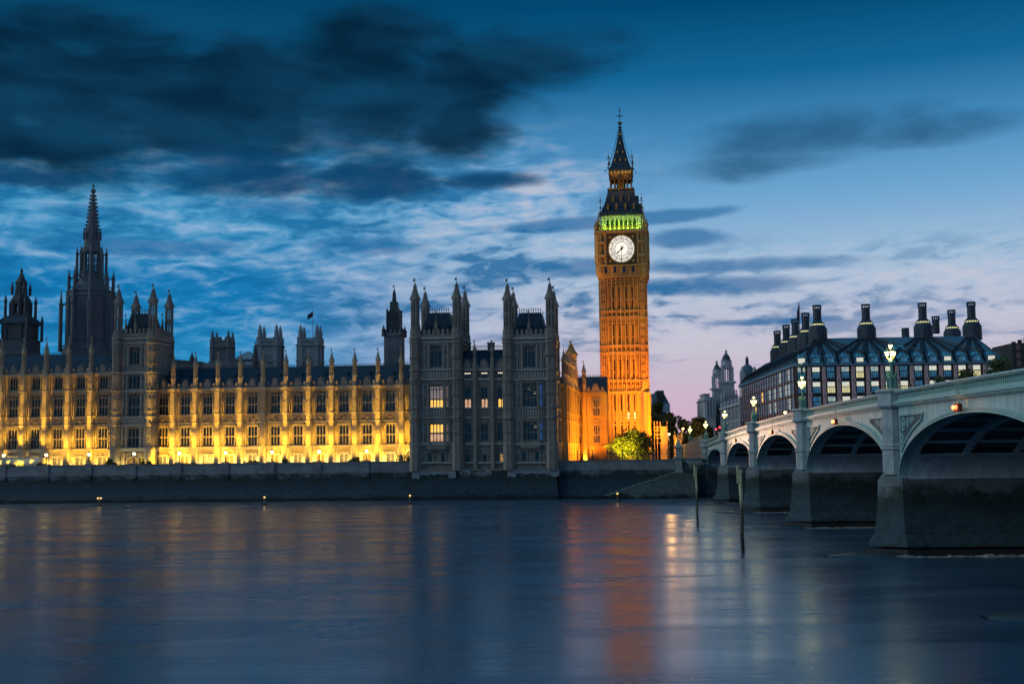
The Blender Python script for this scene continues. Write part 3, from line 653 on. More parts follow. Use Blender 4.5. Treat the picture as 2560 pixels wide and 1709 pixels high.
# --- dark river pavilion with its two turreted ends
VP = -.6
zp = lambda py, px=1200: Zf(py, px, VP); up = lambda px, py=1050: U(px, py, VP)
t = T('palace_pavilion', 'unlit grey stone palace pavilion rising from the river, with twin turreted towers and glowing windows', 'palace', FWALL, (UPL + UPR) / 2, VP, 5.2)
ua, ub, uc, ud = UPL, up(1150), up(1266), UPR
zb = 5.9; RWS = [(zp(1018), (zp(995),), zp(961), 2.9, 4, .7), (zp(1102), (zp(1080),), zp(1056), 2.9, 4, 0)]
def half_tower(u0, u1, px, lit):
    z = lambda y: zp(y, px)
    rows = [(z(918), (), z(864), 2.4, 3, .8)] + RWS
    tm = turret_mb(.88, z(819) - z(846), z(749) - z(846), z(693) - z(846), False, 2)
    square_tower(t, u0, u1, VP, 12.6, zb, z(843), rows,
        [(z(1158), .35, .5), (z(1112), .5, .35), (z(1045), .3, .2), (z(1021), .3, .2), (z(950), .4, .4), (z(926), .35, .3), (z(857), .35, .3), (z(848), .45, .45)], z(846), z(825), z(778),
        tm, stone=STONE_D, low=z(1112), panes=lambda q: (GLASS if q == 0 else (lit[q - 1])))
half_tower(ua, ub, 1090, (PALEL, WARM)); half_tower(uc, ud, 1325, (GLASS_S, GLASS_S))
for (s, tr, tp, w, nl, tg), mt in ((RWS[0], WARM), (RWS[1], PEACH)):       # brighter lower halves of the two lit oriels
    t.put('lit_pane', MB().box((ua + ub) / 2 - w / 2 + .16, (ua + ub) / 2 + w / 2 - .16, VP + .46, VP + .495, s + .12, tr[0] - .1), mt)
# side lights of the oriel windows and the unlit / blue strips
for um, ms in (((ua + ub) / 2, (PALEL, PALEL)), ((uc + ud) / 2, (BLUEL, BLUEL))):
    for (s, tr, tp, w, nl, tg), mt in zip(RWS, ms):
        k = um + (w / 2 + .82); window(t, k, VP - .5, s, .62, tp - s, 1, tuple(z - s for z in tr), mt, STONE_D)
# centre
holes = []; wins = []; cv = VP + .45
cu = [up(p) for p in (1169, 1211, 1253)]
for k, u in enumerate(cu):
    wins += [(u, zp(1019), 1.5, zp(968) - zp(1019), 2, (zp(995) - zp(1019),), k), (u, zp(1102), 1.5, zp(1058) - zp(1102), 2, (zp(1079) - zp(1102),), 9), (u, zp(944), 1.4, 1.3, 2, (), 9)]
for w in wins: holes.append((w[0] - w[2] / 2, w[0] + w[2] / 2, w[1], w[1] + w[3]))
gw = [(u, zp(1154), .75, 1.55) for u in cu]
for w in gw: holes.append((w[0] - w[2] / 2, w[0] + w[2] / 2, w[1], w[1] + w[3]))
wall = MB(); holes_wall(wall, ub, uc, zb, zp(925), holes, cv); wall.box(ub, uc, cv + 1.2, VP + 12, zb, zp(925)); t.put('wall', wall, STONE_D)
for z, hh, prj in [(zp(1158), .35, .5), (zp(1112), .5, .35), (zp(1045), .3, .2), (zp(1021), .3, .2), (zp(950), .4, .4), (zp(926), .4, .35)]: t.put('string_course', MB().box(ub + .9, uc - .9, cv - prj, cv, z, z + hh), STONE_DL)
for (u, z, w, h, nl, tr, k) in wins:
    if k < 3:
        o = window(t, u, cv + .1, z, w, h, nl, tr, GLASS, STONE_D)
        mt = (PEACH, PEACH, WARM)[k]; lower = MB().box(-w / 2 + .14, w / 2 - .14, .36, .395, .12, tr[0] - .1); link('lit_pane', lower.mesh('lit_pane', mt), o)
    elif abs(h - 1.3) < .01:
        o = window(t, u, cv + .1, z, w, h, nl, tr, GLASS, STONE_D)
        lm = MB()
        for q in range(4): lm.ball((-.52 + q * .34, .2, 1.0), .11, 6)
        link('lamp_row', lm.mesh('lamp_row', emat('small_white_lamps', (1.0, .86, .7), 2.2)), o)
    else: window(t, u, cv + .1, z, w, h, nl, tr, GLASS, STONE_D)
for (u, z, w, h) in gw:
    d = MB().box(-.6, -.375, -.12, .2, 0, h).box(.375, .6, -.12, .2, 0, h).box(-.75, .75, -.2, .2, h, h + .25)
    o = t.inst('door', d.mesh('door', STONE_D), u, cv + .05, z); link('pane', pane(w, h, .3).mesh('pane', DIMW if u == cu[2] else GLASS), o)
for um in ((ua + ub) / 2, (uc + ud) / 2):          # small windows at the foot of the end towers
    for k in (-1, 1):
        d = MB().box(-.7, -.4, -.16, .02, 0, 1.9).box(.4, .7, -.16, .02, 0, 1.9).box(-.85, .85, -.26, .02, 1.9, 2.15)
        o = t.inst('window', d.mesh('window', STONE_D), um + k * 1.35, VP, zp(1153)); link('pane', MB().box(-.4, .4, -.03, -.004, .02, 1.88).mesh('pane', GLASS), o)
    t.put('oriel_base', MB().loft([[(um - 1.3, VP - .05, zp(1131)), (um + 1.3, VP - .05, zp(1131)), (um + 1.3, VP, zp(1131)), (um - 1.3, VP, zp(1131))], [(um - 2.0, VP - .75, zp(1121)), (um + 2.0, VP - .75, zp(1121)), (um + 2.0, VP, zp(1121)), (um - 2.0, VP, zp(1121))], [(um - 2.0, VP - .75, zp(1112)), (um + 2.0, VP - .75, zp(1112)), (um + 2.0, VP, zp(1112)), (um - 2.0, VP, zp(1112))]]), STONE_D)
    for z0_, z1_ in ((zp(1108), zp(950)),):       # thin oriel mullion shafts
        for x in (-1.62, 1.62, 2.3): t.put('oriel_shaft', MB().cbox(um + x, VP - .55, z0_, z1_, .16, .2), STONE_D)
for p in (1148, 1188, 1232, 1262):
    u = up(p); m = MB().zprism([(u - .42, cv), (u - .42, cv - .5), (u - .2, cv - .75), (u + .2, cv - .75), (u + .42, cv - .5), (u + .42, cv)], zb, zp(905)); t.put('buttress', m, STONE_D)
    if p in (1188, 1232):
        q = pinnacle_mb(0, 2.5, 4.6, .34, .8); t.inst('pinnacle', q.mesh('pinnacle', STONE_D), u, cv - .35, zp(905))
par = MB(); battlement(par, ub + .4, uc - .4, cv - .2, zp(923), 1.0, .5, .35)
for u in cu: battlement(par, u - 1, u + 1, cv - .26, zp(923), 1.0, .4, .4, .6)
t.put('parapet', par, STONE_D)
rf = MB(); rz = zp(869); rf.add([(ub, cv + .5, zp(923)), (uc, cv + .5, zp(923)), (uc, cv + 5.5, rz), (ub, cv + 5.5, rz), (ub, VP + 12, zp(923)), (uc, VP + 12, zp(923))], [(0, 1, 2, 3), (3, 2, 5, 4)])
ro = t.put('roof', rf, SLATE); cr = MB(); cresting(cr, ub + .3, uc - .3, cv + 5.5, rz, 1.15, .42); t.put('ridge_cresting', cr, CAST, ro)
ch = MB(); u = up(1221); ch.cbox(u, cv + 5.5, rz - .5, zp(853), 1.3, 1.3).cbox(u, cv + 5.5, zp(853), zp(850), 1.6, 1.6); t.put('chimney', ch, STONE_D, ro)
# river foot of the pavilion with its pale torn-edged render
m = MB(); m.loft([[(ua - .7, VP - .9, -2), (ud + .7, VP - .9, -2), (ud + .7, 12, -2), (ua - .7, 12, -2)], [(ua - .7, VP - .9, 1), (ud + .7, VP - .9, 1), (ud + .7, 12, 1), (ua - .7, 12, 1)], [(ua - .3, VP - .4, 5), (ud + .3, VP - .4, 5), (ud + .3, 12, 5), (ua - .3, 12, 5)], [(ua - .2, VP - .3, zb), (ud + .2, VP - .3, zb), (ud + .2, 12, zb), (ua - .2, 12, zb)]])
t.put('river_plinth', m, RWALL)
PALE = pmat('pale_render', (.20, .22, .23), .9, (.30, .32, .33), .7, .3, fine=2.0)
def ragged(u0, u1, z1, dz):
    n = 26; pts = [(u0, z1), (u1, z1)]
    for i in range(n + 1):
        s = i / n; e = min(s, 1 - s); pts.append((u1 + (u0 - u1) * s, z1 - dz * ((.95 if e < .16 else .45) + .25 * random.random())))
    return pts
for (p0, p1, dz) in ((1031, 1140, 1.45), (1150, 1176, .7), (1214, 1228, .8), (1268, 1396, 1.35)):
    m = MB(); m.yprism(ragged(up(p0), up(p1), zb + .02, dz), VP - .62, VP - .5)
    t.put('render_patch', m, PALE)
m = MB().box(ua - .25, ud + .25, VP - .68, VP - .3, zb, zb + .3); t.put('base_course', m, STONE_D)

# --- orange-lit north front, running back from the pavilion, and its return towards the clock tower
bt = math.atan(.15); FN = Fr(10.3, 259.5, 0); FN.phi = math.pi / 2 - bt; FN.eu = Vector((math.sin(bt), math.cos(bt), 0)); FN.ev = Vector((-math.cos(bt), math.sin(bt), 0))
t = T('palace_range', 'narrow orange-lit palace range seen edge-on, running back behind the dark pavilion', 'palace', FN, 16, 0, 7)
zz = lambda py: P(1440, py, 291).z
gothic_wing(t, [1.2, 6.3, 11.4, 16.5, 21.6, 26.7], [(18.2, (20.4,), 23.2, 1.9, 3, .6), (11.9, (14.0,), 16.0, 1.9, 3, 0)], (16.6, 18.1), [(11.0, .7, .35), (16.2, .3, .2), (18.0, .28, .2)], 24.1, 28.5, 29.3, 32.3, 26.5, 7, 0, (-.5, 30), depth=9, arms=False, stone=STONE_T)
tr = T('palace_turret', 'orange-lit octagonal stair turret with a crocketed cap at the inner corner of the palace', 'turret', FWALL, 0, 0, 7)
c = P(1433, 1000, 288.5); tr.o.location = (c.x - .3, c.y, 7); tr.o.rotation_euler = (0, 0, 0); tr.off = (0, 0, 0)
q = MB(); q.lathe(0, 0, [(1.35, 0), (1.35, 4), (1.2, 4.1), (1.2, zz(981) - 7)])
for z in (4, 9, 11, 17): q.lathe(0, 0, [(1.2, z), (1.4, z + .1), (1.4, z + .35), (1.2, z + .4)])
tr.put('shaft', q, STONE_T); q = turret_mb(1.3, zz(925) - zz(981), zz(890) - zz(981), zz(852) - zz(981), False, 1); link('cap', q.mesh('cap', STONE_T), tr.o, (0, 0, zz(981) - 7))
FC = Fr(*P(1439, 1050, 291.5).xy, -math.atan(.1))
cw = FC.uz(1503, 1050, 0)[0]; cz = lambda y: FC.uz(1470, y, 0)[1]
t = T('palace_range', 'short orange-lit palace block with a dark iron roof, close beside the clock tower', 'palace', FC, cw / 2, 0, 7)
gothic_wing(t, [0.2, FC.uz(1462, 1050)[0]], [(cz(1040), (cz(1019),), cz(989), 1.8, 3, .6), (cz(1107), (cz(1087),), cz(1062), 1.8, 3, 0)], (cz(1059), cz(1042)), [(cz(1121), .8, .35), (cz(1060), .3, .2), (cz(1041), .28, .2)], cz(981), cz(938), cz(930), cz(901), cz(958), 7, 0, (0, cw + 1.5), depth=12, stone=STONE_T)
u = FC.uz(1450, 1050)[0]; window(t, u, -.02, cz(1040), 1.1, cz(989) - cz(1040), 2, (cz(1019) - cz(1040),)); window(t, u, -.02, cz(1092), 1.1, cz(1065) - cz(1092), 2)
u = FC.uz(1487, 1050)[0]; zt = cz(1137); d = MB(); d.yprism([(u + 1.1 * math.cos(k * math.pi / 10), zt - 1.1 + 1.1 * math.sin(k * math.pi / 10)) for k in range(11)] + [(u - 1.1, 7), (u + 1.1, 7)], -.2, -.02); t.put('door', d, WOOD)

# ------------------------------------------------------------------ the clock tower
DT = 318.0
cx0 = P(1565, 1050, DT).x
FT = Fr(cx0, DT, -R(7.4))
TZ = lambda y: P(1560, y, DT - 6 + 6 * max(0, min(1, (534 - y) / 90))).z
tw = T('clock_tower', 'tall orange-lit gothic clock tower with a glowing white dial, green-lit belfry and dark spire', 'clock tower', FT, 0, 0, 7)
tw.o.scale = (.95, .95, 1)
def four(fn, n=4):
    mb = MB()
    for k in range(n):
        s = len(mb.v); fn(mb); a = k * math.pi / 2; ca, sa = math.cos(a), math.sin(a); mb.xf(lambda x, y, z: (x * ca - y * sa, x * sa + y * ca, z), s)
    return mb
HS = 5.75
zS = [TZ(y) for y in (1149, 980, 951, 881.5, 864, 793, 777, 692)]     # base, then the shaft's bands
def octs(mb, x, y, r, z0, z1): mb.lathe(x, y, [(r, z0), (r, z1)])
m = MB(); m.box(-HS - .35, HS + .35, -HS - .35, HS + .35, 7, zS[1])
for sx in (-1, 1):
    for sy in (-1, 1):
        octs(m, sx * 5.7, sy * 5.7, 1.35, 7, zS[1])
def fb(mb):
    for i in range(10): x = -4.3 + i * 8.6 / 9; mb.box(x - .1, x + .1, -HS - .55, -HS - .34, 7.5, zS[1] - .2)
    for y in (1112, 1062, 1041): mb.box(-5.0, 5.0, -HS - .6, -HS - .34, TZ(y), TZ(y) + .3)
    mb.box(-5.0, 5.0, -HS - .75, -HS - .34, zS[1] - .2, zS[1] + .25)
    mb.yprism([(-5.6, zS[1]), (-4.4, zS[1]), (-5.2, zS[1] + 3.2)], -HS - .9, -HS - .2); mb.yprism([(4.4, zS[1]), (5.6, zS[1]), (5.2, zS[1] + 3.2)], -HS - .9, -HS - .2)
f = four(fb); m.add(f.v, f.f); tw.put('base_stage', m, STONE_T)
m = MB(); m.box(-HS, HS, -HS, HS, zS[1], zS[7])
for sx in (-1, 1):
    for sy in (-1, 1): octs(m, sx * 5.35, sy * 5.35, 1.12, zS[1], zS[7])
XR = [-4.2 + i * 1.2 for i in range(8)]
def fs(mb):
    for x in XR: mb.box(x - .15, x + .15, -HS - .55, -HS, zS[1] + .2, zS[7])
    for x in XR[:-1]:
        mb.box(x + .57, x + .63, -HS - .12, -HS, zS[2], zS[7])
        for a, b in ((2, 3), (4, 5), (6, 7)):
            arch_head(mb, x + .17, x + 1.03, zS[b] - 1.6, zS[b] - .5, -HS - .24, -HS - .01); mb.box(x + .17, x + 1.03, -HS - .2, -HS, zS[b] - .5, zS[b] - .3)
            mb.cbox(x + .6, -HS - .15, zS[b] - 1.55, zS[b] - .9, .3, .3)
            zm = (zS[a] + zS[b]) / 2 - 1.5; mb.box(x + .17, x + 1.03, -HS - .14, -HS, zm, zm + .3)
        for a, b in ((1, 2), (3, 4), (5, 6)): arch_head(mb, x + .17, x + .6, zS[b] - .9, zS[b] - .3, -HS - .2, -HS); arch_head(mb, x + .6, x + 1.03, zS[b] - .9, zS[b] - .3, -HS - .2, -HS); mb.cbox(x + .6, -HS - .1, zS[a] + .5, zS[b] - 1.0, .5, .2)
    for sx in (-1, 1):
        for q in (-.55, 0, .55): mb.box(sx * 5.35 + q - .07, sx * 5.35 + q + .07, -HS - .82, -HS - .6, zS[2] + .4, zS[7])
f = four(fs); m.add(f.v, f.f); shaft_mb = m
def fbnd(mb):
    for z in (*zS[1:7],):
        mb.box(-6.3, 6.3, -HS - .62, -HS, z - .18, z + .22)
        for i in range(16): x = -5.9 + i * .79; mb.cbox(x, -HS - .62, z + .22, z + .5, .22, .2)
        for sx in (-1, 1): mb.box(sx * 5.35 - 1.05, sx * 5.35 + 1.05, -HS - .9, -HS, z - .16, z + .2)
f = four(fbnd); shaft_mb.add(f.v, f.f)
BT = pmat('tracery_shade', (.07, .035, .015), .9, (.12, .065, .03), 2.0)  # dark brown strips on the wall face paint the shade inside the tracery
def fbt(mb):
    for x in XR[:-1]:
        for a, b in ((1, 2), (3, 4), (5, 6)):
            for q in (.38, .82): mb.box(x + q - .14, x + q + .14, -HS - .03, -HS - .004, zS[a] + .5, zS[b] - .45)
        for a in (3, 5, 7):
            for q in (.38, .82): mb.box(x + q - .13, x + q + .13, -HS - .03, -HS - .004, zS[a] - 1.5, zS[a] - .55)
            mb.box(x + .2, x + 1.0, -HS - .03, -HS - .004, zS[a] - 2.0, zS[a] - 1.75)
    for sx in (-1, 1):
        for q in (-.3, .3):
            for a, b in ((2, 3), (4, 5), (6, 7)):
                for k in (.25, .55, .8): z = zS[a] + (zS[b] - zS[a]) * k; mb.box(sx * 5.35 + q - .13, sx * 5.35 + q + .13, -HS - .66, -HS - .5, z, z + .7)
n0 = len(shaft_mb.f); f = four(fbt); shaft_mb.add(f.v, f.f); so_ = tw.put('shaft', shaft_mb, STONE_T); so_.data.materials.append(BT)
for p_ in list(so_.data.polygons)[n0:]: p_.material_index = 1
SLIT = pmat('slit_recess_shade', (.03, .018, .01), .9)  # shade of the deep window slits, painted as matt dark brown
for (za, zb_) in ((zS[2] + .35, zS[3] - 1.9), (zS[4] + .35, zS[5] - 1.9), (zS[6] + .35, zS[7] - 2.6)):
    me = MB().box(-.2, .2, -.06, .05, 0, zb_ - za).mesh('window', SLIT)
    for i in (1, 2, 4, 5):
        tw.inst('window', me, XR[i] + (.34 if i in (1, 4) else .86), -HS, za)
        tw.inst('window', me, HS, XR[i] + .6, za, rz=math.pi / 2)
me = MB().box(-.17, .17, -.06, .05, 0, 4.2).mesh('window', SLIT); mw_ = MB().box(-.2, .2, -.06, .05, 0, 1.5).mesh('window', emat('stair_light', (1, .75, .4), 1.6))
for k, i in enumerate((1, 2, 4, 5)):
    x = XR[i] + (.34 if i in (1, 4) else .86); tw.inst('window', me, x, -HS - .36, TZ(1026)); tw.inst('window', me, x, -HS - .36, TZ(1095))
    if k > 1: tw.inst('window', mw_, x, -HS - .37, TZ(1046))
# corbel storey under the clock
m = MB(); zk = [TZ(692), TZ(681), TZ(662)]
m.sq(0, 0, [(6.15, zk[0]), (6.75, zk[0] + .7), (6.75, zk[1]), (6.9, zk[2])])
def fk(mb):
    for i in range(9): x = -5 + i * 1.25; mb.cbox(x, -6.9, zk[0] + .8, zk[2], .22, .5)
    mb.box(-7.2, 7.2, -7.25, -6.7, zk[2] - .35, zk[2] + .2); mb.box(-6.5, 6.5, -6.75, -6.2, zk[0] - .1, zk[0] + .35)
    for i in range(12): x = -5.5 + i; mb.cbox(x, -6.75, zk[0] + .35, zk[0] + .75, .4, .4)
f = four(fk); m.add(f.v, f.f)
for sx in (-1, 1):
    for sy in (-1, 1): m.lathe(sx * 6.1, sy * 6.1, [(.7, zk[0] - .3), (1.25, zk[0] + 1.2), (1.25, zk[2])])
tw.put('corbel_stage', m, STONE_T)
me = MB().box(-.34, .34, -.05, .1, 0, 1.7).mesh('window', GLASS)
for x in (-4.4, -1.9, .6, 3.1): tw.inst('window', me, x, -6.82, zk[0] + 1.1)
# clock stage
zc0, zc1 = TZ(662), TZ(577); HCk = 6.7
DZ = TZ(622.8); DR = 3.62; DX = P(1556.4, 622.8, DT - 6.9).x - P(1556.4 + 3.0, 622.8, DT - 6.9).x
m = MB(); m.box(-HCk, HCk, -HCk, HCk, zc0, zc1)
for sx in (-1, 1):
    for sy in (-1, 1):
        m.lathe(sx * 6.15, sy * 6.15, [(1.2, zc0), (1.2, zc1)])
def fcs(mb):
    for sx in (-1, 1):
        for x in (4.75, 5.2, 5.65, 6.1, 6.55): mb.box(sx * x - .06, sx * x + .06, -HCk - .75 if x > 5.4 else -HCk - .3, -HCk, zc0 + .6, zc1 - .8)
        for z in (DZ - 2.1, DZ + 1.4): mb.box(sx * 5.6 - 1.0, sx * 5.6 + 1.0, -HCk - .8, -HCk, z, z + .7)
        mb.box(sx * 4.45 - .22, sx * 4.45 + .22, -HCk - .55, -HCk, zc0 + .3, zc1 - .4)
    mb.box(-7.4, 7.4, -HCk - .8, -HCk, zc1 - .5, zc1); mb.box(-7.2, 7.2, -HCk - .6, -HCk, zc1 - .75, zc1 - .5)
f = four(fcs); m.add(f.v, f.f); tw.put('clock_stage', m, STONE_T)
DIAL = emat('opal_dial_glass', (1.0, .94, .80), .92); BLK = pmat('black_iron', (.012, .012, .014), .5)
DFR = pmat('dark_gilt_frame', (.035, .028, .02), .5, (.16, .10, .03), 2.4, .3)
for k in range(4):
    e = link('clock_face', MB().ring_y(0, 0, .0, DR, -.2, -.12, 64).mesh('clock_face', DIAL), tw.o, (0, 0, 0)); a = k * math.pi / 2
    L = Vector((0, -HCk - .05, DZ - 7)); e.location = (L.x * math.cos(a) - L.y * math.sin(a), L.x * math.sin(a) + L.y * math.cos(a), L.z); e.rotation_euler = (0, 0, a)
    fr = MB(); fr.box(-4.2, -3.75, -.5, 0, -4.35, 4.35); fr.box(3.75, 4.2, -.5, 0, -4.35, 4.35); fr.box(-3.75, 3.75, -.5, 0, 3.8, 4.35); fr.box(-3.75, 3.75, -.5, 0, -4.35, -3.8)
    for q in range(24):      # spandrels round the dial
        a0_, a1_ = q * math.pi / 12, (q + 1) * math.pi / 12
        sqp = lambda an: (3.78 * math.cos(an) / max(abs(math.cos(an)), abs(math.sin(an))), 3.78 * math.sin(an) / max(abs(math.cos(an)), abs(math.sin(an))))
        fr.yprism([(DR * 1.03 * math.cos(a0_), DR * 1.03 * math.sin(a0_)), sqp(a0_), sqp(a1_), (DR * 1.03 * math.cos(a1_), DR * 1.03 * math.sin(a1_))], -.16, -.02)
    link('frame', fr.mesh('frame', DFR), e)
    gl = MB(); gl.ring_y(0, 0, DR * .985, DR * 1.05, -.34, -.1, 64)
    for sx in (-1, 1):
        for sz in (-1, 1): gl.ring_y(sx * 3.2, sz * 3.2, .1, .34, -.3, -.14, 12)
    gl.box(-4.3, 4.3, -.62, -.5, -4.5, -4.25); gl.box(-4.3, 4.3, -.62, -.5, 4.3, 4.5)
    link('gilt_ring', gl.mesh('gilt_ring', GOLD), e)
    nm = MB(); y0, y1 = -.235, -.205
    for r in (.97, .815, .73, .50): nm.ring_y(0, 0, DR * r - .06, DR * r + .05, y0, y1, 64)
    def bar(ang, r0, r1, w, off=0.0, sl_=0.0):
        c, s = math.sin(ang), math.cos(ang); pts = []
        for (r, o) in ((r0, off - w / 2), (r0, off + w / 2), (r1, off + w / 2 + sl_), (r1, off - w / 2 + sl_)): pts.append((r * c + o * s, r * s - o * c))
        nm.yprism(pts, y0, y1)
    NUM = ['XII', 'I', 'II', 'III', 'IIII', 'V', 'VI', 'VII', 'VIII', 'IX', 'X', 'XI']
    for h in range(12):
        an = h * math.pi / 6; bar(an + math.pi / 12, .5 * DR, .73 * DR, .11)
        bar(an, .73 * DR, .97 * DR, .15)
        wd = {'I': .16, 'V': .26, 'X': .28}; tot = sum(wd[c] for c in NUM[h]); o = -tot / 2
        for c in NUM[h]:
            w = wd[c]; mid = o + w / 2; o += w
            if c == 'I': bar(an, .535 * DR, .70 * DR, .075, mid)
            if c == 'V': bar(an, .535 * DR, .70 * DR, .06, mid, .09); bar(an, .535 * DR, .70 * DR, .06, mid, -.09)
            if c == 'X': bar(an, .535 * DR, .70 * DR, .06, mid - .08, .16); bar(an, .535 * DR, .70 * DR, .06, mid + .08, -.16)
    for q in range(60):
        if q % 5: bar(q * math.pi / 30, .84 * DR, .875 * DR, .10); bar(q * math.pi / 30, .915 * DR, .945 * DR, .07)
    link('numerals', nm.mesh('numerals', BLK), e)
    def hand(an, r, w, tail, tw_):
        h_ = MB(); c, s = math.sin(an), math.cos(an); pr_ = lambda rr, oo: (rr * c + oo * s, rr * s - oo * c)
        h_.yprism([pr_(-tail, -tw_), pr_(-tail, tw_), pr_(-tail * .35, w * .7), pr_(r * .72, w * .8), pr_(r * .8, w * 1.9), pr_(r, 0), pr_(r * .8, -w * 1.9), pr_(r * .72, -w * .8), pr_(-tail * .35, -w * .7)], -.36, -.27); return h_
    link('hour_hand', hand(R(228), DR * .48, .14, DR * .2, .22).ring_y(0, 0, .0, .34, -.38, -.27, 12).mesh('hour_hand', BLK), e)
    link('minute_hand', hand(R(184), DR * .93, .07, DR * .2, .2).mesh('minute_hand', BLK), e)
# balcony and belfry
zb0, zb1 = TZ(577), TZ(534); HB = 5.55
m = MB(); m.box(-7.15, 7.15, -7.15, 7.15, zb0 - .01, zb0 + .3)
def fbal(mb):
    mb.box(-7.1, 7.1, -7.12, -6.95, zb0 + 1.1, zb0 + 1.3)
    for i in range(24): x = -6.8 + i * .59; mb.cbox(x, -7.03, zb0 + .3, zb0 + 1.1, .2, .12)
f = four(fbal); m.add(f.v, f.f); tw.put('balcony', m, STONE_T)
pin = pinnacle_mb(0, 2.0, 6.0, .42, .4, False).mesh('pinnacle', STONE_T); pin2 = pinnacle_mb(0, .8, 3.0, .45, .0, False).mesh('corner_finial', STONE_T)
for sx in (-1, 1):
    for sy in (-1, 1): tw.inst('pinnacle', pin, sx * 6.25, sy * 6.25, zb0 + .3); tw.inst('corner_finial', pin2, sx * 7.0, sy * 7.0, zb0 + .3)
BELF = pmat('belfry_limestone', (.50, .47, .38), .85, (.60, .56, .46), .8, .2)
tw.put('bell_chamber', MB().box(-3.9, 3.9, -3.9, 3.9, zb0 + .2, zb1), LEAD)
m = MB()
for sx in (-1, 1):
    for sy in (-1, 1): m.cbox(sx * 4.95, sy * 4.95, zb0, zb1, 1.3, 1.3); m.lathe(sx * 5.3, sy * 5.3, [(.5, zb0), (.5, zb1)])
AW = 8.6 / 7; zsp = zb1 - 1.25
def fbel(mb):
    for i in range(8): x = -4.3 + i * AW; mb.cbox(x, -HB + .1, zb0, zb1 - .6, .30, .5)
    for i in range(7): x = -4.3 + i * AW; arch_head(mb, x + .12, x + AW - .12, zsp - 1.0, zsp + .25, -HB - .12, -HB + .3); arch_head(mb, x + .3, x + AW - .3, zsp - 1.1, zsp, -HB, -HB + .3)
    mb.box(-5.4, 5.4, -HB - .1, -HB + .4, zsp + .25, zb1)
    for i in range(8): x = -4.5 + i * 1.28; mb.box(x - .32, x + .32, -HB - .3, -HB - .1, zb1 - .75, zb1 - .1)
f = four(fbel); m.add(f.v, f.f); tw.put('belfry', m, BELF)
# lower iron roof, lantern, spire
zr = [TZ(y) for y in (534, 505, 476, 472, 434, 427)]
m = MB(); m.sq(0, 0, [(6.05, zr[0] - .35), (6.05, zr[0] + .15), (5.75, zr[0] + .2), (4.45, zr[1]), (3.5, zr[2])])
def frf(mb):
    for i in range(17): x = -5.8 + i * .725; mb.cbox(x, -6.0, zr[0] + .15, zr[0] + .75, .2, .12)
f = four(frf); m.add(f.v, f.f); tw.put('lower_roof', m, SLATE)
dm = MB().box(-.3, .3, -.35, .8, 0, 1.1); dm.yprism([(-.42, 1.1), (.42, 1.1), (0, 1.9)], -.45, .9); dmm = dm.mesh('dormer', pmat('gilt_ironwork', (.10, .07, .03), .5, (.35, .22, .06), 3.0))
for x, q in ((-3.6, 0), (-1.25, 0), (1.25, 0), (3.6, 0), (-2.2, 1), (0, 1), (2.2, 1)):
    z = zr[0] + (1.2, 3.6)[q]; k = (z - zr[0]) / (zr[1] - zr[0]); r = 5.75 + (4.45 - 5.75) * k
    tw.inst('dormer', dmm, x, -r, z); tw.inst('dormer', dmm, r, x, z, rz=math.pi / 2)
m = MB(); m.sq(0, 0, [(3.75, zr[2] - .1), (3.75, zr[2] + .35)]); m.sq(0, 0, [(3.1, zr[4] - 2.2), (3.25, zr[4] + .3)])
for i in range(6):
    for s in (-1, 1): x = -2.9 + i * 1.16; m.cbox(x, s * 2.9, zr[2], zr[4] - 2.1, .28, .28); m.cbox(s * 2.9, x, zr[2], zr[4] - 2.1, .28, .28)
m.box(-1.2, 1.2, -1.2, 1.2, zr[2], zr[4] - 2)
def fla(mb):
    for i in range(5): x = -2.9 + i * 1.16; arch_head(mb, x + .12, x + 1.04, zr[4] - 2.9, zr[4] - 2.0, -3.0, -2.75)
    for i in range(11): x = -2.9 + i * .58; mb.cbox(x, -3.18, zr[4] - 1.9, zr[4] - .9, .2, .16)
f = four(fla); m.add(f.v, f.f); tw.put('lantern', m, pmat('lantern_iron', (.05, .035, .02), .6, (.17, .10, .04), 2.0, .3))
m = MB()
def fsh(mb):
    for i in range(6): x = -2.55 + i * 1.02; mb.box(x - .36, x + .36, -3.4, -3.22, zr[4] - .75, zr[4] + .05)
tw.put('gilt_shields', four(fsh), GOLD)
zf = [TZ(y) for y in (310, 269)]
m = MB(); H = zf[0] - zr[5]; pr_ = [(3.25, zr[4] + .3), (3.2, zr[5]), (2.75, zr[5] + .6), (2.0, zr[5] + H * .24), (1.32, zr[5] + H * .44), (.78, zr[5] + H * .66), (.35, zr[5] + H * .86), (.14, zf[0])]
m.sq(0, 0, pr_); crockets(m, 0, 0, [(r * 1.4, z) for r, z in pr_], 8, .28, .75)
tw.put('spire', m, SLATE)
dm2 = MB().box(-.16, .16, -.25, .4, 0, .35); dm2.yprism([(-.26, .35), (.26, .35), (0, .8)], -.3, .4); dm2 = dm2.mesh('spire_light', GOLD)
for (k, xs) in ((.16, (-1.5, 0, 1.5)), (.34, (-.75, .75)), (.54, (0,)), (.74, (0,))):
    z = zr[5] + H * k
    for (ra, za), (rb, zb_) in zip(pr_, pr_[1:]):
        if za <= z <= zb_: r = ra + (rb - ra) * (z - za) / (zb_ - za)
    for x in xs: tw.inst('spire_light', dm2, x, -r - .02, z)
m = MB(); m.ball((0, 0, zf[0] + .1), .45, 8); m.lathe(0, 0, [(.3, zf[0] - .3), (.75, zf[0] + .35), (.15, zf[0] + .5)]); m.tube((0, 0, zf[0]), (0, 0, zf[1]), .09, 6)
zx = TZ(291)
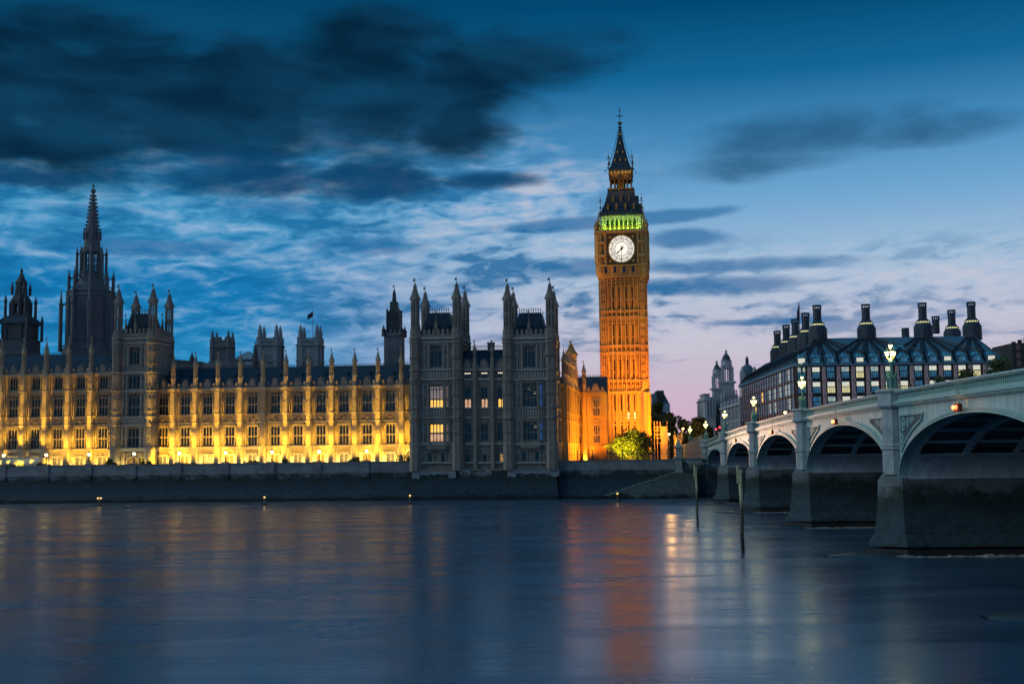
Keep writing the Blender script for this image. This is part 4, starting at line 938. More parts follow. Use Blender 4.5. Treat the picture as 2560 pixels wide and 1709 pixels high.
for a in range(4): m.tube((0, 0, zx), (.75 * math.cos(a * math.pi / 2 + .4), .75 * math.sin(a * math.pi / 2 + .4), zx + .1), .07, 5); m.ball((.75 * math.cos(a * math.pi / 2 + .4), .75 * math.sin(a * math.pi / 2 + .4), zx + .1), .17, 5)
m.ball((0, 0, TZ(276)), .24, 6); tw.put('finial', m, CAST)
vn = MB().tube((0, 0, 0), (0, 0, 5.2), .13, 6, .04).ball((0, 0, 3.6), .3, 6).box(-.6, .6, -.05, .05, 3.0, 3.12).ball((0, 0, 1.6), .32, 6).mesh('roof_finial', CAST)
for sx in (-1, 1):
    for sy in (-1, 1): tw.inst('roof_finial', vn, sx * 5.7, sy * 5.7, zr[0] + .3); o = tw.inst('roof_finial', vn, sx * 3.3, sy * 3.3, zr[4] + .3)

# ------------------------------------------------------------------ towers and roofs behind the palace
def back(px, D, rot=.1): return Fr(P(px, 900, D).x, D, -math.atan(rot))
def zat(px, D): return lambda y: P(px, y, D).z
def wid(n, D): return n / FPX * D
# octagonal spire tower
D = 345; f = back(224, D); z = zat(224, D); w = lambda n: wid(n, D)
t = T('spire_tower', 'tall dark octagonal gothic tower with flying pinnacles and a needle spire', 'tower', f, 0, 0, 20)
m = MB(); m.lathe(0, 0, [(w(66), 20), (w(66), z(872)), (w(53), z(862)), (w(53), z(733))], 8)
for k in range(8):
    a = math.pi / 8 + k * math.pi / 4; x, y = math.cos(a), math.sin(a)
    m.lathe(w(54) * x, w(54) * y, [(w(5.5), 20), (w(5.5), z(728))], 6)
for yy, r in ((862, 55), (850, 54.5), (742, 55), (730, 55)): m.lathe(0, 0, [(w(r), z(yy) - .3), (w(r + 1.5), z(yy)), (w(r), z(yy) + .3)], 8)
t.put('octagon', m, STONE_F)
wh = z(742) - z(846); ap = w(53) * math.cos(math.pi / 8)
for k in range(8):
    a = -math.pi / 2 + k * math.pi / 4
    for s in (-1, 1):
        x, y = ap * math.cos(a) - s * w(11.5) * math.sin(a), ap * math.sin(a) + s * w(11.5) * math.cos(a)
        if k in (0, 1, 7): window(t, x + .14 * math.cos(a), y + .14 * math.sin(a), z(846), w(17), wh, 2, (wh * .34, wh * .66), stone=STONE_F, rz=a + math.pi / 2, mw=.3)
def fly(r, zbase, zbridge, ztop, rr, rin):
    out = []
    for k in range(8):
        mb = MB(); out.append(mb); a = math.pi / 8 + k * math.pi / 4; x, y = r * math.cos(a), r * math.sin(a)
        mb.lathe(x, y, [(rr * 1.25, zbase), (rr, zbase + 1), (rr, zbridge + .5), (rr * 1.3, zbridge + .6), (rr * .8, zbridge + 1.0), (rr * .5, zbridge + (ztop - zbridge) * .5), (.05, ztop)], 6)
        mb.tube((x, y, zbridge), (rin * math.cos(a), rin * math.sin(a), zbridge + 1.2), rr * .5, 4); mb.tube((x, y, zbase + 1.5), (rin * math.cos(a), rin * math.sin(a), zbase + 2.0), rr * .5, 4)
    return out
for q in fly(w(70.5), z(880), z(768), z(725), .55, w(53)): t.put('flying_pinnacle', q, STONE_F)
m = MB(); m.lathe(0, 0, [(w(55), z(733)), (w(42), z(720)), (w(32), z(706)), (w(27), z(692)), (w(25), z(681))], 8)
t.put('stone_roof', m, STONE_F)
for q in fly(w(53), z(733), z(700), z(672), .45, w(33)): t.put('flying_pinnacle', q, STONE_F)
m = MB()
for k in range(8):
    a = math.pi / 8 + k * math.pi / 4; m.lathe(w(21) * math.cos(a), w(21) * math.sin(a), [(w(4), z(684)), (w(3.6), z(620))], 6)
    a2 = k * math.pi / 4; m.lathe(w(19) * math.cos(a2), w(19) * math.sin(a2), [(w(1.1), z(684)), (w(1.1), z(628))], 4)
m.lathe(0, 0, [(w(27), z(684)), (w(27), z(679))], 8); m.lathe(0, 0, [(w(24), z(632)), (w(24), z(622)), (w(20), z(616)), (w(18.5), z(588)), (w(20), z(586))], 8)
for k in range(8):
    a = math.pi / 8 + k * math.pi / 4
    for yy in (650, 665): m.tube((w(21) * math.cos(a), w(21) * math.sin(a), z(yy)), (w(21) * math.cos(a + math.pi / 4), w(21) * math.sin(a + math.pi / 4), z(yy)), .2, 4)
t.put('lantern', m, STONE_F)
for q in fly(w(35), z(700), z(640), z(617), .38, w(20)): t.put('flying_pinnacle', q, STONE_F)
m = MB(); pr_ = [(w(18), z(587)), (w(15.5), z(583)), (w(10), z(540)), (w(5), z(500)), (w(2), z(478))]; m.lathe(0, 0, pr_); crockets(m, 0, 0, pr_, 8, .5, 1.1)
m.ball((0, 0, z(478)), .75, 8); m.tube((0, 0, z(478)), (0, 0, z(461)), .16, 6); m.ball((0, 0, z(466)), .35, 6)
for k in range(8): a = math.pi / 8 + k * math.pi / 4; m.lathe(w(20) * math.cos(a), w(20) * math.sin(a), [(.3, z(600)), (.25, z(580)), (.03, z(568))], 5)
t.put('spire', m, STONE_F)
# iron lantern tower, far left
D = 330; f = back(48, D); z = zat(48, D); w = lambda n: wid(n, D)
t = T('lantern_tower', 'dark iron ventilation tower with louvred stage and open lantern behind the three-storey range', 'tower', f, 0, 0, 20)
m = MB(); m.sq(0, 0, [(w(36), 20), (w(36), z(892)), (w(37.5), z(888)), (w(36), z(880)), (w(36), z(852)), (w(38), z(850))]); t.put('base_stage', m, LEAD)
m = MB(); m.sq(0, 0, [(w(32), z(852)), (w(32), z(812))])
for i in range(9): m.sq(0, 0, [(w(32.8), z(850 - i * 4.2)), (w(32), z(848 - i * 4.2))])
for s in (-1, 1):
    for q in (-.33, .33): m.cbox(s * w(32), q * w(60), z(852), z(810), .4, .4); m.cbox(q * w(60), s * w(32.5), z(852), z(810), .5, .4)
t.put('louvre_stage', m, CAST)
m = MB(); m.sq(0, 0, [(w(38), z(812)), (w(38), z(806)), (w(30), z(796)), (w(26), z(792))]); t.put('skirt_roof', m, SLATE)
m = MB()
for k in range(8): a = math.pi / 8 + k * math.pi / 4; m.lathe(w(23) * math.cos(a), w(23) * math.sin(a), [(w(5), z(793)), (w(5), z(756))], 5)
m.lathe(0, 0, [(w(25), z(793)), (w(25), z(786))]); m.lathe(0, 0, [(w(25), z(763)), (w(25), z(752)), (w(18), z(740)), (w(15), z(736)), (w(13.5), z(712)), (w(15), z(708)), (w(9), z(697)), (w(4), z(685)), (w(1.2), z(678))])
m.ball((0, 0, z(677)), .45, 6); m.tube((0, 0, z(677)), (0, 0, z(668)), .1, 5); t.put('lantern', m, CAST)
for (r, zb_, zt_) in ((38, 852, 785), (26, 793, 738), (15.5, 738, 706)):
    for sx in (-1, 1):
        for sy in (-1, 1): m = MB(); m.lathe(sx * w(r), sy * w(r), [(.42, z(zb_)), (.36, z(zt_ + 20)), (.5, z(zt_ + 19)), (.05, z(zt_))], 6); t.put('corner_pinnacle', m, CAST)
# ventilation tower by the pavilion
D = 292; f = back(986, D); z = zat(986, D); w = lambda n: wid(n, D)
t = T('ventilation_tower', 'slim stone tower topped by a dark iron lantern spire, beside the dark pavilion', 'tower', f, 0, 0, 20)
m = MB(); m.sq(0, 0, [(w(22), 20), (w(22), z(842)), (w(24), z(841)), (w(24), z(838)), (w(22), z(837))]); battlement(m, -w(22), w(22), -w(22.5), z(839), 1.1, .5, .3); t.put('shaft', m, STONE_G)
for s in (-1, 1):
    for (a, b) in ((885, 864), (905, 888)): window(t, s * w(6.5), -w(22) - .1, z(a), 1.0, z(b) - z(a), 1, (), stone=STONE_G)
m = MB(); m.sq(0, 0, [(w(16), z(838)), (w(15.5), z(782)), (w(16.5), z(780)), (w(10), z(778)), (w(9), z(756)), (w(7), z(754))])
for i in range(6): m.cbox(-w(15) + i * w(6), -w(16), z(838), z(783), .25, .2)
m.lathe(0, 0, [(w(6), z(756)), (w(5), z(742))])
for k in range(6): m.lathe(w(3.2) * math.cos(k * 1.047), w(3.2) * math.sin(k * 1.047), [(.14, z(743)), (.12, z(732))], 4)
m.lathe(0, 0, [(w(4.2), z(735)), (w(3.2), z(729)), (w(1), z(722))]); m.tube((0, 0, z(723)), (0, 0, z(712)), .08, 5); m.box(-.35, 0, -.03, .03, z(718), z(714)); t.put('iron_lantern', m, CAST)
for sx in (-1, 1):
    for sy in (-1, 1):
        t.put('corner_pinnacle', MB().lathe(sx * w(22.5), sy * w(22.5), [(.55, z(842)), (.5, z(829)), (.65, z(828)), (.3, z(822)), (.05, z(813))], 6), CAST)
        t.put('corner_post', MB().lathe(sx * w(15), sy * w(15), [(.3, z(838)), (.28, z(776)), (.05, z(772))], 5), CAST)
# abbey twin towers
def abbey(label, px, flag=False):
    D = 580; f = back(px, D, .03); z = zat(px, D); w = lambda n: wid(n, D); hw = w(27)
    t = T('abbey_tower', label, 'church tower', f, 0, 0, 20, 'abbey twin towers')
    m = MB(); m.sq(0, 0, [(hw, 20), (hw, z(867)), (hw + .9, z(866)), (hw + .9, z(863)), (hw, z(862)), (hw, z(852))])
    for q in (-.36, .36):
        for s in (-1, 1): m.cbox(q * 2 * hw, s * hw, 20, z(867), 2.2, 1.2); m.cbox(s * hw, q * 2 * hw, 20, z(867), 1.2, 2.2)
    m.box(-hw - .7, hw + .7, -hw - .8, hw + .8, z(905), z(902)); t.put('shaft', m, STONE_A)
    p = MB()
    for i in range(7): p.cbox(-hw * .6 + i * hw * .2, -hw - .1, z(852), z(847), .9, .5)
    p.box(-hw, hw, -hw - .4, -hw + .1, z(856), z(852)); p.box(hw - .1, hw + .4, -hw, hw, z(856), z(849)); t.put('parapet', p, STONE_A)
    me = MB().lathe(0, 0, [(1.75, z(868)), (1.75, z(848)), (1.95, z(846)), (1.2, z(843)), (1.0, z(836)), (.12, z(812))], 8)
    crockets(me, 0, 0, [(1.0, z(836)), (.12, z(812))], 8, .35, .8); me.tube((0, 0, z(813)), (0, 0, z(810)), .1, 4); me = me.mesh('corner_spire', STONE_A)
    for sx in (-1, 1):
        for sy in (-1, 1): t.inst('corner_spire', me, sx * (hw - 1.2), sy * (hw - 1.2), 0)
    d = MB(); d.yprism([(-3.2, z(912)), (-2.5, z(912)), (-2.5, z(897)), (0, z(889)), (2.5, z(897)), (2.5, z(912)), (3.2, z(912)), (3.2, z(896)), (0, z(886)), (-3.2, z(896))], -hw - .5, -hw - .02); t.put('gable_moulding', d, STONE_A)
    for s in (-1, 1): window(t, s * 1.2, -hw - .25, z(912), 1.9, z(897) - z(912), 2, (), stone=STONE_A, mw=.3)
    return t, hw, z
abbey('pale abbey tower with four corner spires and a bare roof, beside the black spirelet', 675)
t2, hw, z = abbey('pale abbey tower with four corner spires and a flagpole on its roof', 776)
D = 580; fz = P(782, 775, D).z
t = T('flagpole', 'tall flagpole with a dark flag flying above an abbey tower', 'flagpole', back(782, 581, .03), 0, 0, z(852))
t.put('pole', MB().tube((0, 0, z(852)), (0, 0, fz), .17, 6, .1), CAST)
m = MB(); n = 7; vs = [(-.1 - .45 * i, .3 * math.sin(i * 1.1), fz - .4 - .34 * i - 2.6 * k * (1 - .02 * i)) for k in (0, 1) for i in range(n)]; m.add(vs, [(i, i + 1, n + i + 1, n + i) for i in range(n - 1)])
t.put('flag', m, pmat('dark_flag', (.02, .03, .07), .8, (.09, .03, .05), .5))
# church tower, hipped roof, black spirelet
D = 450; f = back(556, D, .03); z = zat(556, D); w = lambda n: wid(n, D); hw = w(23.5)
t = T('church_tower', 'square dark church tower with four thin corner pinnacles and twin belfry windows', 'church tower', f, 0, 0, 20)
m = MB(); m.sq(0, 0, [(hw + .6, 20), (hw + .6, z(905)), (hw, z(904)), (hw, z(872)), (hw + .7, z(871)), (hw, z(869)), (hw, z(856))]); t.put('shaft', m, STONE_G)
p = MB(); battlement(p, -hw, hw, -hw, z(856), 1.6, 1.4, .4); q = MB(); battlement(q, -hw, hw, 0, z(856), 1.6, 1.4, .4); p.add([(hw - y, x, zz_) for x, y, zz_ in q.v], q.f); p.box(-hw, hw, hw - .4, hw, z(856), z(854)); t.put('parapet', p, STONE_G)
me = MB().lathe(0, 0, [(1.0, z(905)), (.95, z(850)), (.6, z(848)), (.5, z(842)), (.06, z(827))], 8); crockets(me, 0, 0, [(.6, z(848)), (.06, z(827))], 8, .25, .6); me = me.mesh('corner_pinnacle', STONE_G)
for sx in (-1, 1):
    for sy in (-1, 1): t.inst('corner_pinnacle', me, sx * (hw - .5), sy * (hw - .5), 0)
for x in (-2.9, .9): window(t, x + .4, -hw - .12, z(901), 2.3, z(874) - z(901), 3, (z(888) - z(901),), stone=STONE_G, mw=.25)
D = 500; z = zat(610, D)
t = T('hipped_roof_hall', 'plain hall with a pale blue-grey hipped roof beside the dark church tower', 'building', back(610, D, .05), 0, 0, 18)
m = MB(); hw = wid(28, D); m.box(-hw + .6, hw - .6, 0, 14, 18, z(899)); t.put('wall', m, STONE_G)
m = MB().loft([[(-hw, -.8, z(899)), (hw, -.8, z(899)), (hw, 15, z(899)), (-hw, 15, z(899))], [(-hw, -.8, z(897)), (hw, -.8, z(897)), (hw, 15, z(897)), (-hw, 15, z(897))], [(-.6, 6.5, z(875)), (.6, 6.5, z(875)), (.6, 7.5, z(875)), (-.6, 7.5, z(875))]]); t.put('roof', m, pmat('pale_metal_roof', (.20, .25, .29), .45, (.30, .35, .39), .4))
w_ = MB().box(-.5, wid(22, D), -.05, .05, z(912), z(904)).mesh('window', pmat('pale_blind', (.3, .36, .42), .5)); t.inst('window', w_, 1, 0, 0)
D = 300; z = zat(638, D)
t = T('spirelet', 'small black crocketed spirelet between the hipped roof and the abbey towers', 'spirelet', back(638, D), 0, 0, 20)
m = MB(); pr_ = [(wid(8.5, D), 20), (wid(8, D), z(905)), (wid(5.5, D), z(895)), (wid(4, D), z(884)), (wid(2.3, D), z(870)), (.1, z(858))]; m.lathe(0, 0, pr_); crockets(m, 0, 0, pr_[1:], 8, .28, .6); t.put('spire', m, CAST)
m = MB(); m.tube((0, 0, z(859)), (0, 0, z(853)), .1, 5); m.box(-.5, .5, -.08, .08, z(857), z(856)); t.put('finial', m, CAST)
for px, top, lab in ((480, 876, 'tall crocketed roof pinnacle between the glazed roof and the dark church tower'), (501, 898, 'short stubby roof pinnacle close beside the dark church tower')):
    z = zat(px, 305); t = T('roof_pinnacle', lab, 'pinnacle', back(px, 305), 0, 0, 20); m = pinnacle_mb(0, z(top + 22) - 20, z(top) - 20, .5, 0, False); m.v = [(x, y, q + 20) for x, y, q in m.v]; t.put('shaft', m, CAST)
t = T('inner_roof', 'low glazed inner roof ridge against the turreted tower', 'roof', back(440, 300), 0, 0, 20); z = zat(440, 300)
m = MB(); m.yprism([(-5, 20), (8, 20), (7, z(906)), (-4.5, z(893)), (-5, z(893))], 0, 10); t.put('slope', m, pmat('old_glazing', (.06, .08, .085), .5, (.10, .12, .12), 1.0)); m = MB(); cresting(m, -4.4, 7, -.02, z(906) - .2, .4, 1.0); t.put('ridge', m, CAST)

# ------------------------------------------------------------------ right-hand river wall with landing steps
RZ = FWALL.uz(1550, 1151, 0)[1]; UB0 = 9.3
UE = FWALL.uz(1770, 1150, 0)[0]
river_wall('river_wall', 'dark stained embankment wall between the pavilion and the bridge, with worn steps down its face', UPR + .72, UE + 26, RZ, RZ - 1.55, [], v0=.3)
GPS = pmat('tread_stone', (.30, .32, .28), .8, (.40, .42, .37), 1.0)
u1, z1_ = FWALL.uz(1690, 1196, -1.2); u0, z0_ = FWALL.uz(1512, 1238, -1.2)
t = T('landing_steps', 'worn stone landing steps climbing along the embankment wall to the bridge foot', 'steps', FWALL, (u0 + u1) / 2, -1.2, 0)
m = MB(); n = 13
for i in range(n):
    a = u0 + (u1 - u0) * i / n; zt_ = .35 + (5.0 - .35) * (i + 1) / n; m.box(a, a + (u1 - u0) / n, -2.1, -.05, -1, zt_)
m.box(u1, u1 + 4.0, -2.1, -.05, -1, 5.0); STEPM = river_wall_mat('lamplit_step_stone', (.22, .24, .20), (.13, .16, .15), (.07, .10, .05)); t.put('flight', m, STEPM)  # paler, greener stone carries the lamplight on the steps in its colour
m = MB()
for i in range(n): a = u0 + (u1 - u0) * i / n; zt_ = .35 + (5.0 - .35) * (i + 1) / n; m.box(a - .12, a + (u1 - u0) / n + .1, -2.2, -.04, zt_, zt_ + .1)
t.put('treads', m, GPS)
# gate pier with cap at the head of the steps
u, zq = FWALL.uz(1697, 1165, 0); GP = pmat('gate_pier_stone', (.26, .27, .24), .85, (.38, .38, .33), 1.2, .3)
t = T('gate_pier', 'stone gate pier with a pointed cap on the embankment wall by the bridge foot', 'pier', FWALL, u, -.3, 4.6)
m = MB(); m.sq(u, -.2, [(.75, 4.4), (.75, 5.4), (.62, 5.6), (.62, RZ + .2), (.8, RZ + .3), (.8, RZ + .6), (.6, RZ + .7), (.6, RZ + 2.3), (.85, RZ + 2.45), (.85, RZ + 2.7), (.5, RZ + 3.1), (.3, RZ + 3.6), (.16, RZ + 3.9)]); m.ball((u, -.2, RZ + 4.05), .22, 8); t.put('shaft', m, GP)
t = T('balustrade', 'pale carved stone balcony on the embankment wall between the gate pier and the bridge', 'balustrade', FWALL, u + 3, -.2, 5)
m = MB(); ue = UE - 1.2; m.box(u + .8, ue, -.9, 0, RZ + .22, RZ + .4); m.box(u + .8, ue, -.55, 0, RZ - .4, RZ + .22); m.loft([[(u + 2.2, -.3, RZ - 1.6), (ue - .5, -.3, RZ - 1.6), (ue - .5, 0, RZ - 1.6), (u + 2.2, 0, RZ - 1.6)], [(u + 1.6, -.75, RZ - .6), (ue, -.75, RZ - .6), (ue, 0, RZ - .6), (u + 1.6, 0, RZ - .6)], [(u + 1.6, -.75, RZ - .4), (ue, -.75, RZ - .4), (ue, 0, RZ - .4), (u + 1.6, 0, RZ - .4)]])
for i in range(6): m.ball((u + 2.4 + i * .65, -.72, RZ - .85), .26, 6)
t.put('coping', m, GP)
# railing along the green in front of the north front
t = T('railing', 'thin iron railing along the embankment wall in front of the orange-lit ranges', 'railing', FWALL, 20, 2.5, 7.0)
m = MB(); ra, rb = UPR + 1.5, UE - 5
for zq in (7.2, 8.9): m.box(ra, rb, 2.47, 2.53, zq, zq + .07)
for i in range(int((rb - ra) / .35)): m.box(ra + i * .35 - .02, ra + i * .35 + .02, 2.48, 2.52, 7.0, 9.1)
t.put('bars', m, CAST)
pm = MB().box(-.09, .09, -.09, .09, 0, 2.6).ball((0, 0, 2.7), .16, 6).mesh('post', CAST)
for k in range(9): t.inst('post', pm, ra + (rb - ra) * k / 8, 2.5, 7.0)

# ------------------------------------------------------------------ the bridge
BS = Vector((-.051, -1, 0)).normalized(); FB = Fr(39.2, 245, math.atan2(BS.y, BS.x))
ZP = lambda s: 13.55 - 1.36e-4 * (s - 126) ** 2          # parapet top
SP = [0, 31.5, 66.5, 104.7, 144.4, 182.6, 217.6]; BW = 26.0; ZSP = 6.22
BPAINT = pmat('bridge_paint', (.28, .45, .41), .5, (.38, .54, .49), .35, .12, streak=.45, fine=1.2)
BLITE = pmat('bridge_pale_paint', (.33, .46, .42), .55, (.60, .69, .64), .35, .25, streak=.62, fine=1.6, courses=1.5)
BGREEN = pmat('bridge_green_paint', (.10, .25, .20), .45, (.15, .31, .25), .8, .1)
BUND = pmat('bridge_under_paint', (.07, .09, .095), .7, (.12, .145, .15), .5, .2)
BRIB = pmat('bridge_rib_paint', (.55, .62, .61), .6, (.68, .72, .70), .6, .2)
PSHAFT = pmat('pier_shaft_granite', (.26, .28, .28), .8, (.44, .46, .46), .7, .35, streak=.3, fine=2.6)
bridge = T('road_bridge', 'long pale green iron arch bridge on granite piers crossing the river', 'bridge', FB, 110, 13, 0)
def pier(s, zp_, first=False):
    e = link('pier', None, bridge.o)
    m = MB(); pl_ = lambda h, n0, back_, zz: [(s - h, 1.2 - (1.2 if h > 1.7 else .9), zz), (s, -n0, zz), (s + h, .1, zz), (s + h, BW - .1, zz), (s, BW + n0, zz), (s - h, BW - .1, zz)]
    m.loft([pl_(2.15, 2.5, 0, .75), pl_(2.1, 2.45, 0, 1.1), pl_(1.72, 1.95, 0, 1.75), pl_(1.6, 1.7, 0, 3.2), pl_(1.5, 1.5, 0, 6.15)])
    link('cutwater', m.mesh('cutwater', PIERM, bridge.off), e)
    m = MB().loft([pl_(2.3, 2.7, 0, -2), pl_(2.3, 2.7, 0, .55)]); link('footing', m.mesh('footing', pmat('wet_footing', (.01, .013, .013), .5, (.025, .03, .03), 1.0, .4) if 'wet_footing' not in bpy.data.materials else bpy.data.materials['wet_footing'], bridge.off), e)
    m = MB(); m.loft([pl_(1.5, 1.5, 0, 6.15), [(s - .9, .2, 6.85), (s, -.95, 6.85), (s + .9, .2, 6.85), (s + .9, BW - .2, 6.85), (s, BW + .95, 6.85), (s - .9, BW - .2, 6.85)]])
    link('weathering', m.mesh('weathering', PIERM, bridge.off), e)
    zc_ = zp_ - 1.25
    for vv in (0, BW):
        m = MB(); m.lathe(s, vv, [(1.02, 6.6), (1.02, 8.55), (1.12, 8.65), (1.18, 8.75), (1.06, 8.85), (1.14, 9.0), (.95, 9.15), (.92, zc_ - .25)], 8); link('shaft', m.mesh('shaft', PSHAFT, bridge.off), e)
    for vv in (0, BW):
        m = MB(); m.lathe(s, vv, [(.92, zc_ - .3), (1.28, zc_ - .1), (1.32, zc_ + .05), (1.22, zc_ + .2), (1.22, zp_ - .22), (1.38, zp_ - .12), (1.38, zp_ + .04), (1.25, zp_ + .12)], 8); link('cap', m.mesh('cap', PSHAFT, bridge.off), e)
for s in SP: pier(s, ZP(s) + .04)
RIBV = [.9 + k * 4.03 for k in range(7)]
def span(sa, sb):
    e = link('arch_span', None, bridge.o); off = bridge.off
    a_, b_ = sa + 1.35, sb - 1.35; c = (a_ + b_) / 2; A_ = (b_ - a_) / 2; zcr = ZP(c) - 2.35; B_ = zcr - ZSP; N = 40
    el = lambda th, da=0.0, db=0.0: (c - (A_ + da) * math.cos(th), ZSP + (B_ + db) * math.sin(th))
    top = lambda s: ZP(s) - 1.3
    for v in (.15, BW - .15):
        m = MB()
        for i in range(N):
            p, q = el(math.pi * i / N, .32, .32), el(math.pi * (i + 1) / N, .32, .32)
            pa, qa = max(p[0], sa + 1.0), min(max(q[0], sa + 1.0), sb - 1.0); pa = min(pa, sb - 1.0)
            m.add([(pa, v, p[1]), (qa, v, q[1]), (qa, v, top(qa)), (pa, v, top(pa))], [(0, 1, 2, 3)])
        link('spandrel', m.mesh('spandrel', BLITE, off), e)
    for v, sg in ((.15, -1), (BW - .15, 1)):
        m = MB()
        for (r0, r1, pr) in ((0, .12, .30), (.12, .22, .16), (.22, .34, .24)):
            for i in range(N):
                th0, th1 = math.pi * i / N, math.pi * (i + 1) / N
                p0, p1, q0, q1 = el(th0, r0, r0), el(th0, r1, r1), el(th1, r0, r0), el(th1, r1, r1); vf = v + sg * pr
                m.add([(p0[0], vf, p0[1]), (q0[0], vf, q0[1]), (q1[0], vf, q1[1]), (p1[0], vf, p1[1])], [(0, 1, 2, 3)])
                m.add([(p0[0], vf, p0[1]), (q0[0], vf, q0[1]), (q0[0], v - sg * .5, q0[1]), (p0[0], v - sg * .5, p0[1])], [(0, 1, 2, 3)])
                m.add([(p1[0], vf, p1[1]), (q1[0], vf, q1[1]), (q1[0], v, q1[1]), (p1[0], v, p1[1])], [(0, 1, 2, 3)])
        link('arch_ring', m.mesh('arch_ring', BPAINT, off), e)
    # ribs and plating
    for v in RIBV:
        rs = []; m = MB()
        for i in range(N + 1):
            th = math.pi * i / N; p, q = el(th), el(th, .62, .62); rs.append([(p[0], v - .25, p[1]), (p[0], v + .25, p[1]), (q[0], v + .12, q[1]), (q[0], v - .12, q[1])])
        m.loft(rs, False); link('rib', m.mesh('rib', BRIB, off), e)
    m = MB()
    for i in range(N):
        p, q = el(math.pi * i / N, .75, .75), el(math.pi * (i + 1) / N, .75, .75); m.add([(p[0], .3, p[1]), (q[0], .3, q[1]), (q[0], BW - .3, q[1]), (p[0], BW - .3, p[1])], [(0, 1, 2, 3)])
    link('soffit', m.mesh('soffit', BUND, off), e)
    for i in (5, 8, 11, 14, 17, 20, 23, 26, 29, 32, 35):
        p = el(math.pi * i / N, .3, .3); m = MB().box(p[0] - .1, p[0] + .1, .5, BW - .5, p[1] - .12, p[1] + .12); link('cross_beam', m.mesh('cross_beam', BRIB, off), e)
    th_ = math.asin(min(.99, 1.95 / B_))
    for s_ in (0, 1):
        m = MB()
        for i in range(8):
            t0, t1 = th_ * i / 8, th_ * (i + 1) / 8
            if s_: t0, t1 = math.pi - t0, math.pi - t1
            p, q = el(t0, -.08, -.02), el(t1, -.08, -.02); m.add([(p[0], .75, p[1]), (q[0], .75, q[1]), (q[0], BW - .75, q[1]), (p[0], BW - .75, p[1])], [(0, 1, 2, 3)])
        link('springing_plate', m.mesh('springing_plate', pmat('springing_plate_paint', (.40, .47, .47), .6, (.66, .70, .69), .35, .2, streak=.6, courses=1.2) if 'springing_plate_paint' not in bpy.data.materials else bpy.data.materials['springing_plate_paint'], off), e)
    # spandrel panels with tracery
    for sg in (1, -1):
        s0_ = a_ + .25 if sg > 0 else b_ - .25; zt_ = top(s0_ + sg * 4) - .75
        L = A_ * .34; pts = [(s0_ + sg * .15, zt_)]; n = 10
        def on(x): k = max(-1, min(1, (x - c) / (A_ + 1.05))); return ZSP + (B_ + 1.05) * math.sqrt(1 - k * k)
        xs = [s0_ + sg * (.15 + L * i / n) for i in range(n + 1)]; low = [(x, on(x)) for x in xs if on(x) < zt_ - .1]
        if len(low) < 3: continue
        tip = (low[-1][0] + sg * L / n * .8, zt_)
        outer = [(s0_ + sg * .15, zt_), tip] + low[::-1]
        cxm = sum(p[0] for p in outer) / len(outer); czm = sum(p[1] for p in outer) / len(outer)
        pn = MB(); pn.yprism(outer, .06, .13); o = link('spandrel_panel', pn.mesh('spandrel_panel', BUND, off), e)  # dark plate set proud paints the shade of a recessed panel
        tr_ = MB()
        for p, q in zip(outer, outer[1:] + outer[:1]): tr_.tube((p[0], .05, p[1]), (q[0], .05, q[1]), .09, 4)
        x0_ = s0_ + sg * .15
        for (r, fx) in ((.55, .8), (.42, 1.75), (.30, 2.45), (.2, 2.95)):
            zc_ = zt_ - r - .18; tr_.ring_y(x0_ + sg * fx * L / 4.4, zc_, r * .74, r, .0, .06, 20); tr_.ring_y(x0_ + sg * fx * L / 4.4, zc_, r * .2, r * .45, .0, .06, 12)
        tr_.ring_y(x0_ + sg * .55, zt_ - 1.9, .25, .38, .0, .06, 16); tr_.tube((x0_ + sg * .2, .03, zt_ - .2), (x0_ + sg * .2, .03, low[0][1] + .3), .06, 4); tr_.tube((x0_ + sg * .9, .03, zt_ - 1.2), (x0_ + sg * .35, .03, zt_ - 2.9), .06, 4)
        link('tracery', tr_.mesh('tracery', BPAINT, off), o)
    # cornice, dentils, pierced parapet
    x0, x1 = sa + 1.15, sb - 1.15; n = int((x1 - x0) / .36); st_ = (x1 - x0) / n; K = 16
    def strip(mb, va, vb, da, db):
        mb.loft([[(x0 + (x1 - x0) * i / K, va, ZP(x0 + (x1 - x0) * i / K) + da), (x0 + (x1 - x0) * i / K, vb, ZP(x0 + (x1 - x0) * i / K) + da), (x0 + (x1 - x0) * i / K, vb, ZP(x0 + (x1 - x0) * i / K) + db), (x0 + (x1 - x0) * i / K, va, ZP(x0 + (x1 - x0) * i / K) + db)] for i in range(K + 1)])
    for (f_, g_) in ((1, 0), (-1, BW)):
        V = lambda q: g_ + f_ * q
        cn, dn, pp, cp = MB(), MB(), MB(), MB()
        strip(cn, V(-.35), V(.4), -1.12, -.98); strip(cn, V(-.22), V(.4), -.98, -.9); strip(cn, V(-.05), V(.4), -1.34, -1.12); strip(cn, V(.0), V(.35), -.9, -.78)
        strip(cp, V(-.2), V(.4), -.13, 0); strip(cp, V(-.08), V(.36), -.22, -.13)
        for i in range(n):
            x = x0 + (i + .5) * st_; zt_ = ZP(x)
            if f_ > 0 or i % 2 == 0:
                ww = st_ * .5; lo, hi = zt_ - .79, zt_ - .21; mid = (lo + hi) / 2
                pp.yprism([(x - .03, hi - .1), (x - ww, hi), (x + ww, hi), (x + .03, hi - .1), (x + .035, mid + .06), (x + .1, mid), (x + .035, mid - .08), (x + .05, lo + .12), (x + ww, lo), (x - ww, lo), (x - .05, lo + .12), (x - .035, mid - .08), (x - .1, mid), (x - .035, mid + .06)], V(.12) if f_ > 0 else V(.2), V(.2) if f_ > 0 else V(.12))
            if f_ > 0 and i % 1 == 0: dn.box(x - .1, x + .1, -.26, -.05, zt_ - 1.27, zt_ - 1.12)
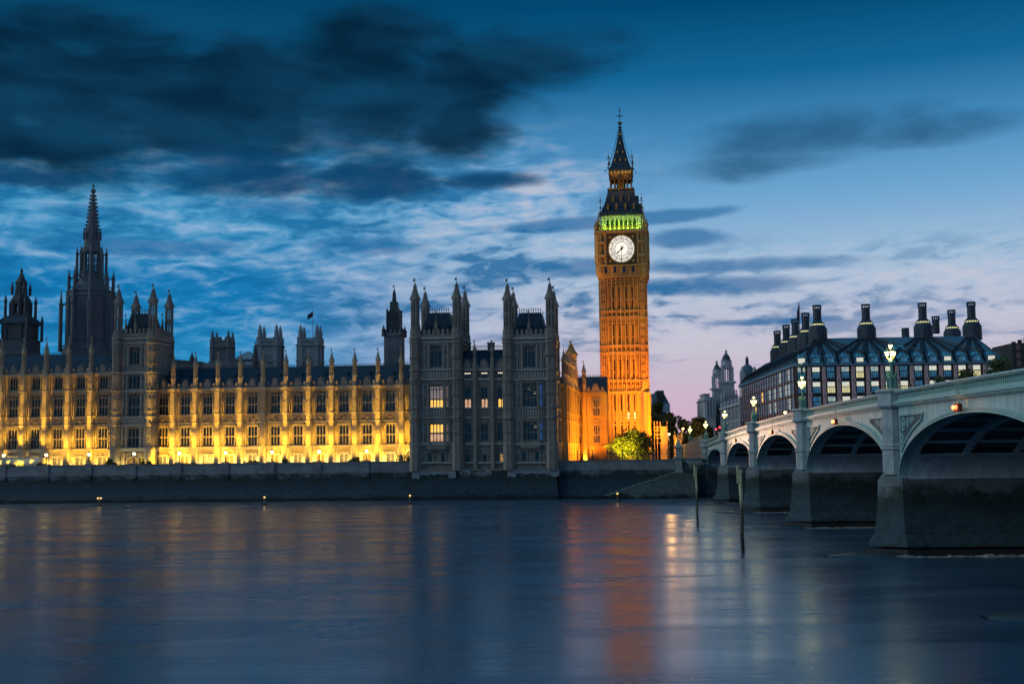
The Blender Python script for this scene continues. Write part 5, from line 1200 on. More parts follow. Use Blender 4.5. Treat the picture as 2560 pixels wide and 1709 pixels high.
        cn.add(dn.v, dn.f); pk = MB(); strip(pk, V(.18), V(.24), -.8, -.2)
        o = link('parapet', pp.mesh('parapet', BPAINT, off), e); link('coping', cp.mesh('coping', BLITE, off), o); link('cornice', cn.mesh('cornice', BPAINT, off), o); link('backing', pk.mesh('backing', BGREEN, off), o)
    m = MB(); strip(m, .45, BW - .45, -1.5, -1.22); link('deck', m.mesh('deck', pmat('asphalt', (.04, .04, .042), .9, (.06, .06, .06), 1.0) if 'asphalt' not in bpy.data.materials else bpy.data.materials['asphalt'], off), e)
for a, b in zip(SP[:-1], SP[1:]): span(a, b)
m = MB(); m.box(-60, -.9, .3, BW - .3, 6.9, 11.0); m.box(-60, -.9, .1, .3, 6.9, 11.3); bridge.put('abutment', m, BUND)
# foam and wash round the pier feet
FOAM = pmat('river_foam', (.10, .13, .14), .7, (.42, .43, .40), 1.6, .6, fine=3.5)
FWAVE = pmat('swelling_water', (.03, .06, .075), .18, (.06, .09, .10), .8, .35)
for k, s in enumerate(SP[1:6]):
    m = MB(); n = 150; rn = random.Random(k); hh = [rn.random() for _ in range(n + 2)]; rows_ = []
    for i in range(n + 1):
        v = -3.2 + (BW + 1.5) * i / n; h = .05 + .20 * (hh[i] * .5 + hh[i // 5] * .5) ** 1.5; x = s + 2.45 + .3 * hh[i // 7] + .12 * hh[i]; wd_ = .35 + .45 * hh[(i * 3) % n]
        if v < .2: x = s + 2.45 - (0.2 - v) * .62
        rows_.append([(x - .1, v, -.05), (x, v, h * .8), (x + wd_ * .3, v, h), (x + wd_ * .7, v, h * .45), (x + wd_ + .3 * hh[(i * 7) % n], v, .012)])
    m.add([p for r in rows_ for p in r], [(i * 5 + j, i * 5 + j + 1, i * 5 + j + 6, i * 5 + j + 5) for i in range(n) for j in range(4)])
    o = link('foam', m.mesh('foam', FOAM, smooth=True)); o.location = FB.o; o.rotation_euler = (0, 0, FB.phi); tag(o, kind='stuff')
    m = MB(); rows_ = []
    for i in range(9):
        q = i / 8; v = -6.2 + 5 * q; wd_ = 2.6 * math.sin(math.pi * min(1, q * .5 + .08)); hh = .34 * math.sin(math.pi * min(.5, q * .6 + .1))
        rows_.append([(s + 1.2 + wd_ * math.cos(j * math.pi / 8), v, hh * math.sin(j * math.pi / 8) + .01) for j in range(9)])
    n9 = 9; vs = [p for r in rows_ for p in r]; m.add(vs, [(i * n9 + j, i * n9 + j + 1, (i + 1) * n9 + j + 1, (i + 1) * n9 + j) for i in range(8) for j in range(8)])
    o = link('river_swell', m.mesh('river_swell', FWAVE, smooth=True)); o.location = FB.o; o.rotation_euler = (0, 0, FB.phi); tag(o, kind='stuff')

# bridge lamps
GLOW = emat('lamp_glass', (1.0, .94, .36), 3.2)
def bridge_lamp():
    r = link('street_lamp', None)
    m = MB(); m.lathe(0, 0, [(.44, 0), (.44, .12), (.34, .18), (.34, .95), (.42, 1.02), (.3, 1.12)], 8)
    for k in range(6):
        a = k * math.pi / 3; x, y = .38 * math.cos(a), .38 * math.sin(a); m.lathe(x, y, [(.075, .1), (.075, 1.15), (.11, 1.2), (.05, 1.3), (.06, 1.4), (.01, 1.5)], 6)
    m.lathe(0, 0, [(.2, 1.1), (.14, 1.3), (.12, 2.2), (.24, 2.25), (.24, 2.36), (.1, 2.4), (.07, 2.7)], 8); link('post', m.mesh('post', BGREEN), r)
    m = MB(); m.tube((0, 0, 2.4), (0, 0, 3.4), .05, 6)
    for k in range(3):
        a = k * 2.0944 + .5; c, s = math.cos(a), math.sin(a)
        m.tube((.05 * c, .05 * s, 2.45), (.34 * c, .34 * s, 2.72), .035, 5); m.tube((.34 * c, .34 * s, 2.7), (.34 * c, .34 * s, 2.86), .04, 5)
    link('bracket', m.mesh('bracket', pmat('gilt_paint', (.5, .36, .1), .5, (.6, .45, .15), 2.0) if 'gilt_paint' not in bpy.data.materials else bpy.data.materials['gilt_paint']), r)
    lan = MB().lathe(0, 0, [(.1, 0), (.17, .3), (.17, .34)], 6).mesh('lantern', GLOW); cap = MB().lathe(0, 0, [(.2, .34), (.16, .42), (.06, .56), (.03, .66), (.01, .76)], 6).mesh('lantern_cap', BGREEN)
    for x, y, z in [(.34 * math.cos(k * 2.0944 + .5), .34 * math.sin(k * 2.0944 + .5), 2.84) for k in range(3)] + [(0, 0, 3.4)]:
        o = link('lantern', lan, r, (x, y, z)); link('lantern_cap', cap, o)
    return r
L0 = bridge_lamp(); names = ['on the abutment at the end of the bridge', 'on the pier before the red traffic signals', 'on the pier where the office side begins', 'on the pier before the office corner', 'on the nearest pier, beside two pedestrians']
for k, s in enumerate(SP[:5]):
    o = L0 if k == 0 else copy_tree(L0)
    tag(o, 'green bridge lamp with glowing lanterns ' + names[k], 'street lamp', 'lamps along the bridge'); q = FB.w(s, 0, ZP(s) + .16); o.location = q
    lamp('POINT', tuple(q + Vector((-.1, 0, 2.6))), 260, (1.0, .88, .35), size=.3, name='lamp_light')
o = copy_tree(L0); q = P(1726, 1100, 272); q.z = 11.2; o.location = q; tag(o, 'green lamp with glowing lanterns beyond the end of the bridge, by the scaffold lattice', 'street lamp', 'lamps along the bridge')
lamp('POINT', tuple(q + Vector((-.1, 0, 2.6))), 160, (1.0, .88, .35), size=.3, name='lamp_light')
# navigation lights hung at the arch crowns
NAVR, NAVO = emat('red_orange_signal', (1.0, .16, .02), 3.2), emat('amber_signal', (1.0, .42, .06), 3.0)
def nav(sa, sb, two, label, k):
    s = (sa + sb) / 2; s = s - .6; zt_ = ZP(s); t = T('navigation_light', label, 'signal light', FB, s, -.5, zt_ - 2.2, 'signal lights over the arches')
    m = MB()
    for x in ((-.22, .22) if two else (0,)): m.box(s + x - .03, s + x + .03, -.45, -.39, zt_ - 1.75, zt_ - .3); m.box(s + x - .03, s + x + .03, -.45, .0, zt_ - .32, zt_ - .26)
    t.put('bracket', m, BPAINT)
    for x in ((-.3, .3) if two else (0,)):
        b = MB().lathe(s + x, -.45, [(.17, zt_ - 2.25), (.2, zt_ - 2.15), (.2, zt_ - 1.8), (.1, zt_ - 1.68)], 8); h = t.put('housing', b, pmat('red_housing', (.25, .03, .02), .5) if 'red_housing' not in bpy.data.materials else bpy.data.materials['red_housing'])
        l_ = MB().ball((s + x - .05, -.62, zt_ - 1.95), .17, 8); t.put('lens', l_, NAVR if k == 3 else NAVO, h)
    lamp('POINT', tuple(FB.w(s, -1.0, zt_ - 1.95)), 22 if two else 14, (1, .35, .08), size=.15, name='signal_glow')
for k, (lab, two) in enumerate((('single amber signal lamp over the second arch from the far bank', False), ('single dark-housed amber signal lamp over the third arch from the far bank', False), ('pair of amber signal lamps over the fourth arch from the far bank', True), ('pair of bright red-orange signal lamps over the nearest arch', True))):
    nav(SP[k + 1], SP[k + 2], two, lab, k)

# ------------------------------------------------------------------ office building with chimneys beyond the bridge
DO = 270.0; FO = Fr(P(2010, 950, DO).x, DO, -.035)
oz = lambda y, px=2150: FO.uz(px, y, 0)[1]; ou = lambda px: FO.uz(px, 950, 0)[0]
of = T('office_building', 'bronze-roofed office building with tall round chimneys and lit window bays beyond the bridge', 'office building', FO, 20, 0, 7)
BRONZE = pmat('bronze_roof', (.08, .17, .22), .42, (.135, .25, .30), .5, .25, fine=1.5, courses=.75, spec=.5); BRZ = pmat('bronze_frame', (.022, .024, .028), .5, (.04, .043, .048), 1.0)
PINK = pmat('pink_sandstone', (.66, .42, .38), .85, (.74, .50, .45), .8, .2, courses=.9)
OL1 = litpane('office_lit', (.95, .85, .35), (.6, .62, .42), .8, .8); OL2 = litpane('office_dusk_lit', (.25, .42, .5), (.75, .75, .45), .65, .7); OBL = litpane('sky_glow_glass', (.004, .05, .11), (.02, .17, .30), .9, .9); OSK = glass('office_clear_glass', None, (.03, .04, .05)); OSK.node_tree.nodes['Principled BSDF'].inputs['IOR'].default_value = 2.1; OSK.node_tree.nodes['Principled BSDF'].inputs['Specular IOR Level'].default_value = 1.0; OWH = litpane('office_ceiling', (.75, .80, .75), (.95, .9, .6), .75, .6)  # OBL panes glow blue to stand in for sky mirrored in the glass
pil = [ou(2023 + 36.6 * k) for k in range(13)]; ow = pil[-1] + 4.5; zE = oz(913); sidev = 79.0; zb = 7.0
bd = (pil[12] - pil[0]) / 12
holes = []; rows_ = [(oz(944), oz(916)), (oz(981), oz(953)), (oz(1018), oz(990)), (oz(1055), oz(1027))]
mids = [pil[0] - bd / 2] + [(a + b) / 2 for a, b in zip(pil, pil[1:])] + [pil[-1] + bd / 2]
for m_ in mids: 
    for (a, b) in rows_: holes.append((m_ - .95, m_ + .95, a, b))
m = MB(); holes_wall(m, -.2, ow, zb, zE, holes, 0, .5)
# side facade along the bridge road
ns = 22; sb_ = sidev / ns; hs_ = []
for i in range(ns):
    for (a, b) in rows_: hs_.append((i * sb_ + .55, (i + 1) * sb_ - .55, a, b))
q = MB(); holes_wall(q, 0, sidev, zb, zE, hs_, 0, .5); SX = -.2 - 1.8
m.add([(SX + y + .0, x + 1.8, z) for x, y, z in q.v], q.f); m.add([(SX, 1.8, zb), (-.2, 0, zb), (-.2, 0, zE), (SX, 1.8, zE)], [(0, 1, 2, 3)])
m.add([(ow, 0, zb), (ow, sidev, zb), (ow, sidev, zE), (ow, 0, zE)], [(0, 1, 2, 3)]); of.put('wall', m, BRZ)
pme = MB(); pme.box(-.36, .36, -.5, .0, zb, zE - .15)
for (a, b) in rows_[:3]: pme.box(-.5, .5, -.62, -.5, a - .75, a - .05); 
pme = pme.mesh('pilaster', PINK)
for u in pil: of.inst('pilaster', pme, u, 0, 0)
pms = MB(); pms.box(-.22, .22, -.12, 0, zb, zE - .15)
for (a, b) in rows_[:3]: pms.box(-.3, .3, -.2, -.12, a - .7, a - .05)
pms = pms.mesh('pilaster', PINK)
for i in range(ns + 1): of.inst('pilaster', pms, SX, 1.8 + i * sb_, 0, rz=-math.pi / 2)
bsm = MB().ball((0, 0, 0), .13, 6).mesh('boss', BLK)
for u in pil:
    for (a, b) in rows_[:3]: of.inst('boss', bsm, u, -.63, a - .4)

wm = MB(); h = rows_[0][1] - rows_[0][0]
wm.box(-.95, -.85, .05, .3, 0, h); wm.box(.85, .95, .05, .3, 0, h); wm.box(-.85, .85, .05, .3, h * .53, h * .59); wm.box(-.85, .85, .05, .3, 0, .06)
for x in (-.42, 0, .42): wm.box(x - .025, x + .025, .1, .3, .06, h * .53)
wm = wm.mesh('window', BRZ); hi_ = {}
def opane(mat, a, b, nm): 
    k = (mat.name, nm)
    if k not in hi_: hi_[k] = MB().box(-.84, .84, .34, .42, a, b).mesh(nm, mat)
    return hi_[k]
lit = random.Random(3)
for i, u in enumerate(mids):
    for r_, (a, b) in enumerate(rows_[:3]):
        o = of.inst('window', wm, u, 0, a); on = lit.random()
        link('upper_pane', opane(OWH if on > .45 else OL1 if on > .36 else OL2 if on > .14 else OBL, h * .59, h, 'upper_pane'), o); link('lower_pane', opane(OL1 if on > .72 else OBL, .06, h * .53, 'lower_pane'), o)
ws = MB(); wd = sb_ - 1.1; ws.box(-wd / 2, -wd / 2 + .1, -.01, .3, 0, h); ws.box(wd / 2 - .1, wd / 2, -.01, .3, 0, h); ws.box(-wd / 2 + .1, wd / 2 - .1, -.01, .3, h * .5, h * .57); ws.box(-.05, .05, -.01, .3, 0, h * .5); ws.box(-.05, .05, -.01, .3, h * .57, h); ws = ws.mesh('window', BRZ)
sp_ = {}
for i in range(ns):
    for r_, (a, b) in enumerate(rows_[:3]):
        o = of.inst('window', ws, SX, 1.8 + (i + .5) * sb_, a, rz=-math.pi / 2); mt = WARM if lit.random() > .96 else (OL2 if lit.random() > .8 else OSK)
        if mt.name not in sp_: sp_[mt.name] = MB().box(-wd / 2 + .1, wd / 2 - .1, .02, .2, .02, h - .02).mesh('pane', mt)
        link('pane', sp_[mt.name], o)
# roof: eaves, steep slopes, ribs fanning from each chimney
zR = oz(834); rd = 10.5; zM = oz(880)
m = MB(); e0 = [(SX - .5, 1.5, zE), (-.4, -.7, zE), (ow + .5, -.7, zE), (ow + .5, sidev + 2, zE), (SX - .5, sidev + 2, zE)]
e1 = [(p[0], p[1], zE + .35) for p in e0]; e2 = [(SX + 2.0, 3.6, zM), (1.4, 1.6, zM), (ow - 1.6, 1.6, zM), (ow - 1.6, sidev, zM), (SX + 2.0, sidev, zM)]; e3 = [(SX + 8.2, rd + 1, zR), (SX + 10.2, rd - 1.2, zR), (ou(2478), rd - 1.2, zR), (ou(2478), sidev - 6, zR), (SX + 8.2, sidev - 6, zR)]
m.loft([e0, e1, e2, e3]); rf_ = of.put('roof', m, BRONZE)
slope = lambda z: 1.6 + (rd - 1.2 - 1.6) * (z - zM) / (zR - zM) if z > zM else -.7 + 2.3 * (z - zE) / (zM - zE)
dw = MB(); dz0, dz1 = oz(908), oz(893); dm_ = MB(); dm_.box(-.85, .85, -.55, 1.2, 0, dz1 - dz0 + .1); dm_ = dm_.mesh('dormer', BRZ)
dg = MB().box(-.75, .75, -.62, -.56, .15, dz1 - dz0 - .05); du = MB(); k1 = oz(892) - dz0; k2 = oz(883) - dz0; du.add([(-.8, slope(dz0 + k1) - slope(dz0 + .9) - .15, k1), (.8, slope(dz0 + k1) - slope(dz0 + .9) - .15, k1), (.55, slope(dz0 + k2) - slope(dz0 + .9) - .15, k2), (-.55, slope(dz0 + k2) - slope(dz0 + .9) - .15, k2)], [(0, 1, 2, 3)])
dgm = {q.name: dg.mesh('pane', q) for q in (OBL, OWH, OL2)}; dum = du.mesh('roof_light', OBL)  # roof lights glow in place of the sky they would mirror
for i, u in enumerate(mids):
    o = of.inst('dormer', dm_, u, slope(dz0 + .9), dz0); q = lit.random(); link('pane', dgm[(OWH if q > .7 else OL2 if q > .5 else OBL).name], o); link('roof_light', dum, o)
chx = [2042, 2163.5, 2305, 2427]; ribs = MB()
for px in chx:
    uc_ = FO.uz(px, 820, rd)[0]
    for i, u in enumerate(pil):
        if abs(u - uc_) < 10.5:
            p0 = Vector((uc_ + (u - uc_) * .2, rd - 1.6, zR - .3)); p1 = Vector((u, slope(dz1 + 1.2) - .2, dz1 + 1.2)); p2 = Vector((u, -.6, zE + .35))
            ribs.tube(p0, p1, .28, 4); ribs.tube(p1, p2, .30, 4)
        m_ = u + bd / 2
        if abs(m_ - uc_) < 8:
            p0 = Vector((uc_ + (m_ - uc_) * .2, rd - 1.6, zR - .3))
            for k in (-.95, .95): ribs.tube(p0, (m_ + k, slope(dz1 + 1.0) - .15, dz1 + 1.0), .16, 4)
for i in range(ns + 1):
    v = 1.8 + i * sb_; ribs.tube((SX - .4, v, zE + .3), (SX + 1.7, v, zM), .22, 4); ribs.tube((SX + 1.7, v, zM), (SX + 7.9, v, zR - .4), .2, 4)
link('roof_rib', ribs.mesh('roof_rib', BRZ, of.off), rf_)
m = MB(); u0_, u1_ = ou(2240), ou(2277); m.add([(u0_, slope(oz(900)) - .25, oz(897)), (u1_ + .2, slope(oz(900)) - .25, oz(897)), (u1_ - .2, slope(oz(862)) - .3, oz(860)), (u0_ + .9, slope(oz(862)) - .3, oz(860))], [(0, 1, 2, 3)]); link('roof_light', m.mesh('roof_light', OBL, of.off), rf_)
CHIM = pmat('bronze_chimney', (.028, .042, .052), .5, (.05, .07, .085), .8, .2)
def chimney(px, top, D_, ring=True, lab=None, stub=False):
    f = Fr(P(px, top, D_).x, D_, 0); z = zat(px, D_); w = lambda n: wid(n, DO + 10); zt_ = z(top); loc = FO
    # position inside the office frame
    rel = Vector((f.o.x, f.o.y, 0)) - FO.o; u, v = rel.dot(FO.eu), rel.dot(FO.ev)
    e = link('chimney', None, of.o, (u - of.off[0], v - of.off[1], 0)); b = 7.0; r = .95
    if stub:
        m = MB().lathe(0, 0, [(.9, zR - .5 - b), (.9, zt_ - b), (1.05, zt_ - b)], 12); link('shaft', m.mesh('shaft', CHIM), e); return
    m = MB(); m.lathe(0, 0, [(r, zt_ - 4.6 - b), (r, zt_ - .95 - b)], 16); m.lathe(0, 0, [(r * 1.12, zt_ - 1.02 - b), (r * 1.12, zt_ - .86 - b)], 16); m.lathe(0, 0, [(r * 1.12, zt_ - .22 - b), (r * 1.12, zt_ - b)], 16)
    for k in range(12): a = k * math.pi / 6; m.cbox(r * .98 * math.cos(a), r * .98 * math.sin(a), zt_ - .9 - b, zt_ - .2 - b, .16, .16)
    for k in range(4): m.lathe(0, 0, [(r * 1.02, zt_ - 1.5 - b - k * .9), (r * 1.03, zt_ - 1.45 - b - k * .9), (r * 1.02, zt_ - 1.4 - b - k * .9)], 16)
    link('shaft', m.mesh('shaft', CHIM), e)
    if ring:
        zr_ = zt_ - 4.45 - b; m = MB(); m.lathe(0, 0, [(r * 1.02, zr_ + .75), (1.5, zr_ + .2), (1.62, zr_ + .1), (1.62, zr_ - .0)], 16); m.lathe(0, 0, [(1.62, zr_ - .34), (1.66, zr_ - .42), (2.05, zr_ - 1.1), (2.15, zr_ - 1.3), (2.15, zr_ - 4.5)], 12); link('drum', m.mesh('drum', CHIM), e)
        m = MB().lathe(0, 0, [(1.5, zr_ - .34), (1.5, zr_)], 16); o = link('light_ring', m.mesh('light_ring', emat('chimney_ring_light', (1.0, .95, .40), .7) if 'chimney_ring_light' not in bpy.data.materials else bpy.data.materials['chimney_ring_light']), e)
        m = MB()
        for k in range(16): a = k * math.pi / 8; m.cbox(1.58 * math.cos(a), 1.58 * math.sin(a), zr_ - .34, zr_, .1, .1)
        link('louvre', m.mesh('louvre', BRZ), o)
for px, top in zip(chx, (763, 760.5, 757, 755)): chimney(px, top, 280)
for px, top, D_ in ((2013, 782, 294), (1987.4, 797.6, 307), (1965, 812, 321), (1942.8, 827, 336)): chimney(px, top, D_)
chimney(2338.6, 790.6, 318, False); chimney(2378, 774.7, 305); chimney(2263, 820, 290, False, stub=True)
t = T('flagpole', 'flagpole with a furled dark flag on the office roof, beside the tall chimneys', 'flagpole', back(2002, 283, 0), 0, 0, zR - 6)
z = zat(2002, 283); t.put('pole', MB().tube((0, 0, zR - 6), (0, 0, z(756)), .11, 6, .06), CAST); m = MB(); m.loft([[(.0, -.05, z(758)), (.12, -.05, z(758)), (.12, .05, z(758)), (0, .05, z(758))], [(-.5, -.2, z(780)), (.1, -.2, z(780)), (.1, .2, z(780)), (-.5, .2, z(780))], [(-.55, -.12, z(798)), (.05, -.12, z(798)), (.05, .12, z(798)), (-.55, .12, z(798))]]); t.put('flag', m, bpy.data.materials['dark_flag'])

# ------------------------------------------------------------------ old government building with domed turrets
D = 425.0; bt2 = .06
gb = T('government_building', 'pale stone government building with domed turrets at the end of the bridge road', 'building', FW, P(1830, 1000, D).x, D, 7)
z = zat(1825, D); w = lambda n: wid(n, D); gx = lambda px: P(px, 1000, D).x
def turret_dome(px, w0, ys, lab):
    cx = gx(px); yb, y2, y1, yd, yt = ys; m = MB(); cy = D + 8
    h = w(w0)
    m.box(cx - h, cx + h, cy - h, cy + h, 7, z(yb)); m.box(cx - h - .6, cx + h + .6, cy - h - .6, cy + h + .6, z(yb), z(yb) + .7)
    for sx in (-1, 1):
        for sy in (-1, 1):
            m.cbox(cx + sx * h * .72, cy + sy * h * .72, z(yb), z(y2), h * .5, h * .5); m.cbox(cx + sx * h * .30, cy + sy * h * .8, z(yb), z(y2), h * .13, h * .2)
            m.lathe(cx + sx * h * .7, cy + sy * h * .7, [(.3, z(y2)), (.35, z(y2) + .8), (.05, z(y2) + 1.8)], 6)
    m.box(cx - h * .98, cx + h * .98, cy - h * .98, cy + h * .98, z(y2), z(y2) + .6)
    rr = h * .82; m.lathe(cx, cy, [(rr, z(y2) + .6), (rr, z(y1)), (rr * 1.1, z(y1) + .2), (rr * 1.1, z(y1) + .5)], 8)
    o = gb.put('turret', m, STONE_P)
    rw = MB(); zr_ = (z(y2) + z(y1)) / 2 + .3
    for k in range(8):
        a = -math.pi / 2 + k * math.pi / 4; q = MB().ring_y(0, 0, 0, .85, -.1, .02, 14)
        rw.add([(cx + (rr * .93 - y_) * math.cos(a) - x_ * math.sin(a), cy + (rr * .93 - y_) * math.sin(a) + x_ * math.cos(a), z_ + zr_) for x_, y_, z_ in q.v], q.f)
    link('round_window', rw.mesh('round_window', pmat('sky_seen_glass', (.4, .38, .42), .1) if 'sky_seen_glass' not in bpy.data.materials else bpy.data.materials['sky_seen_glass'], gb.off), o)
    m = MB(); H = z(yt + 12) - z(y1); m.lathe(cx, cy, [(rr * 1.0, z(y1) + .5), (rr * .95, z(y1) + H * .2), (rr * .82, z(y1) + H * .26), (rr * .76, z(y1) + H * .5), (rr * .58, z(y1) + H * .75), (rr * .3, z(y1) + H * .93), (.3, z(y1) + H)], 12)
    link('dome', m.mesh('dome', LEAD, gb.off, True), o)
    m = MB(); zt_ = z(yt + 12); m.lathe(cx, cy, [(.7, zt_ - .1), (.3, zt_ + .3), (.6, zt_ + .7), (.25, zt_ + 1.1), (.05, z(yt))], 8); link('finial', m.mesh('finial', STONE_P, gb.off), o)
turret_dome(1804, 12.5, (971, 940, 922, 905, 894), 'l'); turret_dome(1828.5, 16, (955, 918, 900, 885, 867), 'r')
# block bodies: side facade running back along the road, low wing at the left
m = MB(); xa = gx(1848); fy0, fy1 = 356.0, D + 6; xf = P(1886, 1000, fy0).x
sidep = lambda s: (xf + (gx(1806) - xf) * s, fy0 + (fy1 - fy0) * s)
NSB = 9; zc_ = P(1886, 1003, fy0).z; zc_ = 24.5
for i in range(NSB):
    s0_, s1_ = i / NSB, (i + 1) / NSB; p, q = sidep(s0_), sidep(s1_)
    m.add([(p[0], p[1], 7), (q[0], q[1], 7), (q[0], q[1], zc_), (p[0], p[1], zc_), (p[0] + 14, p[1], 7), (q[0] + 14, q[1], 7), (q[0] + 14, q[1], zc_), (p[0] + 14, p[1], zc_)], [(0, 1, 2, 3), (3, 2, 6, 7), (0, 3, 7, 4), (1, 2, 6, 5)])
gb.put('wall', m, STONE_P)
cm = MB(); dirv = Vector((sidep(1)[0] - sidep(0)[0], sidep(1)[1] - sidep(0)[1], 0)).normalized(); ang = math.atan2(dirv.y, dirv.x); Ls = math.hypot(sidep(1)[0] - sidep(0)[0], sidep(1)[1] - sidep(0)[1])
FS = Fr(sidep(0)[0], sidep(0)[1], ang)     # e_u runs back along the facade, +v points to the road side
put2 = lambda mb: [tuple(FS.w(x, y, z_)) for x, y, z_ in mb.v]
c_ = MB(); 
for zq, pj, hh in ((zc_ - .2, 1.0, .8), (19.2, .6, .5), (14.2, .6, .5), (10.2, .5, .4)): c_.box(-.5, Ls, 0, pj, zq, zq + hh)
for i in range(NSB + 1):
    u = i * Ls / NSB; c_.box(u - .5, u + .5, 0, .8, 7, zc_ - .2); c_.lathe(u, .45, [(.35, zc_ + .6), (.5, zc_ + 1.6), (.1, zc_ + 2.4)], 6)
    if i < NSB:
        um = u + Ls / NSB / 2
        for zq in (15.2, 20.2, 11): c_.yprism([(um - 1.7, zq + 3.1), (um + 1.7, zq + 3.1), (um, zq + 3.8)], 0, .6)
        c_.box(um - 1.3, um + 1.3, 0, 1.0, 14.6, 14.9)
mm = MB(); mm.v = put2(c_); mm.f = c_.f; gb.put('cornice', mm, STONE_P)
for i in range(NSB):
    um = (i + .5) * Ls / NSB
    for zq in (15.1, 20.0, 10.8):
        m = MB(); m.v = [tuple(FS.w(x, y, z_)) for x, y, z_ in MB().box(um - 1.0, um + 1.0, .02, .1, zq, zq + 2.9).v]; m.f = MB().box(0, 1, 0, 1, 0, 1).f
        m2 = MB(); b2 = MB(); b2.box(um - 1.2, um - 1.0, .02, .35, zq, zq + 3); b2.box(um + 1.0, um + 1.2, .02, .35, zq, zq + 3); b2.box(um - .06, um + .06, .1, .2, zq, zq + 3); m2.v = put2(b2); m2.f = b2.f
        o = gb.put('window', m2, STONE_P); link('pane', m.mesh('pane', OBL, gb.off), o)
m = MB(); x0, x1 = gx(1762), gx(1788); m.box(x0, x1, D, D + 18, 7, z(1000)); m.box(x0 - .5, x1, D - .5, D + 18, z(1000), z(998)); m.box(x0 + .3, x1, D + .3, D + 18, z(998), z(991)); m.box(x0 - .2, gx(1774), D - .3, D + 9, z(998), z(986)); m.box(x0 - .5, gx(1775), D - .6, D + 9.5, z(986), z(983))
for i in range(4): m.cbox(x0 + .6 + i * 1.0, D - .2, z(1040), z(1000), .35, .5)
for i in range(8): m.cbox(gx(1812) + .4 + i * .62, D + 2.6, z(1004), z(973), .32, .6)
m.box(gx(1808), gx(1850), D + 3, D + 20, 7, z(985)); gb.put('side_wing', m, STONE_P)
# blue dome on the nearer block
Dd = 385.0; zd = zat(1870, Dd); cx = P(1869, 950, Dd).x
db = T('domed_building', 'stone block carrying a blue-grey lead dome and lantern beside the office roof', 'building', FW, cx, Dd, 7)
wq = lambda n: wid(n, Dd); m = MB(); m.box(cx - wq(12), cx + wq(20), Dd - wq(16), Dd + 10, 7, zd(990)); m.lathe(cx, Dd, [(wq(17), zd(990)), (wq(17), zd(942)), (wq(19), zd(941)), (wq(19), zd(938))], 8)
for k in (-1, 1): m.cbox(cx + k * wq(15), Dd - wq(14), zd(960), zd(930), 1.6, 1.6); m.lathe(cx + k * wq(15), Dd - wq(14), [(.9, zd(930)), (.5, zd(922)), (.05, zd(916))], 6)
db.put('drum', m, STONE_P)
m = MB(); m.lathe(cx, Dd, [(wq(18.5) * math.cos(a * math.pi / 16), zd(938) + (zd(910) - zd(938)) * math.sin(a * math.pi / 16)) for a in range(8)], 20); dd_ = db.put('dome', m, pmat('blue_lead', (.08, .13, .17), .45, (.13, .19, .24), .8))
m = MB(); 
for k in range(6): m.lathe(cx + wq(3) * math.cos(k * 1.047), Dd + wq(3) * math.sin(k * 1.047), [(.16, zd(911)), (.16, zd(898))], 4)
m.lathe(cx, Dd, [(wq(4.5), zd(912)), (wq(4.5), zd(909))], 8); m.lathe(cx, Dd, [(wq(4.2), zd(900)), (wq(4), zd(897)), (wq(2.4), zd(893)), (.1, zd(890))], 8); db.put('lantern', m, LEAD, dd_)
m = MB(); m.box(cx - wq(10), cx + wq(14), Dd - wq(17.5), Dd - wq(16), zd(985), zd(945)); db.put('mansard', m, SLATE)
# plain blocks
t = T('brick_block', 'plain dark brick block with a broken roofline above the bridge parapet', 'building', back(2556, 330, 0), 0, 0, 7); z = zat(2545, 330)
m = MB(); m.box(-2.6, 14, 0, 14, 7, z(857)); 
for i in range(8): m.box(-2.4 + i * 1.7, -1.6 + i * 1.7, -.1, 1, z(857), z(857) + .4 + .5 * (i % 3))
DKB = pmat('dark_brick', (.055, .05, .05), .9, (.09, .08, .08), .6, .3, courses=.35); t.put('wall', m, DKB)
wm_ = MB().box(-.6, .6, -.03, .05, 0, 1.6).mesh('window', GLASS)
for x in (-1, 1.5, 4):
    for y in (875, 895, 915): t.inst('window', wm_, x, -.01, z(y))
t = T('mansard_building', 'dark mansard-roofed building behind trees, close to the clock tower', 'building', back(1650, 430, 0), 0, 0, 7); z = zat(1650, 430); gw_ = lambda n: wid(n - 1650, 430)
m = MB(); m.box(gw_(1628), gw_(1664), 0, 16, 7, z(1012)); m.box(gw_(1640), gw_(1658), 1, 8, z(1012), z(977)); t.put('wall', m, DKB)
m = MB(); m.loft([[(gw_(1628), -.4, z(1012)), (gw_(1672), -.4, z(1012)), (gw_(1672), 17, z(1012)), (gw_(1628), 17, z(1012))], [(gw_(1629), 2, z(983)), (gw_(1660), 2, z(983)), (gw_(1660), 14, z(983)), (gw_(1629), 14, z(983))]]); t.put('roof', m, pmat('pale_slate', (.10, .13, .16), .5, (.16, .19, .22), .8))
m = MB(); m.box(gw_(1640), gw_(1657), -1, 3, z(1000), z(976)); t.put('chimney', m, DKB); me = MB().box(-1.2, 1.2, -.5, .5, 0, 3).mesh('window', pmat('pale_glass', (.25, .33, .4), .3)); t.inst('window', me, gw_(1663), -.3, z(1030))
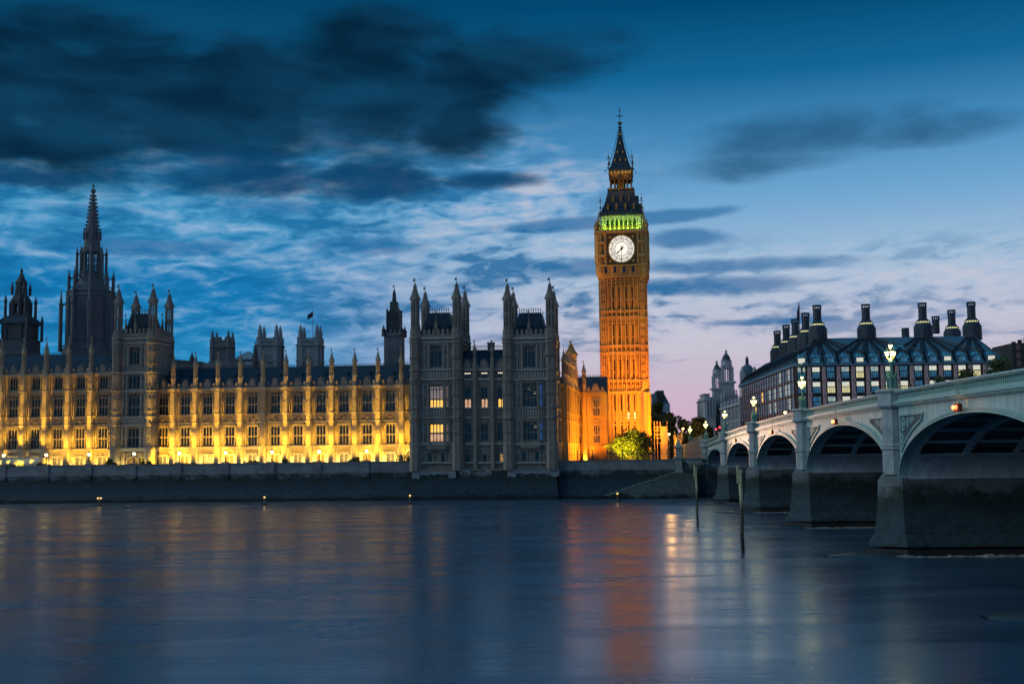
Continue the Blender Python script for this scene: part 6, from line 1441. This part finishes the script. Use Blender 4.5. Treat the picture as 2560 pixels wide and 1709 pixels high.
# scaffolded, orange-lit hoarding beside the clock tower
t = T('scaffold_hoarding', 'orange-lit scaffolding and plain hoarding at the foot of the clock tower', 'scaffolding', back(1648, 312, .1), 0, 0, 7); z = zat(1648, 312); gw_ = lambda n: wid(n - 1648, 312)
m = MB(); m.box(gw_(1648), gw_(1664), 0, 5, 7, z(1066)); t.put('hoarding', m, pmat('cream_hoarding', (.55, .44, .28), .8, (.62, .5, .33), .8))
m = MB()
for px in (1632, 1639, 1647, 1664):
    for v in (0, 2): m.tube((gw_(px), v - .3, 7), (gw_(px), v - .3, z(1052)), .07, 5)
for y in (1066, 1074, 1084, 1094, 1104):
    m.tube((gw_(1630), -.35, z(y)), (gw_(1650), -.35, z(y)), .07, 5); m.box(gw_(1631), gw_(1648), .1, 1.6, z(y) - .35, z(y) - .25)
t.put('poles', m, pmat('scaffold_tube', (.5, .42, .3), .5)); 
# gatehouse lodge
t = T('gate_lodge', 'small stone gate lodge with pointed pinnacles, lit orange, by the hoarding', 'lodge', back(1690, 300, .05), 0, 0, 7); z = zat(1690, 300); gw_ = lambda n: wid(n - 1690, 300)
m = MB(); m.box(gw_(1682), gw_(1700), 0, 4, 7, z(1096)); m.box(gw_(1681), gw_(1701), -.2, 4.2, z(1096), z(1094)); t.put('wall', m, STONE_T); m = MB(); m.loft([[(gw_(1681), -.2, z(1094)), (gw_(1701), -.2, z(1094)), (gw_(1701), 4.2, z(1094)), (gw_(1681), 4.2, z(1094))], [(gw_(1689), 1.8, z(1083)), (gw_(1694), 1.8, z(1083)), (gw_(1694), 2.2, z(1083)), (gw_(1689), 2.2, z(1083))]]); t.put('roof', m, STONE_T)
pm = pinnacle_mb(0, .7, 2.4, .25, 0, False).mesh('pinnacle', STONE_T)
for px in (1683, 1699): t.inst('pinnacle', pm, gw_(px), 0, z(1096))
# lattice scaffold by the bridge foot
t = T('scaffold_screen', 'pale scaffold lattice curving up to the end of the bridge', 'scaffolding', FW, 44, 258, 7); m = MB(); n = 16
pts_ = [P(1714 + 43 * i / n, 1140, 262 - 12 * i / n) for i in range(n + 1)]; tops = [P(1714 + 43 * i / n, 1118 - 32 * (i / n) ** .55, 262 - 12 * i / n).z for i in range(n + 1)]
for i, (p, zt_) in enumerate(zip(pts_, tops)):
    m.tube((p.x, p.y, 7), (p.x, p.y, zt_), .05, 4)
    if i < n:
        q = pts_[i + 1]; k = 0; zz_ = 7.3
        while zz_ < min(zt_, tops[i + 1]) - .3: m.tube((p.x, p.y, zz_), (q.x, q.y, zz_), .035, 4); m.tube((p.x, p.y, zz_), (q.x, q.y, zz_ + .55), .03, 4); zz_ += .55
        m.tube((p.x, p.y, zt_), (q.x, q.y, tops[i + 1]), .06, 4)
t.put('lattice', m, pmat('pale_steel_tube', (.5, .5, .42), .5))

# ------------------------------------------------------------------ trees and shrubs
LEAF = pmat('leaves', (.035, .055, .014), .6, (.095, .12, .030), 1.2, 0, fine=4.0); BARK = pmat('bark', (.05, .04, .03), .9, (.09, .075, .055), 2.0, .4)
LEAF2 = pmat('shrub_leaves', (.035, .055, .018), .6, (.09, .10, .035), 2.0, 0, fine=4.0)
def leafcloud(blobs, n, size, rnd):
    mb = MB(); tot = sum(b[3] ** 2 * b[4] for b in blobs)
    for (x, y, z, rr, rz_) in blobs:
        for _ in range(int(n * rr * rr * rz_ / tot) + 1):
            d = Vector((rnd.gauss(0, 1), rnd.gauss(0, 1), rnd.gauss(0, 1))).normalized(); k = rnd.random() ** .38
            if rnd.random() < .12: k *= 1.12
            c = Vector((x + d.x * rr * k, y + d.y * rr * k, z + d.z * rz_ * k)); a = Vector((rnd.gauss(0, 1), rnd.gauss(0, 1), rnd.gauss(0, 1) * .7)).normalized(); b = a.orthogonal().normalized(); s = size * (.6 + .8 * rnd.random())
            cc = a.cross(b); p = c + b * s; q = c - b * s; o = c + cc * s * .55; r_ = c - cc * s * .55 + a * s * .2
            mb.add([p, o, q, r_], [(0, 1, 2, 3)])
    return mb
def tree(name, label, px, D, ytop, half, z0, seed, n=5000, size=.32, blobs_n=16, trunk=2.0, cat='tree', mat=None, squash=.85, group=None, ypos=None):
    rnd = random.Random(seed); c = P(px, 1000, D); H = P(px, ytop, D).z - z0
    t = T(name, label, cat, FW, c.x, D, z0, group); bl = []; ch = H - trunk * .6
    for i in range(blobs_n):
        a = rnd.random() * 6.283; q = rnd.random() ** .6; zz_ = rnd.random(); prof = math.sin(math.pi * min(1, .22 + zz_ * .72)) ** .7
        r = half * (.16 + .2 * rnd.random()); bl.append((c.x + (half - r) * q * prof * math.cos(a), D + (half - r) * q * prof * math.sin(a), z0 + trunk * .6 + r * .6 + (ch - r * 1.5) * zz_, r, r * squash))
    bl.append((c.x, D, z0 + H - half * .34, half * .34, half * .32))
    for i in range(blobs_n // 3):
        a = rnd.random() * 6.283; e_ = rnd.uniform(-.1, 1.1); q = half * rnd.uniform(.92, 1.1); bl.append((c.x + q * math.cos(a) * math.cos(e_), D + q * math.sin(a) * math.cos(e_), z0 + H * .42 + (H * .6) * math.sin(e_) * rnd.uniform(.85, 1.02), half * rnd.uniform(.09, .17), half * rnd.uniform(.08, .14)))
    tm = MB(); tm.tube((c.x, D, z0), (c.x + .1, D, z0 + trunk + ch * .35), half * .06 + .05, 7, half * .035 + .03)
    for b in bl[::2]: tm.tube((c.x, D, z0 + trunk * .8), (b[0], b[1], b[2]), half * .028 + .02, 5, .03)
    t.put('trunk', tm, BARK); t.put('crown', leafcloud(bl, n, size, rnd), mat or LEAF); return t
tree('tree', 'rounded leafy tree lit yellow-green, in front of the clock tower', 1581, 272, 1069, 5.6, 7, 23, 9000, .26, 46, .8)
tree('tree', 'dark rounded tree behind the gate lodge under the pink sky', 1672, 340, 1030, 6.5, 7, 12, 5000, .42, 20, 1.0)
tree('tree', 'dark tree before the domed government building, behind the bridge lamps', 1742, 330, 1040, 6.6, 7, 13, 5000, .42, 20, 1.0)
tree('tree', 'tall dark tree against the side of the clock tower', 1643, 345, 1003, 4.2, 7, 14, 4000, .4, 18, 1.0)
tree('tree', 'small dark tree between two dark trees beyond the bridge end', 1706, 350, 1047, 4.5, 7, 15, 2600, .4, 14, 1.0)
tree('tree', 'thin-leaved tree rising behind the bridge parapet before the last office bays', 2420, 190, 918, 3.9, 7, 16, 3800, .2, 18, 2.5)
tree('tree', 'bushy tree beside the brick block behind the bridge parapet', 2512, 200, 884, 5.2, 7, 17, 5200, .22, 22, 2.5)
tree('tree', 'lowest tree behind the bridge parapet, barely clearing the coping', 2352, 185, 938, 2.6, 7, 18, 1800, .18, 12, 2.5)
for k, (px, w_, h_, d) in enumerate(((102, 1.0, 1.0, 'beside the awning end'), (271, 1.1, 1.9, 'feathery, between the arched doorway and a lit door'), (287, .8, 1.0, 'low, under the buttress by the arched doorway'), (356, 1.0, 1.6, 'spiky, close against the arched doorway'), (373, .9, 1.0, 'rounded, at the brightly lit buttress of the turreted tower'), (484, .9, .7, 'lowest, between two lit doorways of the long range'), (629, 1.8, .9, 'wide and ragged, in front of a lit doorway mid-range'), (716, 1.0, 1.1, 'dark and rounded, below the middle of the long range'), (885, 1.6, 1.3, 'big clipped dome, near the pavilion end of the long range'), (1013, 2.0, 2.6, 'tall and loose-leaved, hard against the pavilion'))):
    u = FWALL.uz(px, 1150, 3.5)[0]; c = FWALL.w(u, 3.5); t = T('shrub', 'terrace shrub, ' + d, 'shrub', FW, c.x, c.y, 6.55, 'shrubs along the terrace'); rnd = random.Random(40 + k)
    bl = [(c.x + rnd.uniform(-.6, .6) * w_, c.y + rnd.uniform(-.4, .4), 6.55 + .5 + (h_ + .4) * rnd.uniform(.3, .85), w_ * .5, .42 * h_ + .1) for _ in range(6)]
    t.put('foliage', leafcloud(bl, 520, .17, rnd), LEAF2); m = MB().sq(c.x, c.y, [(.45, 6.55), (.55, 7.25)]); m.tube((c.x, c.y, 7.2), (c.x, c.y, 6.55 + h_ + .4), .05, 5); t.put('planter', m, PARAPET)

# ------------------------------------------------------------------ terrace lamps, awning, river posts and buoys
GLOBE = emat('lamp_globe', (1.0, .78, .35), 9.0)
pst = MB().lathe(0, 0, [(.2, 0), (.2, .2), (.1, .3), (.07, 1.5), (.16, 1.6), (.1, 1.65)], 8).mesh('post', CAST)
cag = MB().lathe(0, 0, [(.22, 2.2), (.3, 2.24), (.16, 2.4), (.06, 2.52), (.03, 2.75)], 8).box(-.28, .28, -.02, .02, 1.66, 1.7).mesh('lantern_top', CAST)
gl_ = MB().lathe(0, 0, [(.12, 1.64), (.26, 1.8), (.3, 1.98), (.26, 2.14), (.2, 2.2)], 10).mesh('globe', GLOBE)
for k, (px, d) in enumerate(((7.4, 'before the awning'), (114, 'beside the end of the awning'), (221, 'midway between the awning and the arched doorway'), (334, 'in front of the arched doorway'), (447, 'nearest the turreted tower'), (562.6, 'second from the turreted tower'), (679, 'third from the turreted tower'), (797, 'second nearest the dark pavilion'), (916, 'nearest the dark pavilion'))):
    u = FWALL.uz(px, 1150, 0)[0]; q = FWALL.w(u, .25, wtop + .42); o = link('lamp_post', None, None, q); tag(o, 'lit globe lamp post on the terrace wall, ' + d, 'lamp post', 'lamp posts along the terrace wall')
    link('post', pst, o); g_ = link('globe', gl_, o); link('lantern_top', cag, o)
    lamp('POINT', (q.x, q.y - .05, q.z + 2.0), 2600, (1.0, .70, .20), size=.28, name='lamp_light')
ua_, ub_ = FWALL.uz(-30, 1150, 4)[0], FWALL.uz(100, 1150, 4)[0]
t = T('awning', 'striped barrel-roofed awning on the terrace at the far left, glazed below', 'awning', FWALL, (ua_ + ub_) / 2, 6, 6.55)
STR = bpy.data.materials.new('striped_canvas'); STR.use_nodes = True; nt = NT(STR.node_tree); b_ = STR.node_tree.nodes['Principled BSDF']; b_.inputs['Roughness'].default_value = .8
sp_n = nt.node('ShaderNodeSeparateXYZ'); nt.l.new(nt.node('ShaderNodeTexCoord').outputs['Object'], sp_n.inputs[0]); fs_ = nt.m('GREATER_THAN', nt.m('FRACT', nt.m('MULTIPLY', sp_n.outputs[0], 2.2)), .5); nt.l.new(nt.mix(fs_, (.62, .60, .52, 1), (.08, .16, .11, 1)), b_.inputs['Base Color'])
n = 10; va, vb = 3.2, 8.0; bays_ = [(ua_, ua_ + (ub_ - ua_) * .42), (ua_ + (ub_ - ua_) * .42, ua_ + (ub_ - ua_) * .74), (ua_ + (ub_ - ua_) * .74, ub_)]
prof = [((va + vb) / 2 - (vb - va) / 2 * math.cos(math.pi * i / n), 8.35 + 1.35 * math.sin(math.pi * i / n)) for i in range(n + 1)]
for k, (a, b) in enumerate(bays_):
    m = MB(); m.add([(x, v, z) for x in (a, b) for v, z in prof], [(i, i + 1, n + 2 + i, n + 1 + i) for i in range(n)]); m.add([(b, v, z) for v, z in prof], [tuple(range(n + 1))])
    t.put('canopy', m, STR if k < 2 else pmat('cream_canvas', (.6, .54, .42), .8))
    m = MB(); m.box(a + .06, b - .06, va + .1, va + .16, 6.6, 8.3); t.put('glazing', m, GLASS if k < 2 else bpy.data.materials['cream_canvas'])
    m = MB(); m.box(a - .05, a + .05, va, va + .12, 6.55, 8.4); m.box((a + b) / 2 - .03, (a + b) / 2 + .03, va + .04, va + .1, 6.6, 8.3); m.box(a, b, va - .02, va + .1, 8.3, 8.5); t.put('frame', m, pmat('white_frame', (.55, .52, .45), .6) if 'white_frame' not in bpy.data.materials else bpy.data.materials['white_frame'])
AMB = emat('amber_buoy_lamp', (1.0, .55, .12), 1.6)
for k, (px, py, d, two) in enumerate(((248, 1264, 'twin-lamped, on the water below the turreted tower', True), (661, 1262, 'small, on the water below the long range', False), (1025, 1258, 'on the water at the corner of the pavilion foot', False), (1544, 1253, 'bright-topped, on the orange reflection by the steps', False))):
    q = PZ(px, py, 0); o = link('buoy', None, None, (q.x, q.y, 0)); tag(o, 'amber-lit mooring buoy, ' + d, 'buoy', 'mooring buoys')
    m = MB().lathe(0, 0, [(.5, -.1), (.58, .05), (.56, .16), (.3, .2)], 14); link('float', m.mesh('float', pmat('buoy_rubber', (.015, .015, .016), .6) if 'buoy_rubber' not in bpy.data.materials else bpy.data.materials['buoy_rubber']), o)
    m = MB().lathe(0, 0, [(.13, .18), (.1, .9), (.2, 1.0), (.2, 1.25), (.1, 1.3)], 8); link('post', m.mesh('post', pmat('buoy_paint', (.25, .17, .06), .6) if 'buoy_paint' not in bpy.data.materials else bpy.data.materials['buoy_paint']), o)
    for x in ((-.28, .28) if two else (0,)):
        m = MB().ball((x, 0, 1.5), .2, 8, .8); link('lamp', m.mesh('lamp', AMB), o)
    if two: link('lamp_bar', MB().box(-.34, .34, -.05, .05, 1.26, 1.36).mesh('lamp_bar', CAST), o)
    lamp('POINT', (q.x, q.y - .1, 1.9), 6, (1, .6, .2), size=.1, name='buoy_light')
def post_mat():
    m = bpy.data.materials.new('mooring_timber'); m.use_nodes = True; t = NT(m.node_tree); b = m.node_tree.nodes['Principled BSDF']; b.inputs['Roughness'].default_value = .7
    g = t.node('ShaderNodeNewGeometry'); sp = t.node('ShaderNodeSeparateXYZ'); t.l.new(g.outputs['Position'], sp.inputs[0]); n_ = t.noise(g.outputs['Position'], 1.4, 5, .6); nf = t.noise(g.outputs['Position'], 5, 4, .6)
    dry = t.mix(t.smooth(nf, .35, .65), (.46, .43, .19, 1), (.72, .68, .36, 1)); h = t.m('ADD', sp.outputs[2], t.m('MULTIPLY', t.m('SUBTRACT', n_, .5), 1.8))
    c = t.mix(t.smooth(h, 3.3, 5.2), (.07, .065, .035, 1), dry); c = t.mix(t.smooth(h, 1.9, .9), c, (.012, .013, .012, 1)); t.l.new(c, b.inputs['Base Color']); return m
TIM = post_mat()
for k, (pb, pt, r, d) in enumerate((((1744, 1315), (1737, 1170), .14, 'farther, thinner'), ((1857, 1379), (1853, 1176), .17, 'nearer, thicker'))):
    q = PZ(*pb, 0); H = P(*pt, q.y).z; o = link('mooring_post', None, None, (q.x, q.y, 0)); tag(o, d + ' weathered timber mooring post standing in the river with a board at its top', 'post')
    m = MB(); rnd = random.Random(k); m.loft([[(r * (1 - .12 * i / 6) * math.cos(a * math.pi / 5) + .03 * math.sin(i * 2 + k), r * (1 - .12 * i / 6) * math.sin(a * math.pi / 5), -1 + (H + 1) * i / 6) for a in range(10)] for i in range(7)]); link('pile', m.mesh('pile', TIM), o)
    m = MB().box(-r - .14, -r + .02, -.12, .12, H - 1.1, H + .45).box(-r - .05, r * .9, -.1, .1, H - .05, H + .08); link('board', m.mesh('board', TIM), o)

# ------------------------------------------------------------------ street lights, signals and two pedestrians on the bridge
SODL = emat('sodium_lamp', (1.0, .55, .15), 12.0)
for k, (px, py, D_, zb_, d) in enumerate(((1672, 1085, 296, 7, 'between the orange hoarding and the gate lodge'), (1707, 1071, 320, 7, 'high up in front of the dark trees'), (1962, 1031, 236, 10.2, 'on the far side of the bridge road, by the office side'))):
    q = P(px, py, D_); o = link('street_light', None, None, (q.x, D_, zb_)); tag(o, 'street light glowing orange ' + d, 'street light', 'orange street lights'); h = q.z - zb_
    link('post', MB().tube((0, 0, 0), (0, 0, h), .08, 6, .05).tube((0, 0, h - .1), (0, -.35, h + .12), .04, 5).mesh('post', CAST), o); link('lamp_head', MB().ball((0, -.4, h + .02), .3, 8, .7).mesh('lamp_head', SODL), o)
    lamp('POINT', (q.x, D_ - .9, q.z - .3), 1800, (1, .5, .15), size=.3, name='street_glow')
REDL = emat('red_signal', (1.0, .03, .05), 4.0)
for k, (px, py, d) in enumerate(((1790, 1074, 'the lower of the red pair at the bridge end'), (1799, 1069, 'the upper of the red pair at the bridge end'))):
    q = P(px, py, 262 + 3 * k); o = link('traffic_light', None, None, (q.x, q.y, 8)); tag(o, 'traffic signal showing red, ' + d, 'traffic light', 'red traffic lights'); h = q.z - 8
    link('post', MB().tube((0, 0, 0), (0, 0, h - .4), .06, 6).mesh('post', CAST), o); link('housing', MB().box(-.18, .18, -.1, .12, h - .9, h + .3).mesh('housing', CAST), o)
    for z_ in (h + .12,): link('lens', MB().ring_y(0, z_, 0, .2, -.14, -.1, 12).mesh('lens', REDL), o)
    for z_ in (h - .28, h - .66): link('lens', MB().ring_y(0, z_, 0, .13, -.14, -.1, 12).mesh('lens', BLK), o)
def person(label, s, v, coat, legs, hair, turn, hunch=0.0):
    q = FB.w(s, v, ZP(s) - 1.215); root = link('person', None, None, q, turn); tag(root, label, 'person')
    def skin(name, pts, edges, mat, sub=1):
        me = bpy.data.meshes.new(name); me.from_pydata([p[:3] for p in pts], edges, []); o = link(name, me, root); me.materials.append(mat)
        md = o.modifiers.new('Skin', 'SKIN'); md.use_smooth_shade = True
        lay = me.skin_vertices[0].data
        for i, p in enumerate(pts): lay[i].radius = p[3] if isinstance(p[3], tuple) else (p[3], p[3])
        lay[0].use_root = True; ss = o.modifiers.new('Sub', 'SUBSURF'); ss.levels = ss.render_levels = sub; return o
    SK = pmat('skin', (.45, .28, .2), .6) if 'skin' not in bpy.data.materials else bpy.data.materials['skin']
    # body: pelvis, spine, neck, head; arms resting on the parapet; legs
    pts = [(0, 0, .95, (.17, .13)), (0, .02, 1.2, (.16, .12)), (0, .04, 1.4, (.2, .12)), (0, .05, 1.52, (.06, .06)), (0, .06, 1.58, (.055, .055)), (0, .08, 1.66, (.085, .1)), (0, .08, 1.75, (.08, .095)),
           (.2, .05, 1.42, .06), (.27, .14, 1.22, .05), (.2, .36, 1.2, .04), (.16, .45, 1.2, .03), (-.2, .05, 1.42, .06), (-.27, .14, 1.22, .05), (-.2, .36, 1.2, .04), (-.16, .45, 1.2, .03),
           (.1, 0, .85, .09), (.11, .02, .5, .065), (.11, -.02, .09, .045), (.12, .12, .04, .04), (-.1, 0, .85, .09), (-.11, .05, .5, .065), (-.11, .0, .09, .045), (-.12, .14, .04, .04)]
    ed = [(0, 1), (1, 2), (2, 3), (3, 4), (4, 5), (5, 6), (2, 7), (7, 8), (8, 9), (9, 10), (2, 11), (11, 12), (12, 13), (13, 14), (0, 15), (15, 16), (16, 17), (17, 18), (0, 19), (19, 20), (20, 21), (21, 22)]
    skin('body', pts, ed, SK, 2)
    cp = [(0, 0, .86, (.2, .16)), (0, .02, 1.2, (.185, .145)), (0, .045, 1.42, (.225, .14)), (0, .05, 1.5, (.1, .09)), (.21, .05, 1.43, .078), (.28, .14, 1.22, .066), (.21, .33, 1.2, .055), (-.21, .05, 1.43, .078), (-.28, .14, 1.22, .066), (-.21, .33, 1.2, .055)]
    skin('coat', cp, [(0, 1), (1, 2), (2, 3), (2, 4), (4, 5), (5, 6), (2, 7), (7, 8), (8, 9)], coat, 2)
    lp = [(0, 0, .9, (.18, .14)), (.1, 0, .84, .1), (.11, .02, .5, .078), (.11, -.02, .12, .06), (-.1, 0, .84, .1), (-.11, .05, .5, .078), (-.11, .0, .12, .06)]
    skin('trousers', lp, [(0, 1), (1, 2), (2, 3), (0, 4), (4, 5), (5, 6)], legs, 1)
    h = MB().ball((0, .06, 1.73), .118, 10, 1.0); h.v = [(x, y - (.02 if z < 1.72 else 0), max(z, 1.66 + (y - .02) * .5)) for x, y, z in h.v]; link('hair', h.mesh('hair', hair, smooth=True), root)
    f_ = MB().ball((0, .175, 1.675), .018, 6).ball((.035, .165, 1.70), .012, 6).ball((-.035, .165, 1.70), .012, 6).box(-.025, .025, .165, .175, 1.635, 1.643).ball((.1, .08, 1.68), .025, 6).ball((-.1, .08, 1.68), .025, 6); link('face', f_.mesh('face', SK), root)
WHT = pmat('white_coat', (.6, .56, .48), .8, (.7, .66, .58), 2.0); BRN = pmat('brown_jacket', (.16, .10, .05), .8, (.22, .14, .08), 2.0); DNM = pmat('dark_trousers', (.03, .035, .05), .8); HR = pmat('dark_hair', (.02, .015, .01), .6); HR2 = pmat('pale_hood', (.62, .58, .5), .8)
person('pedestrian in a white hooded coat leaning on the bridge parapet by the nearest lamp', 143.6, .95, WHT, DNM, HR2, FB.phi + math.pi)
person('bare-headed pedestrian in a brown jacket leaning on the bridge parapet', 143.95, 1.7, BRN, DNM, HR, FB.phi + math.pi)

# ------------------------------------------------------------------ floodlights (they stand on the terrace and the green)
YEL, ORG = (1.0, .57, .035), (1.0, .275, .002)
def wlamp(fr, u, v, z, au, av, az, e, col, size=.35, spot=80, blend=.8): return lamp('SPOT', tuple(fr.w(u, v, z)), e, col, tuple(fr.w(au, av, az)), size, spot, blend)
AWN = FWALL.uz(104, 1150, 4)[0]
def pier_lights(p, v_face, k=1.0, dist=6.2):
    for zc__, half, e in ((13.0, 9.6, 15500), (17.8, 6.6, 39000), (23.4, 5.4, 36000)):
        lamp('SPOT', tuple(FWALL.w(p, v_face - dist, 7.2)), e * k, YEL, tuple(FWALL.w(p, v_face, zc__)), .12, half * 2, 1.0)
for p in pr + pl[4:]: pier_lights(p, FV - 1.25 - (.6 if p in pl else 0), 1.0, 6.2 if p > AWN else 7.6)
for q, (a, b) in enumerate(list(zip(pr, pr[1:])) + list(zip(pl[3:], pl[4:])) + [(pr[0] - st, pr[0]), (pl[-1], pl[-1] + s0), (pr[-1], pr[-1] + st)]):
    m_ = (a + b) / 2; vv = FV - 6.2 if m_ > AWN else 1.5; e = random.uniform(.8, 1.2)
    wlamp(FWALL, m_, vv, 7.2, m_, FV, 11.4, 9800 * e if m_ > AWN else 14000, YEL, .3, 58, .55)
    wlamp(FWALL, m_, vv, 7.2, m_, FV, 19.5, 1300 * e, (1.0, .60, .20), .3, 64, 1.0)
    for k in (-1, 1): wlamp(FWALL, m_ + k * 1.6, FV - 1.2, 6.8, m_ + k * 1.55, FV, 9.2, 1300 * random.uniform(.75, 1.25), (1.0, .82, .30), .08, 92, .35)
pier_lights(a1 - .5, v0 - 1.2, .75, 4.8); lamp('SPOT', tuple(FWALL.w(a1 - .5, v0 - 6.0, 7.2)), 36000, YEL, tuple(FWALL.w(a1 - .5, v0 - 1, 29)), .12, 7, .8)
pier_lights(a0 + .5, v0 - 1.2, .3, 4.8)
for k in (-2.6, 2.6): wlamp(FWALL, (a0 + a1) / 2 + k, v0 - 1.6, 6.7, (a0 + a1) / 2 + k * .9, v0, 8.6, 900, (1.0, .76, .2), .12, 120, .6)
# orange lighting of the north front and its return
for u in (6, 14, 22): wlamp(FN, u, -10, 7.2, u + 1, 0, 15, 26000, (1, .40, .015), .4, 110, .8)
wlamp(FC, FC.uz(1464, 1100)[0], -2.0, 7.2, FC.uz(1464, 1100)[0], 0, 11, 2600, (1, .5, .07), .2, 80, .8)
for u in (1.0, 4.5): wlamp(FC, u, -11, 7.2, u, 0, 15, 17000, ORG, .4, 70, 1.0)
# clock tower
for x in (-13, 13): wlamp(FT, x, -19, 7.4, x * .3, -6, 20, 175000, ORG, .4, 68, 1.0)
wlamp(FT, 0, -34, 7.6, 0, -6, 36, 62000, ORG, .5, 36, 1.0)
wlamp(FT, 16, -6, 7.4, 6, 0, 30, 5000, ORG, .4, 80, 1.0)
wlamp(FT, -17, -26, 27, -5, -6.5, 64, 42000, (1, .38, .008), .4, 26, 1.0)
wlamp(FT, -2, -34, 24, 0, -6.5, 64, 2500, (1, .45, .04), .4, 26, 1.0)
for yy, ax in ((-6.55, 0), (6.4, 1)):
    pq = FT.w(0, yy, zb0 + .4) if ax == 0 else FT.w(yy, 0, zb0 + .4); aq = FT.w(0, -5.2, zb1 - 1.2) if ax == 0 else FT.w(5.2, 0, zb1 - 1.2)
    o = lamp('AREA', tuple(pq), 620 if ax == 0 else 200, (.50, 1.0, .03), tuple(aq), 9.0); o.data.size_y = .5
for x in (-3.4, -1.1, 1.1, 3.4): lamp('POINT', tuple(FT.w(x, -4.55, zb0 + 1.0)), 22, (.03, 1.0, .10), size=.35)
for x in (-2.4, 0, 2.4): lamp('POINT', tuple(FT.w(x, -4.0, zr[3] + .6)), 70, (1, .55, .1), size=.15)
for x in (-1, 1): wlamp(FT, x * 1.5, -4.6, zr[4] - 2.4, x * 1.5, -3.3, zr[4] - .3, 160, (1, .6, .1), .15, 90, .8)
# tree and hoarding
q = P(1522, 1140, 263); lamp('SPOT', (q.x, 263, 7.3), 62000, (1.0, .64, .03), tuple(P(1566, 1108, 271)), .3, 62, 1.0)
q = P(1655, 1130, 300); lamp('SPOT', (q.x - 1, 300, 7.4), 5200, ORG, tuple(P(1658, 1100, 312)), .3, 80, 1.0)

# sodium wash from the corner of the green on to the far arches
_q = FB.w(58, 0, 10) - FWALL.o
wlamp(FWALL, 13, .9, 9.6, _q.dot(FWALL.eu), _q.dot(FWALL.ev), 10, 110000, (1, .60, .40), .4, 34, 1.0)
